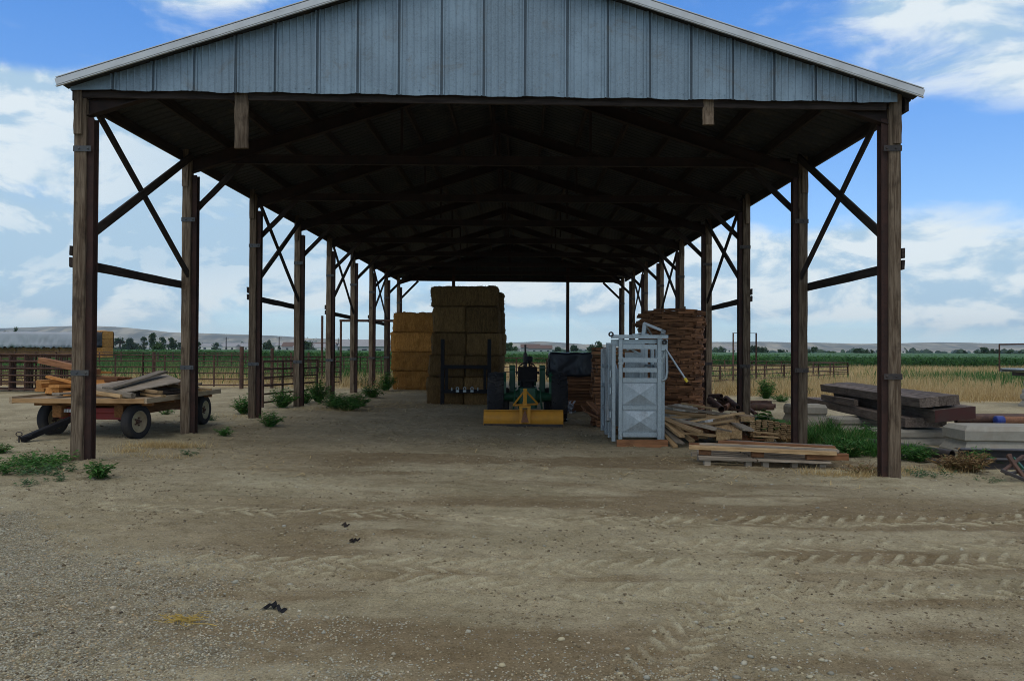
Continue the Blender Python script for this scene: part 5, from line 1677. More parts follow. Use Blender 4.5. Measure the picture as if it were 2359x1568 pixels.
for kk_, (ca, ya, cb, yb, w, t_, mk, lab) in enumerate(tops):
    mk = ['tan', 'grey', 'tan', 'lath', 'grey'][kk_]
    a, b_ = A9(*ca, ya), A9(*cb, yb)
    a.z = pz(a.x, ya, .255 + .022 * (kk_ % 2)); b_.z = pz(b_.x, yb, .255 + .014 * (kk_ % 2))
    o = stick('plank', a, b_, w, t_, M[mk], None, (0, 0, 1), .006, 10, .005); tag(o, lab, 'plank')
# a shovel-grey plank inside and sundry bits
o = stick('plank', (A9(1700, 1075, 13.7)), (A9(2030, 1085, 13.6)), .2, .03, M['grey']); tag(o, 'short pale board lying loose inside the pallet stack', 'board')

# ------------------------------------------------------------------ concrete blocks, bridge timbers, pipes at the right
def ecoblock(name, c, L, W_, H, rz, label, group=None, z=None, mat='concrete'):
    """footing block: chamfered upper body with a wider flange at its foot"""
    mb = MB()
    u, v = Vector((math.cos(rz), math.sin(rz), 0)), Vector((-math.sin(rz), math.cos(rz), 0))
    z0_ = zg(c[0], c[1]) - .02 if z is None else z
    o0 = Vector((c[0], c[1], z0_))
    def ring(h, l, w): return [o0 + u * (sx_ * l / 2) + v * (sy_ * w / 2) + Vector((0, 0, h)) for sx_, sy_ in ((-1, -1), (1, -1), (1, 1), (-1, 1))]
    rings = [ring(0, L, W_), ring(H * .20, L, W_), ring(H * .46, L * .93, W_ * .78), ring(H * .52, L * .93, W_ * .76), ring(H * .57, L * .97, W_ * .88), ring(H * .86, L * .97, W_ * .88), ring(H * 1.0, L * .91, W_ * .72)]
    # subdivided a little and roughened
    vs = []; fs = []
    for r_ in rings:
        for k in range(4):
            for t in range(6):
                p = r_[k].lerp(r_[(k + 1) % 4], t / 6)
                vs.append(p + Vector((mnoise.noise(p * 4), mnoise.noise(p * 4 + Vector((9, 0, 0))), .6 * mnoise.noise(p * 5 + Vector((0, 7, 0))))) * .012)
    n_ = 24
    for i in range(len(rings) - 1):
        for k in range(n_):
            fs.append((i * n_ + k, i * n_ + (k + 1) % n_, (i + 1) * n_ + (k + 1) % n_, (i + 1) * n_ + k))
    fs.append(tuple(range((len(rings) - 1) * n_, len(rings) * n_)))
    fs.append(tuple(range(n_))[::-1])
    mb.add(vs, fs)
    o = mb.build(name, M[mat], None, o0)
    return tag(o, label, 'concrete block', group)
ecoblock('concrete_block', (9.72, 15.35), 2.75, 1.0, .60, R(-3), 'big pale concrete block with a wide foot, in front of the capped pipe')
ecoblock('concrete_block', (8.45, 17.35), 1.9, .95, .33, R(4), 'concrete block carrying the front end of the bridge timbers', None)
ecoblock('concrete_block', (8.75, 20.2), 1.7, .8, .34, R(2), 'concrete block under the middle of the bridge timbers')
ecoblock('concrete_block', (7.75, 21.6), .95, .8, .55, R(3), 'pale square concrete block just right of the second post on the right')
ecoblock('concrete_block', (11.6, 17.6), 3.6, 1.2, .46, R(2), 'low concrete slab block that the rusty pipes rest on')
ecoblock('concrete_block', (19.3, 29.0), 1.8, .9, .52, R(3), 'lower concrete block of the pair under the flatbed at the far right')
ecoblock('concrete_block', (19.35, 29.0), 1.7, .8, .50, R(1), 'upper concrete block of the pair under the flatbed at the far right', None, zg(19, 29) + .49)
def slab(name, fl, w, L, tilt, t_, rz, label, endpaint=False):
    """bridge timber built of edge-laid planks; fl is its front left top corner"""
    o0 = Vector(fl)
    u = Vector((math.cos(rz), math.sin(rz), tilt)).normalized(); v = Vector((-math.sin(rz), math.cos(rz), 0))
    e = empty(name, o0 + v * (L / 2) + u * (w / 2) - Vector((0, 0, t_)), label, 'timber slab')
    n_ = 6
    for k in range(n_):
        a = o0 + u * (w * (k + .5) / n_) + v * (random.uniform(-.012, .012)) - Vector((0, 0, t_ / 2 + random.uniform(-.006, .006)))
        stick('plank', a, a + v * L, w / n_ - .003, t_, M['timber'], e, u.cross(v), .008, 12, .004)
    if endpaint:
        q = [o0 - v * .022 + Vector((0, 0, -.006)), o0 + u * w - v * .022 + Vector((0, 0, -.006)), o0 + u * w - v * .022 - Vector((0, 0, t_ - .006)), o0 - v * .022 - Vector((0, 0, t_ - .006))]
        MB().prism(q, v * .008).build('painted_end', M['redend'], e, fix=True)
    return e
ar = R(-4.6)
slab('bridge_timber', (8.30, 16.55, .80), .80, 6.9, .085, .20, ar, 'dark weathered timber slab at the top of the pile right of the front post')
e = slab('bridge_timber', (8.55, 16.42, .56), .80, 6.6, .12, .26, ar, 'timber slab with a faded red end, second in the pile', True)
for dx_, dy_ in ((.10, .22), (.62, .42)):
    MB().tube([(8.55 + dx_, 16.42 + dy_, .55 + .12 * dx_), (8.56 + dx_, 16.43 + dy_, .67 + .12 * dx_), (8.60 + dx_, 16.43 + dy_, .70 + .12 * dx_)], .014, 6).build('bolt', M['darksteel'], e)
slab('bridge_timber', (8.22, 17.0, .345), .85, 7.6, .02, .20, ar, 'dark timber slab lowest in the pile, resting on the concrete blocks')
a, b_ = A6(447, 735, 22.9), A6(708, 775, 20.0)
o = stick('plank', (a.x - .02, a.y, a.z - .09), (b_.x - .02, b_.y, b_.z - .09), .10, .15, M['timber']); tag(o, 'short plank wedged between the slabs at the left end of the timber pile', 'plank')
def pipe(name, pts, r, mat, label, cat='pipe', hollow=.84, group=None):
    o = MB().tube(pts, r, 16, True, None, hollow).build(name, M[mat])
    return tag(o, label, cat, group)
pz_ = zg(10, 17.4) + .44
pp = [((9.45, 17.28), .085, 'open-ended rusty pipe with its mouth toward the timber pile'), ((9.2, 17.75), .07, 'thin rusty pipe behind the capped pipe'), ((9.15, 17.92), .07, 'thin rusty pipe, second behind the capped pipe'), ((9.1, 18.09), .07, 'thin rusty pipe at the back of the row on the slab')]
for (x, y), r_, lab in pp:
    pipe('steel_pipe', [(x, y, pz_ + r_), (x + 5.2, y + .30, pz_ + r_)], r_, 'rustpipe', lab)
cp = A6(1825, 912, 17.0)
cz_ = pz_ + .085
o = pipe('steel_pipe', [(cp.x, 17.06, cz_), (cp.x + 4.6, 17.30, cz_)], .085, 'rustbright', 'rusty pipe nearest the big block, its end closed by a blue cap')
cap_pipe = o
o = MB().lathe((cp.x - .06, 17.057, cz_), (1, .05, 0), [(0, 0), (0, .085), (.01, .092), (.17, .094), (.17, .087)], 20).build('end_cap', M['bluecap'], cap_pipe)
# dark beams and pipes low in front
a = A6(1552, 1200, 13.75)
def ibeam(name, p0, p1, h, w, mat, label):
    p0, p1 = Vector(p0), Vector(p1)
    mb = MB().beam(p0, p1, .02, h, (0, 0, 1)); z_ = Vector((0, 0, h / 2))
    mb.beam(p0 + z_, p1 + z_, w, .018); mb.beam(p0 - z_, p1 - z_, w, .018)
    return tag(mb.build(name, M[mat]), label, 'steel beam')
ibeam('steel_beam', (7.62, 13.85, zg(7.6, 13.8) + .15), (11.2, 13.70, zg(9, 13.8) + .15), .24, .20, 'darksteel', 'dark steel beam lying below the big pale block at the right')
ibeam('steel_beam', (7.75, 13.45, zg(7.6, 13.4) + .08), (11.2, 13.30, zg(9, 13.4) + .08), .15, .20, 'darksteel', 'low dark steel beam in front, nearest the broken frame at the right')
pipe('steel_pipe', [(7.78, 14.35, zg(7.7, 14.3) + .10), (6.75, 16.5, zg(6.8, 16) + .12)], .095, 'darksteel', 'dark pipe with an open mouth between the front post and the big block')
for k in range(3):
    o = stick('flat_bar', (7.45 - .22 * k, 13.9 + .1 * k, zg(7.5, 14) + .03 + .035 * k), (6.15 - .1 * k, 15.3 + .2 * k, zg(6.2, 15.4) + .06), .13, .03, M['darksteel'])
    tag(o, ['flat dark bar lying aslant in front of the dark pipe, nearest the weeds', 'flat dark bar, middle one of three in front of the dark pipe', 'flat dark bar, rearmost of three in front of the dark pipe'][k], 'steel bar')
fr = empty('broken_frame', (7.8, 12.1, zg(7.8, 12.1)), 'rusty broken implement frame of crossed bars cut off by the right edge', 'frame')
for (ca, ya), (cb, yb), w, mk in ((((1890, 1215), 12.3), ((2040, 1430), 11.9), .06, 'rustpipe'), (((1850, 1340), 12.0), ((2010, 1220), 12.5), .05, 'rustpipe'), (((1930, 1235), 12.4), ((2080, 1400), 12.2), .06, 'green'),
                                  (((1835, 1330), 11.95), ((2090, 1450), 11.75), .06, 'darksteel'), (((1905, 1210), 12.4), ((1925, 1290), 12.2), .05, 'rustpipe'), (((1880, 1360), 11.9), ((2080, 1330), 12.4), .05, 'darksteel'), (((1960, 1255), 12.4), ((2110, 1190), 12.8), .04, 'rustpipe')):
    a, b_ = A6(*ca, ya), A6(*cb, yb)
    a.z = max(a.z, zg(a.x, a.y) + .03); b_.z = max(b_.z, zg(b_.x, b_.y) + .03)
    MB().beam(a, b_, w, w * .8, (0, 0, 1), .006).build('frame_bar', M[mk], fr)
# aluminium flatbed with a pipe rack, far right
fb = empty('flatbed', (20.6, 30, zg(20, 30)), 'silver flatbed with a thin rusty pipe rack, resting on concrete blocks at the far right', 'flatbed')
fx0 = at(2321, 850, 30).x
fz = 1.02
MB().box((fx0, 28.4, fz), (fx0 + 4.4, 28.48, fz + .14)).build('side_rail', M['galv'], fb)
MB().box((fx0, 30.4, fz), (fx0 + 4.4, 30.48, fz + .14)).build('side_rail', M['galv'], fb)
MB().box((fx0 + .01, 28.48, fz + .09), (fx0 + 4.4, 30.4, fz + .13)).build('deck', M['galvsheet'], fb)
for dx_ in (.4, 2.2, 4.0):
    MB().box((fx0 + dx_, 28.5, fz - .14), (fx0 + dx_ + .1, 30.38, fz - .002)).build('cross_member', M['darksteel'], fb)
mb = MB().tube([(fx0 - .04, 28.44, fz + .02), (fx0 - .04, 28.44, 2.06), (fx0 - .04, 30.44, 2.06), (fx0 - .04, 30.44, fz + .02)], .03, 8)
mb.build('rack_hoop', M['rustpipe'], fb)
MB().tube([(fx0 - .04, 28.44, 2.05), (fx0 + 4.4, 28.44, 2.05), (fx0 + 4.4, 28.44, fz + .02)], .03, 8).build('rack_rail', M['rustpipe'], fb)
for xx_ in (fx0 + 3.3,):
    ecoblock('concrete_block', (xx_ + .2, 29.2), 1.2, .9, 1.05, 0, 'tall concrete block under the far end of the flatbed, off at the right')
# junk pile of short pipes between the posts
jk = [((905, 345), 21.2, (1035, 345), 20.4, .06), ((905, 385), 20.9, (1040, 500), 19.6, .085), ((1000, 370), 21.4, (1085, 390), 20.6, .06), ((1095, 372), 21.0, (1235, 480), 19.7, .075), ((1080, 485), 19.9, (1150, 445), 20.5, .075), ((930, 420), 21.1, (1080, 430), 20.7, .07), ((960, 470), 20.3, (1180, 500), 20.3, .05), ((1360, 425), 21.6, (1585, 420), 21.4, .06), ((1400, 455), 21.2, (1640, 460), 21.0, .07), ((1365, 500), 20.6, (1450, 560), 20.0, .05), ((1380, 480), 21.0, (1560, 478), 20.9, .09)]
for k, (ca, ya, cb, yb, r_) in enumerate(jk):
    a, b_ = A9(*ca, ya), A9(*cb, yb)
    a.z = max(a.z, zg(a.x, a.y) + r_); b_.z = max(b_.z, zg(b_.x, b_.y) + r_)
    o = MB().tube([a, b_], r_, 12, True, None, .8).build('scrap_pipe', M['rustbright' if k == 4 else 'rustpipe'])
    tag(o, ['short dark pipe at the top left of the scrap pile between the posts', 'rusty pipe sloping down right at the left of the scrap pile', 'short pipe behind in the middle of the scrap pile', 'long rusty pipe sloping down into the third post', 'short orange rusted pipe in the middle of the scrap pile', 'dark pipe lying level inside the scrap pile', 'thin rod along the front of the scrap pile', 'rusty pipe lying behind, right of the third post', 'rusty pipe in front of it, right of the third post', 'thin pipe slanting out at the foot of the third post', 'thick dark pipe lowest right of the third post'][k], 'pipe')
# broken concrete lumps behind the lumber pile
def lump(name, c, s, seed, mat, label, cat):
    bm = bmesh.new(); bmesh.ops.create_cube(bm, size=1); bmesh.ops.subdivide_edges(bm, edges=bm.edges[:], cuts=4, use_grid_fill=True)
    for v in bm.verts:
        q = v.co * 2.1 + Vector((seed * 5.3, 0, 0))
        v.co += v.co.normalized() * .16 * mnoise.noise(q) - v.co * .10 * (v.co.length > .7)
        v.co = Vector((v.co.x * s[0], v.co.y * s[1], v.co.z * s[2]))
    me = bpy.data.meshes.new(name); bm.to_mesh(me); bm.free(); me.materials.append(M[mat])
    o = bpy.data.objects.new(name, me); COL.objects.link(o); o.location = c; o.rotation_euler = (0, random.uniform(-.1, .1), seed * .7)
    return tag(o, label, cat)
for k, (cc, Y_, s, lab) in enumerate((((490, 420), 19.0, (.75, .5, .40), 'grey broken concrete lump behind the wide grey plank, left'), ((640, 420), 19.1, (.55, .5, .36), 'grey broken concrete lump behind the wide grey plank, beside a pale one'), ((815, 440), 19.0, (.62, .4, .26), 'white painted concrete piece at the foot of the fourth post'))):
    p = A9(*cc, Y_); lump('concrete_lump', (p.x, p.y, zg(p.x, p.y) + s[2] * .42 + (.22 if k < 2 else .12)), s, k + 1, 'concrete' if k < 2 else 'white', lab, 'concrete piece')
    lump('concrete_lump', (p.x + .05, p.y + .05, zg(p.x, p.y) + .10), (s[0] * 1.05, s[1], .3), k + 7, 'concrete', ['rough concrete chunk under the left grey lump', 'rough concrete chunk under the right grey lump', 'rough concrete chunk under the white piece'][k], 'concrete piece')

# ------------------------------------------------------------------ pipe fences
def pipe_panel(p0, p1, h, rails, label, group, r=.028, n_up=3, post_r=.035, lowest=.16):
    p0, p1 = Vector(p0), Vector(p1)
    p0.z, p1.z = zg(p0.x, p0.y), zg(p1.x, p1.y)
    e = empty('pipe_fence', (p0 + p1) / 2, label, 'fence panel', group)
    for k in range(rails):
        z_ = lowest + (h - lowest) * k / (rails - 1)
        MB().tube([p0 + Vector((0, 0, z_)), p1 + Vector((0, 0, z_))], r, 6).build('rail', M['rustpipe'], e)
    for k in range(n_up):
        t = k / (n_up - 1)
        q = p0.lerp(p1, t)
        MB().tube([q + Vector((0, 0, lowest - .06 if 0 < k < n_up - 1 else .02)), q + Vector((0, 0, h + .015))], post_r, 6).build('upright', M['rustpipe'], e)
    return e
def fpost(x, y, h, label, r=.07, group='rusty fence posts of the left pens'):
    o = MB().tube([(x, y, zg(x, y) - .1), (x, y, zg(x, y) + h)], r, 10).build('fence_post', M['rustpipe'])
    return tag(o, label, 'post', group)
def gx(px, Y): return at(px, 806, Y).x
gPa = 'pipe fence panels of the left pens'
# long run left of the shed
xs_l = [gx(557, 33.3), gx(430, 33.3), gx(330, 33.3), gx(200, 33.2), gx(80, 33.2), gx(-80, 33.2)]
for k in range(5):
    pipe_panel((xs_l[k], 33.3, 0), (xs_l[k + 1], 33.3, 0), 1.42, 6, ['rusty pipe fence panel between the tall post and the second shed post', 'rusty pipe fence panel behind the wagon, right half', 'rusty pipe fence panel behind the wagon load', 'rusty pipe fence panel behind the stored panels, right', 'rusty pipe fence panel behind the stored panels, at the left edge'][k], gPa, .03, 3)
fpost(xs_l[0], 33.3, 1.78, 'tall rusty pipe post where the pens meet left of the shed', .085)
for px_, Y_, h, lab in ((355, 34, 1.55, 'rusty post behind the wagon at the left'), (627, 34.3, 1.72, 'rusty post seen just right of the third shed post on the left'), (671, 42, 1.5, 'thin rusty post deep in the pen, left of the fourth shed post'), (711, 43, 1.5, 'thin rusty post deep in the pen, right of the fourth shed post'), (205, 33.5, 1.7, 'rusty post behind the stored panels')):
    fpost(gx(px_, Y_), Y_, h, lab, .07 if Y_ < 40 else .06)
# stored panels standing side by side at the far left
for k in range(6):
    y_ = 30.2 + .16 * k
    pipe_panel((gx(165 + 6 * k, y_), y_, 0), (gx(-130, y_), y_ + .25, 0), 1.45 - .03 * (k % 3), 6, 'rusty spare pipe panel standing in the row of stored panels behind the wagon', 'stored pipe panels', .035, 9, .026, .1)
# pens right of the tall post
chain = [(gx(557, 33.3), 33.3), (gx(627, 34.3), 34.3), (gx(700, 35.3), 35.3), (gx(785, 37.5), 37.5)]
for k in range(3):
    pipe_panel((*chain[k], 0), (*chain[k + 1], 0), 1.35, 6, ['rusty pipe panel right of the tall pen post', 'rusty pipe panel behind the fourth shed post', 'rusty pipe panel left of the high pipe frame'][k], gPa, .026, 4)
far = [(gx(640, 44), 44), (gx(735, 45), 45), (gx(830, 46), 46), (gx(910, 47), 47)]
for k in range(3):
    pipe_panel((*far[k], 0), (*far[k + 1], 0), 1.25, 6, ['distant pipe panel across the dry pen, left', 'distant pipe panel across the dry pen, middle', 'distant pipe panel across the dry pen, next to the straw bales'][k], gPa, .026, 6)
bk = [(gx(-60, 62), 62), (gx(130, 61), 61), (gx(330, 60), 60), (gx(470, 58), 58), (gx(600, 56), 56)]
for k in range(4):
    pipe_panel((*bk[k], 0), (*bk[k + 1], 0), 1.4, 4, ['far pipe fence below the tarped stack, leftmost', 'far pipe fence in front of the tarped stack, right part', 'far pipe fence beyond the wagon', 'far pipe fence beyond the pens, rightmost'][k], gPa, .03, 5, .05)
# slanting gate standing between the third and fifth shed posts
pipe_panel((-7.45, 22.9, 0), (-6.72, 26.2, 0), 1.36, 6, 'rusty pipe gate standing aslant along the left side of the shed', None, .028, 4)
# high pipe frame and lone pole
hf = empty('high_pipe_frame', (gx(800, 38), 38, zg(-8, 38)), 'tall thin rusty pipe frame over the pen entrance left of the straw bales', 'gate frame')
zf = 1.75 + (805 - 738) / 48
xa_, xb_ = gx(785, 38), gx(925, 38)
MB().tube([(xa_ - .06, 38, zf), (xb_ + .06, 38, zf)], .06, 8).build('crossbar', M['rustpipe'], hf)
for x in (xa_, xb_):
    MB().tube([(x, 38, zg(x, 38) - .05), (x, 38, zf - .05)], .055, 8).build('upright', M['rustpipe'], hf)
fpost(gx(742, 38), 38, 3.3, 'tall lone rusty pole left of the fifth shed post', .055, None)
# right hand pen
gR = 'pipe fence panels of the right pen'
A_, B_ = Vector((gx(1600, 40.5), 40.5, 0)), Vector((gx(1953, 57), 57, 0))
for k in range(4):
    pipe_panel(A_.lerp(B_, k / 4), A_.lerp(B_, (k + 1) / 4), 1.2, 5, ['rusty pipe panel of the right pen, next to the round board stack', 'rusty pipe panel of the right pen between the third and second posts', 'rusty pipe panel of the right pen behind the second post', 'rusty pipe panel at the right end of the right pen'][k], gR, .03, 3, .05)
C_ = Vector((gx(1640, 68), 68, 0))
for k in range(3):
    pipe_panel(B_.lerp(C_, k / 3), B_.lerp(C_, (k + 1) / 3), 1.2, 4, ['far side panel of the right pen, right', 'far side panel of the right pen, middle', 'far side panel of the right pen, left'][k], gR, .03, 4, .05)
hf2 = empty('pipe_gate_frame', (gx(1690, 42), 42, zg(11, 42)), 'thin rusty pipe hoop over the right pen, left of the third post', 'gate frame')
x = gx(1689, 42)
MB().tube([(x, 42, zg(x, 42)), (x, 42, 2.72), (x + 1.3, 42.3, 2.72), (x + 1.3, 42.3, zg(x, 42))], .045, 8).build('hoop', M['rustpipe'], hf2)
# centre-back fence beyond the shed
for k in range(3):
    pipe_panel((gx(1120 + 140 * k, 50), 50, 0), (gx(1260 + 140 * k, 50), 50, 0), 1.35 - .02 * k, 5, ['pipe panel beyond the shed, left of the tractor', 'pipe panel beyond the shed, behind the tractor stack', 'pipe panel beyond the shed, behind the plastic sheet'][k], 'pipe panels across the back of the shed', .03, 5, .05)

# ------------------------------------------------------------------ long straw stack under a grey tarp, far left
YS = 86.0
xr = gx(237, YS); xl = gx(-190, YS); xt = xr - .02
me_far = bale_mesh('bale_far', 2.36, 1.2, .9, 51, M['hay'], 0)
me_far2 = bale_mesh('bale_far_brown', 2.36, 1.2, .9, 52, M['haydark'], 0)
zb = zg(-9, YS)
k = 0
for row in range(2):
    for j in range(9):
        bale(me_far if j == 0 else me_far2, xr - 1.2 - 2.38 * j, YS + 1.15, zb + .9 * row, f"straw bale in the {'bottom' if row == 0 else 'second'} row under the grey tarp far left", f"{'bottom' if row == 0 else 'second'} row bales of the tarped stack").scale = (1, 1.9, 1)
for row in range(2, 4):
    bale(me_far, xr - 1.2, YS + 1.15, zb + .9 * row, f"golden bale at the bare right end of the tarped stack, {'third from the ground' if row == 2 else 'topmost'}", 'bare end bales of the tarped stack').scale = (1, 1.9, 1)
zt_ = 1.75 + 37 / 1824 * YS
xd = gx(206, YS)
o = drape('grey_tarp', xl, xd, YS - .15, YS + 2.4, zt_ + .05, zt_ - zb - 1.75, M['tarpgrey'], 140, 18, .20, 1.9, 3, 0, .25); tag(o, 'long grey tarp over the straw stack far left, hanging in folds', 'tarp')
o = drape('black_tarp', xd + .02, xt, YS - .12, YS + 2.4, zt_ + .12, zt_ - zb - 1.7, M['tarpblack'], 20, 24, .06, 2.5, 5, 0, .1, False); tag(o, 'black tarp strip between the grey tarp and the bare straw end', 'tarp')

# ------------------------------------------------------------------ weeds and small plants
def plant(px, py, h, r, n_st, leaf, label, style='bush', mat='weed', pos=None, cat='weed', group=None):
    """stems that rise and spread from one root, leaves set along them"""
    p = gp(px, py) if pos is None else Vector((pos[0], pos[1], zg(*pos)))
    p.z = float(z_many(np.array([p.x]), np.array([p.y]))[0]) - .01
    e = empty('weed_plant', p, label, cat, group)
    st, lv = MB(), MB()
    for _ in range(n_st):
        a = random.uniform(0, 6.283); rr = r * math.sqrt(random.random())
        root = p + Vector((math.cos(a) * rr * (.15 if style == 'bush' else .75), math.sin(a) * rr * (.15 if style == 'bush' else .75), 0))
        hh = h * random.uniform(.5, 1.0) * (1 - .45 * (rr / r) ** 2)
        tip = p + Vector((math.cos(a) * rr, math.sin(a) * rr, hh)) + Vector((random.uniform(-.06, .06), random.uniform(-.06, .06), 0)) * h
        if style == 'mat': tip.z = p.z + h * random.uniform(.3, 1)
        mid = root.lerp(tip, .5) + Vector((0, 0, hh * .12))
        if style != 'grass':
            st.tube([root, mid, tip], .006 + .004 * h, 4, False, .002)
        nl = {'bush': 11, 'mat': 9, 'grass': 3, 'broad': 7}[style]
        for k in range(nl):
            t = random.uniform(.12, 1.0)
            q = root.lerp(mid, t * 2) if t < .5 else mid.lerp(tip, t * 2 - 1)
            b = random.uniform(0, 6.283)
            if style == 'grass':
                d = (tip - root).normalized() * .9 + Vector((math.cos(b), math.sin(b), 0)) * .35
                L = hh * random.uniform(.6, 1.0); w = leaf
                q = root
            else:
                d = Vector((math.cos(b), math.sin(b), random.uniform(-.25, .7))); L = leaf * random.uniform(.6, 1.25); w = L * (.32 if style != 'broad' else .75)
            d.normalize()
            s_ = d.cross(Vector((random.uniform(-.4, .4), random.uniform(-.4, .4), 1))).normalized() * w * .5
            dn = Vector((0, 0, -L * (.16 if style != 'grass' else .22)))
            lv.add([q, q + d * L * .45 + s_, q + d * L + dn, q + d * L * .45 - s_], [(0, 1, 2, 3)])
    if style not in ('grass', 'mat'):
        st.build('stem', M[mat], e)
    lv.build('foliage', M[mat], e)
    return e
plant(40, 1082, .16, .62, 120, .085, 'low mat of green weeds at the left edge, in front of the wagon tongue', 'mat')
plant(96, 1068, .20, .50, 80, .085, 'low green weed mat between the wagon tongue and the left front post', 'mat')
plant(118, 1090, .10, .45, 45, .07, 'thin sprawling end of the weed mat nearest the leafy plant', 'mat', 'weedgrey')
plant(232, 1103, .29, .19, 26, .11, 'small leafy green plant on its own in the dirt right of the left front post')
plant(3, 1043, .22, .2, 16, .08, 'green weed cut off by the left edge')
plant(70, 1118, .10, .18, 14, .05, 'tiny dull weed in the dirt below the weed mat', 'mat', 'weedgrey')
plant(133, 1108, .09, .16, 14, .05, 'tiny dull weed between the weed mat and the leafy plant', 'mat', 'weedgrey')
plant(517, 1005, .26, .2, 24, .08, 'small dark weed on the dirt between the second and third posts', 'bush')
plant(443, 1046, .14, .2, 14, .06, 'faint weed in straw right of the left front post', 'mat', 'weedgrey')
plant(380, 955, .2, .25, 16, .08, 'weed on the dirt behind the wagon', 'bush')
plant(488, 968, .2, .16, 12, .07, 'sparse weed on the dirt, right of the wagon', 'bush', 'weedgrey')
plant(562, 953, .62, .36, 60, .12, 'bushy green weed left of the third post on the left')
plant(622, 982, .40, .30, 46, .10, 'bushy weed at the foot of the third post on the left')
plant(650, 938, .70, .50, 80, .12, 'green weeds growing through the slanting pipe gate')
plant(700, 930, .55, .4, 50, .12, 'green weed behind the fourth post on the left')
plant(733, 926, .95, .42, 80, .13, 'tall green weed at the far end of the slanting gate')
plant(772, 940, .55, .55, 90, .12, 'spreading green weed at the foot of the fifth post, left part')
plant(800, 944, .45, .55, 90, .12, 'spreading green weed in front of the sixth post')
plant(825, 936, .5, .45, 70, .12, 'spreading green weed right of the sixth post')
plant(857, 915, .55, .5, 70, .13, 'green weed at the foot of the seventh post')
plant(889, 900, .95, .5, 80, .14, 'tall green weed between the eighth post and the straw bales')
plant(845, 890, .5, .7, 40, .14, 'sparse grey green weed in the dry pen behind the sixth post', 'bush', 'weedgrey')
# right side
for k, (px_, py_, h, r, lab) in enumerate(((1825, 1000, .66, .42, 'tall green grass clump at the left end of the weeds, by the bowed laths'), (1868, 1018, .74, .50, 'tall green grass clump in front of the second post on the right'), (1905, 1012, .98, .48, 'tallest grass clump with seed heads in the middle of the weeds'), (1940, 1038, .74, .50, 'dense green grass clump behind the right end of the planks'),
                                           (1975, 1030, .84, .45, 'green grass clump below the concrete blocks, left of the front post'), (2005, 1050, .70, .42, 'green grass clump touching the left side of the right front post'), (2085, 1052, .55, .40, 'green grass clump right behind the right front post'))):
    plant(px_, py_, h, r, 230, .016, lab, 'grass', 'weed', None, 'grass clump')
for k, (px_, py_, h, r, lab) in enumerate(((1845, 1012, .45, .4, 'dark leafy weed among the grass by the bowed laths'), (1955, 1052, .40, .45, 'leafy weed at the front of the grass, left of the right front post'), (2000, 1020, .5, .4, 'leafy weed behind the grass left of the right front post'), (2110, 1062, .35, .4, 'low leafy weed right of the right front post'))):
    plant(px_, py_, h, r, 70, .10, lab, 'bush')
plant(1795, 985, .95, .34, 16, .26, 'tall sunflower-like plant with big heart-shaped leaves between the posts', 'broad', 'weed', (5.15, 16.9))
plant(1765, 918, .95, .55, 90, .16, 'round bushy green weed behind the scrap pipes')
plant(1800, 925, .4, .5, 40, .12, 'low weed right of the round bushy one')
plant(2235, 1086, .42, .42, 60, .09, 'reddish dry weed with some green at the foot of the dark beams', 'bush', 'dryweed')
plant(2190, 1080, .30, .4, 50, .08, 'dry brown weed between the front post and the dark beams', 'bush', 'dryweed')
plant(2260, 1075, .38, .3, 50, .08, 'dark green weed beside the broken frame', 'bush')
plant(2140, 1096, .14, .4, 40, .06, 'dull low weed in the dirt right of the front post', 'mat', 'weedgrey')
plant(1990, 1092, .22, .4, 40, .07, 'dry brown weed at the foot of the right front post', 'bush', 'dryweed')
plant(2280, 1110, .08, .2, 14, .05, 'tiny weed on the pale dirt at the right', 'mat', 'weedgrey')
for k, (px_, Y_, lab) in enumerate(((1660, 44, 'grey green weed in the dry pen left of the fourth post'), (1690, 47, 'grey green weed in the middle of the dry pen'), (1735, 45, 'grey green weed in the dry pen, near the third post'), (1850, 36, 'small weed on the dirt verge right of the third post'))):
    plant(0, 0, .75, .5, 40, .16, lab, 'bush', 'weedgrey', (gx(px_, Y_), Y_))

# ------------------------------------------------------------------ grasses too many to count
def blades(name, x, y, h, w, mat, lean=.35, z=None):
    N = len(x)
    a = rng.uniform(0, 2 * np.pi, N); l = rng.uniform(0, lean, N) * h; b = rng.uniform(0, 2 * np.pi, N)
    z0_ = z_many(x, y) - .02
    wx, wy = np.cos(a) * w / 2, np.sin(a) * w / 2
    V = np.stack([np.stack([x - wx, y - wy, z0_], 1), np.stack([x + wx, y + wy, z0_], 1), np.stack([x + np.cos(b) * l, y + np.sin(b) * l, z0_ + h], 1)], 1).reshape(-1, 3)
    return np_mesh(name, V, np.arange(N * 3).reshape(N, 3), mat)
def scatter(n_, x0, x1, y0, y1, dens=None):
    x = rng.uniform(x0, x1, n_); y = rng.uniform(y0, y1, n_)
    if dens is not None:
        k = rng.uniform(0, 1, n_) < dens(x, y); x, y = x[k], y[k]
    return x, y
def edge(x, y): return sstep(33.5, 36.5, y + 4 * (fbm(x * .25 + 3, y * .25, 3, 81) - .5) + np.clip((x - 12) * .38, 0, 7)) * (.35 + .65 * sstep(.35, .55, fbm(x * .35, y * .35, 3, 66)))
x1, y1 = scatter(120000, 7, 62, 40, 92, edge); x1b, y1b = scatter(150000, 7, 38, 27, 48, edge); x1 = np.concatenate([x1, x1b]); y1 = np.concatenate([y1, y1b])
x2, y2 = scatter(90000, -46, -4, 34, 72, edge)
x3, y3 = scatter(14000, -4, 8, 46, 90, edge)
x = np.concatenate([x1, x2, x3]); y = np.concatenate([y1, y2, y3])
hh = rng.uniform(.22, .68, len(x)) * (.45 + 1.0 * fbm(x * .45, y * .45, 3, 44))
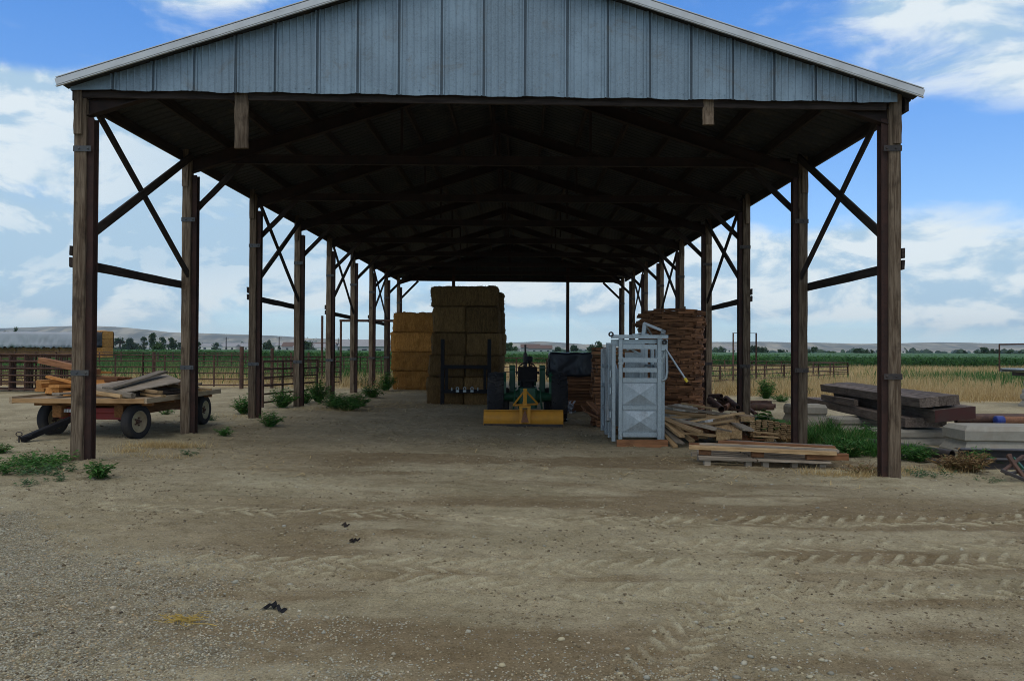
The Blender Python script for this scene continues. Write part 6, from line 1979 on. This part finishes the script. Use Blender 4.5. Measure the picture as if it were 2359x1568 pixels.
o = blades('dry_grass', x, y, hh, rng.uniform(.010, .026, len(x)) * (.6 + y / 60), M['straw'], .75)
tag(o, 'dry golden grass standing in the pens and along the field edge', 'dry grass', kind='stuff')
# dry wisps near the wagon wheel, planks and post feet
xx, yy = [], []
for px_, py_, rx_, ry_, c_ in ((370, 1030, .55, .22, 900), (300, 1040, .3, .2, 250), (420, 1030, .5, .3, 400), (360, 1050, .8, .2, 160), (1925, 1095, .4, .15, 260), (1985, 1098, .3, .2, 260), (2040, 1095, .4, .15, 220), (2160, 1085, .7, .25, 300), (880, 905, 1.2, .8, 300), (760, 945, 1.2, .5, 260), (560, 960, .9, .4, 160), (2075, 1085, .3, .2, 200), (1870, 1092, .25, .12, 120)):
    p = gp(px_, py_)
    xx.append(rng.normal(p.x, rx_ * .5, c_)); yy.append(rng.normal(p.y, ry_ * .5, c_))
xx = np.concatenate(xx); yy = np.concatenate(yy)
o = blades('dry_wisps', xx, yy, rng.uniform(.04, .16, len(xx)), rng.uniform(.006, .013, len(xx)), M['straw'], 1.3)
tag(o, 'short dry wisps of grass round the post feet and the wagon wheel', 'dry grass', kind='stuff')
# green weeds standing in the dry field
def gband(x, y):
    c_ = np.where(x > 6, 50 + .06 * x, 47)
    w_ = np.where(x > 6, 9.0, 9.0)
    return np.exp(-((y - c_) / w_) ** 2) * sstep(.46, .60, fbm(x * .10 + 8, y * .16, 3, 77)) + .03
x1, y1 = scatter(110000, 8, 66, 36, 88, gband)
x2, y2 = scatter(110000, -52, -7, 36, 92, lambda x, y: sstep(38, 47, y + 8 * (fbm(x * .12 + 4, y * .10, 3, 78) - .5)) * (1 - sstep(-10, -7, x)) * (.35 + .65 * sstep(.35, .5, fbm(x * .2, y * .2, 2, 79))))
x = np.concatenate([x1, x2]); y = np.concatenate([y1, y2])
o = blades('field_weeds', x, y, rng.uniform(.35, .95, len(x)) * (.7 + .5 * fbm(x * .3, y * .3, 2, 45)), rng.uniform(.04, .10, len(x)), M['fieldgreen'], .6)
tag(o, 'grey green weeds standing in bands through the dry grass', 'weeds', kind='stuff')
# corn: leaves of the front rows, then the closed canopy behind
N = 90000
y = 91 + (rng.uniform(0, 1, N) ** 1.8) * 55; x = rng.uniform(-.72, .86, N) * y
row = np.round((y + .12 * x) / .76) * .76 - .12 * x
y = np.maximum(row + rng.uniform(-.1, .1, N), 90)
z0_ = z_many(x, y) + rng.uniform(.1, 1.35, N) * (.88 + .24 * fbm(x * .12, y * .12, 3, 99))
a = rng.uniform(0, 2 * np.pi, N); L = rng.uniform(.35, .65, N); w = rng.uniform(.05, .10, N)
dx, dy = np.cos(a), np.sin(a); up_ = rng.uniform(.2, .75, N)
V = np.stack([np.stack([x, y, z0_], 1), np.stack([x + dx * L * .45 - dy * w, y + dy * L * .45 + dx * w, z0_ + L * up_ * .6], 1), np.stack([x + dx * L, y + dy * L, z0_ + L * (up_ * .5 - .15)], 1), np.stack([x + dx * L * .45 + dy * w, y + dy * L * .45 - dx * w, z0_ + L * up_ * .6], 1)], 1).reshape(-1, 3)
o = np_mesh('corn_plants', V, np.arange(N * 4).reshape(N, 4), M['corn'])
tag(o, 'rows of green corn plants at the near edge of the corn field', 'corn', kind='stuff')
cxs = np.linspace(-110, 330, 441); cys = np.concatenate([[93.2], np.linspace(93.4, 150, 75), np.linspace(153, 420, 90)])
CX, CYY = np.meshgrid(cxs, cys)
CZ = zbase(CX, CYY) + 1.12 + .22 * fbm(CX * .9, CYY * .9, 2, 101) + .35 * fbm(CX * .05, CYY * .05, 3, 103)
CZ[0] = zbase(CX[0], CYY[0]) - .1
ci = np.arange(CX.size).reshape(CX.shape)
cm, n, b = new_mat('corn_canopy')
t = n.n('ShaderNodeTexCoord'); a_ = n.noise(t.outputs['Object'], 1.6, 6, .7)
n.set(b.inputs['Base Color'], n.mix(n.mapr(a_, .3, .7), (.018, .06, .014), (.055, .15, .03))); b.inputs['Roughness'].default_value = .9
o = np_mesh('corn_field', np.stack([CX.ravel(), CYY.ravel(), CZ.ravel()], 1), np.stack([ci[:-1, :-1].ravel(), ci[:-1, 1:].ravel(), ci[1:, 1:].ravel(), ci[1:, :-1].ravel()], 1), cm)
tag(o, 'closed green canopy of the corn field stretching away behind', 'corn field', kind='stuff')
M['twine'] = plain_mat('yellow_straw_twine', (.50, .35, .08), .8, dirt_amt=.3)
# straw coloured twine tangle and black rubber scraps in the foreground
p = gp(425, 1434)
mb = MB()
for k in range(34):
    a = Vector((p.x + random.gauss(0, .045), p.y + random.gauss(0, .03), p.z + .015)); pts = [a]
    for _ in range(5):
        a = a + Vector((random.uniform(-.06, .06), random.uniform(-.03, .03), 0)); pts.append(Vector((a.x, a.y, zg(a.x, a.y) + .02 + random.uniform(0, .03))))
    mb.tube(pts, .0018, 4, False)
q = gp(500, 1446)
mb.tube([p + Vector((.05, 0, .02)), p.lerp(q, .3) + Vector((0, -.03, .015)), p.lerp(q, .7) + Vector((0, .01, .015)), q + Vector((0, 0, .015))], .003, 4, False)
zf_ = float(z_many(np.array([p.x]), np.array([p.y]))[0])
o = mb.build('twine_tangle', M['twine']); o.location.z = zf_ + .004
tag(o, 'tangle of yellow baling twine on the gravel at the lower left', 'twine')
for k, (px_, py_, s_, lab) in enumerate(((632, 1402, .09, 'black rubber scrap on the dirt in the lower middle'), (795, 1216, .035, 'dark rag scrap lying on the tyre tracks, left of the middle'), (815, 1247, .045, 'dark brown scrap of bark on the dirt, middle left'))):
    p = gp(px_, py_); zf_ = float(z_many(np.array([p.x]), np.array([p.y]))[0])
    mb = MB(); prev = None
    for j in range(9):
        t = j / 8; c_ = Vector((p.x - s_ + 2 * s_ * t, p.y + .05 * math.sin(t * 5 + k), zf_ + .012 + .03 * math.sin(t * 3.1) * (j % 2)))
        w_ = Vector((.01, .022 + .02 * math.sin(t * 7 + k), .006))
        if prev: mb.add([prev[0] - prev[1], prev[0] + prev[1], c_ + w_, c_ - w_], [(0, 1, 2, 3)])
        prev = (c_, w_)
    o = mb.build('rubber_scrap', M['black' if k == 0 else 'beam']); tag(o, lab, 'scrap')

# ------------------------------------------------------------------ trees, farms and poles of the plain
def tree(px, topy, wpx, Y, label, group, mat='leafdark', shape='round', base=None, dens=1.0):
    x = gx(px, Y); z0_ = zg(x, Y) - .1
    hor = 807 + (px - 1198) * .0044
    H = CAM_Z + (hor - topy + 2) / 1824 * Y - z0_
    Wd = wpx * 1.15 / 1824 * Y
    e = empty('tree', (x, Y, z0_), label, 'tree', group)
    tr_ = MB()
    th = H * (.30 if shape != 'bare' else .45)
    tr_.tube([(x, Y, z0_), (x + .01 * H, Y, z0_ + th), (x - .01 * H, Y, z0_ + H * .7)], H * .03, 7, False, H * .010)
    lv = MB()
    cl = []
    nc_ = int(15 * dens) + 6
    for k in range(nc_):
        t = random.random()
        zz_ = z0_ + H * (.20 + .76 * t)
        prof_ = {'round': math.sin(math.pi * min(1, .18 + t * .80)) ** .6, 'cone': 1.05 - t * .85, 'bare': .4 + .6 * t, 'bush': math.sin(math.pi * min(1, .3 + t * .68)) ** .5}[shape]
        a = random.uniform(0, 6.283); rr = Wd * .42 * prof_ * math.sqrt(random.random())
        c_ = Vector((x + rr * math.cos(a), Y + rr * math.sin(a), zz_ if shape != 'bush' else z0_ + H * (.05 + .85 * t)))
        cl.append(c_)
        if k < 9:
            s_ = Vector((x, Y, z0_ + th * random.uniform(.7, 1.5)))
            tr_.tube([s_, s_.lerp(c_, .5) + Vector((0, 0, .04 * H)), c_], H * .012, 5, False, H * .004)
    tr_.build('trunk', M['bark'], e)
    cr = min(H, Wd) * (.19 if shape != 'bare' else .13)
    for c_ in cl:
        c_r = cr * random.uniform(.7, 1.35)
        for _ in range(int((75 if shape != 'bare' else 7) * (dens if dens < 1.5 else 1.4))):
            d = Vector((random.gauss(0, 1), random.gauss(0, 1), random.gauss(0, .75)))
            d = d.normalized() * c_r * random.uniform(.45, 1.05)
            q = c_ + d
            u = Vector((random.uniform(-1, 1), random.uniform(-1, 1), random.uniform(-1, 1))).normalized()
            v = u.cross(Vector((random.uniform(-1, 1), random.uniform(-1, 1), random.uniform(-1, 1)))).normalized()
            s_ = cr * random.uniform(.18, .40)
            lv.add([q - u * s_, q - v * s_ * .6, q + u * s_, q + v * s_ * .6], [(0, 1, 2, 3)])
    lv.build('crown', M[mat], e)
gT = 'trees on the plain'
for args in (
 (36, 754, 15, 230, 'dark tree poking up behind the grey tarped stack', gT, 'leafdark', 'cone'), (12, 764, 18, 240, 'low dark treetop behind the tarped stack at the left edge', gT, 'leafdark'), (24, 766, 14, 250, 'small dark treetop left of the taller one behind the tarp', gT, 'leafdark'),
 (330, 778, 18, 330, 'small round dark tree left of the tall one behind the wagon', gT, 'leafdark'), (352, 769, 27, 260, 'tallest tree behind the wagon at the left', gT, 'leafdark', 'cone'), (364, 790, 30, 150, 'nearer bright green tree below the tallest one, left', gT, 'leafmid', 'bush'), (373, 778, 20, 320, 'broad dark tree right of the tallest one, left', gT, 'leafdark'),
 (396, 779, 24, 330, 'rounded dark tree near the second post on the left', gT, 'leafdark', 'bush'), (275, 781, 30, 420, 'long low dark grove right of the straw stack, left half', gT, 'leafdark', 'bush'), (296, 782, 26, 420, 'long low dark grove right of the straw stack, right half', gT, 'leafdark', 'bush'), (312, 788, 18, 420, 'small tree at the right end of the low grove', gT, 'leafdark', 'bush'),
 (415, 789, 14, 380, 'small tree just left of the second post', gT, 'leafdark'), (458, 790, 12, 420, 'small far tree right of the second post', gT, 'leafdark'), (498, 791, 18, 430, 'small far bushy tree between the second and third posts', gT, 'leafdark', 'bush'),
 (385, 812, 16, 190, 'low round bush in the green field behind the wagon', gT, 'leafdark', 'bush'), (400, 808, 12, 220, 'small round bush right of it in the green field', gT, 'leafdark', 'bush'), (478, 813, 10, 200, 'low bush in the green field near the tall pen post', gT, 'leafdark', 'bush'),
 (617, 786, 26, 360, 'broad dark tree between the third and fourth posts', gT, 'leafdark', 'bush'), (643, 798, 10, 360, 'little bush beside the utility pole', gT, 'leafdark', 'bush'),
 (718, 778, 22, 330, 'thin half bare tree left of the fifth post', gT, 'leafmid', 'bare'), (704, 786, 20, 340, 'dark bushy tree beside the half bare one', gT, 'leafdark', 'bush'), (712, 790, 22, 350, 'dark bushy tree behind the half bare one', gT, 'leafdark', 'bush'),
 (806, 789, 14, 340, 'dark tree between the fifth and sixth posts', gT, 'leafdark'), (836, 788, 28, 330, 'broad green tree between the sixth and seventh posts', gT, 'leafdark', 'bush'),
 (1164, 788, 22, 330, 'green tree right of the tall bale stack, left one', gT, 'leafmid', 'bush'), (1176, 792, 20, 330, 'green tree right of the tall bale stack, right one', gT, 'leafmid', 'bush'), (1185, 799, 18, 340, 'small bush right of the trees by the tall stack', gT, 'leafmid', 'bush'),
 (1285, 797, 16, 420, 'low far tree left of the rear shed column', gT, 'leafdark', 'bush'), (1322, 797, 22, 360, 'low dark tree right of the rear shed column', gT, 'leafdark', 'bush'), (1362, 793, 22, 300, 'tree behind the black plastic sheet', gT, 'leafdark', 'bush'), (1380, 786, 24, 280, 'taller tree behind the plastic sheet and board stack', gT, 'leafdark', 'bush'), (1660, 800, 30, 420, 'low dark tree behind the fourth post on the right', gT, 'leafdark', 'bush'),
 (1738, 798, 34, 300, 'dark tree right of the third post on the right, left one', gT, 'leafdark', 'bush'), (1756, 801, 30, 300, 'dark tree right of the third post on the right, lower one', gT, 'leafdark', 'bush'), (1715, 803, 30, 420, 'low tree behind the third post on the right', gT, 'leafdark', 'bush'), (1800, 806, 36, 420, 'low hedge-like tree left of the second post on the right', gT, 'leafdark', 'bush'),
 (1872, 801, 34, 300, 'broad dark tree right of the second post on the right', gT, 'leafdark', 'bush'), (1912, 810, 34, 340, 'low spreading tree between the second post and the pair', gT, 'leafmid', 'bush'), (1977, 805, 26, 300, 'left tree of the pair left of the right front post', gT, 'leafdark', 'round'), (2002, 806, 28, 300, 'right tree of the pair left of the right front post', gT, 'leafdark', 'bush'),
 (2222, 810, 15, 380, 'small pointed tree at the right, first of two', gT, 'leafdark', 'cone'), (2205, 812, 18, 380, 'small low tree left of the pointed one at the right', gT, 'leafdark', 'bush'), (2270, 803, 44, 310, 'largest dark tree near the right edge, left half of the clump', gT, 'leafdark', 'bush', None, 1.6), (2296, 806, 30, 310, 'right half of the large dark clump near the right edge', gT, 'leafdark', 'bush'),
 (2328, 808, 26, 330, 'dark tree behind the pipe rack at the right edge', gT, 'leafdark', 'bush'), (2352, 810, 22, 320, 'dark tree cut off by the right edge', gT, 'leafdark', 'bush')):
    tree(*args)
# far scattered trees, too many to count
N = 900
yd = rng.uniform(650, 3200, N); xd_ = rng.uniform(-.75, .78, N) * yd
k = rng.uniform(0, 1, N) < sstep(.42, .6, fbm(xd_ * .004, yd * .006, 3, 123)); xd_, yd = xd_[k], yd[k]
vs = []; fs = []
oct_ = [(1, 0, .5), (.3, .9, .45), (-.8, .6, .5), (-.8, -.6, .42), (.35, -.9, .5), (0, 0, 1), (.6, .4, .85), (-.5, .1, .9), (.9, .2, 0), (.2, .9, 0), (-.8, .5, 0), (-.8, -.6, 0), (.4, -.9, 0)]
of = [(0, 1, 6), (1, 5, 6), (1, 2, 5), (2, 7, 5), (2, 3, 7), (3, 5, 7), (3, 4, 5), (4, 0, 5), (0, 6, 5), (0, 8, 9, 1), (1, 9, 10, 2), (2, 10, 11, 3), (3, 11, 12, 4), (4, 12, 8, 0)]
mb = MB()
for x, y in zip(xd_, yd):
    s_ = random.uniform(3, 8); hgt_ = random.uniform(3.5, 8)
    mb.add([(x + a * s_ * random.uniform(.6, 1.3), y + b * s_, zg(x, y) + c * hgt_ * random.uniform(.8, 1.15)) for a, b, c in oct_], of)
o = mb.build('far_trees', M['leafdark'], None, (0, 0, 0)); tag(o, 'scattered far trees and hedges across the plain below the hills', 'far trees', kind='stuff')

M['roofgrey'] = plain_mat('grey_house_roof', (.30, .30, .31), .8)
M['roofred'] = plain_mat('brown_red_roof', (.13, .085, .07), .8)
M['wallpale'] = plain_mat('pale_house_wall', (.62, .60, .56), .8, dirt_amt=.1)
M['wallgrey'] = plain_mat('grey_house_wall', (.36, .38, .38), .8)
M['window'] = plain_mat('dark_window_glass', (.03, .035, .045), .2, dirt_amt=0)
def house(px, py, w, h, rh, d, Y, wall, roof, label, group='farm buildings far across the plain'):
    x = gx(px, Y); z0_ = zg(x, Y) - .1
    e = empty('farm_building', (x, Y, z0_), label, 'building', group)
    MB().box((x - w / 2, Y, z0_), (x + w / 2, Y + d, z0_ + h)).build('wall', M[wall], e)
    MB().prism([(x - w / 2 - .3, Y - .4, z0_ + h), (x - w / 2 - .3, Y + d + .4, z0_ + h), (x - w / 2 - .3, Y + d / 2, z0_ + h + rh)], (w + .6, 0, 0)).build('roof', M[roof], e, fix=True)
    for k in range(3):
        wx = x - w * .32 + k * w * .3
        MB().box((wx, Y - .06, z0_ + h * .4), (wx + w * .10, Y - .01, z0_ + h * .75)).build('window', M['window'], e)
for args in (
 (836, 815, 11.5, 2.6, 1.7, 8, 190, 'wallgrey', 'roofgrey', 'long grey house with windows between the sixth and seventh posts'), (868, 815, 8, 2.6, 1.6, 7, 200, 'wallpale', 'roofgrey', 'pale house between the seventh and eighth posts'),
 (660, 800, 14, 4, 2, 9, 470, 'wallpale', 'roofgrey', 'white-sided farm building left of the fourth post'), (676, 803, 13, 3.5, 2.4, 8, 440, 'wallgrey', 'roofred', 'farm building with a brown red roof at the fourth post'), (722, 802, 22, 3, 2, 9, 430, 'wallpale', 'roofgrey', 'long low white building behind the half bare tree'), (742, 803, 14, 3.5, 2.2, 9, 440, 'wallgrey', 'roofred', 'reddish building behind the lone pole'),
 (470, 799, 20, 4, 2, 12, 620, 'wallpale', 'roofgrey', 'far pale shed right of the second post'), (520, 799, 16, 4, 2, 12, 640, 'wallpale', 'roofgrey', 'far pale shed at the utility pole between the second and third posts'), (545, 798, 26, 5, 2, 12, 650, 'wallpale', 'roofgrey', 'widest far pale shed between the second and third posts'), (580, 800, 18, 4, 2, 12, 640, 'wallpale', 'roofgrey', 'far pale shed hidden partly by the third post'), (398, 797, 8, 4, 2, 8, 430, 'wallpale', 'roofgrey', 'small pale house between the dark trees left of the second post'),
 (778, 803, 22, 4, 2, 10, 520, 'wallpale', 'roofgrey', 'far pale building just right of the fifth post'), (1222, 807, 10, 3.5, 2, 9, 420, 'wallgrey', 'roofred', 'brown far building behind the tractor exhaust'), (1245, 808, 12, 3, 2, 9, 410, 'wallgrey', 'roofred', 'low brown far building right of the tractor exhaust'), (1195, 806, 7, 3, 1.5, 7, 520, 'wallpale', 'roofgrey', 'tiny white far building left of the tractor exhaust'),
 (2070, 812, 14, 4, 2, 10, 800, 'wallpale', 'roofgrey', 'tiny pale far building right of the right front post'), (1690, 809, 14, 4, 2, 10, 700, 'wallpale', 'roofgrey', 'tiny pale far building behind the pipe hoop')):
    house(*args)
gP = 'wooden utility poles across the plain'
for k, (px_, topy, Y_, lab) in enumerate(((521, 778, 420, 'utility pole with a cross arm between the second and third posts'), (643, 777, 420, 'utility pole between the third and fourth posts'), (277, 784, 210, 'thin pole with a cross arm right of the straw stack'), (779, 779, 430, 'thin utility pole right of the fifth post'), (802, 781, 440, 'thin utility pole, second right of the fifth post'), (873, 790, 480, 'thin utility pole near the eighth post'))):
    x = gx(px_, Y_); zt_ = CAM_Z + (806 - topy) / 1824 * Y_
    e = empty('utility_pole', (x, Y_, zg(x, Y_)), lab, 'utility pole', gP)
    MB().tube([(x, Y_, zg(x, Y_)), (x, Y_, zt_)], .0007 * Y_, 6, True, .0005 * Y_).build('pole', M['beam'], e)
    MB().box((x - 1.5, Y_ - .06, zt_ - .9), (x + 1.5, Y_ + .06, zt_ - .65)).build('crossarm', M['beam'], e)

# ------------------------------------------------------------------ air between here and the hills
hb = MB().box((-7500, -70, -6), (7500, 6200, 170)).build('haze', None, None, (0, 0, 0))
tag(hb, kind='stuff')
hb['label'] = 'pale summer haze that fades the far hills'
hb['category'] = 'haze'
vm_ = bpy.data.materials.new('haze_air'); vm_.use_nodes = True
vt = vm_.node_tree
for n_ in list(vt.nodes): vt.nodes.remove(n_)
pv_ = vt.nodes.new('ShaderNodeVolumePrincipled'); ov = vt.nodes.new('ShaderNodeOutputMaterial')
pv_.inputs['Color'].default_value = (.66, .83, 1.0, 1)
pv_.inputs['Density'].default_value = 0.00010
pv_.inputs['Anisotropy'].default_value = .2
vt.links.new(pv_.outputs[0], ov.inputs['Volume'])
hb.data.materials.append(vm_)
hb.display_type = 'WIRE'
C.cycles.volume_bounces = 0

for o_ in list(COL.objects):
    l_ = o_.get('label')
    if l_ and len(l_.replace('-', ' ').split()) > 16: print('LONG LABEL', o_.name, l_)
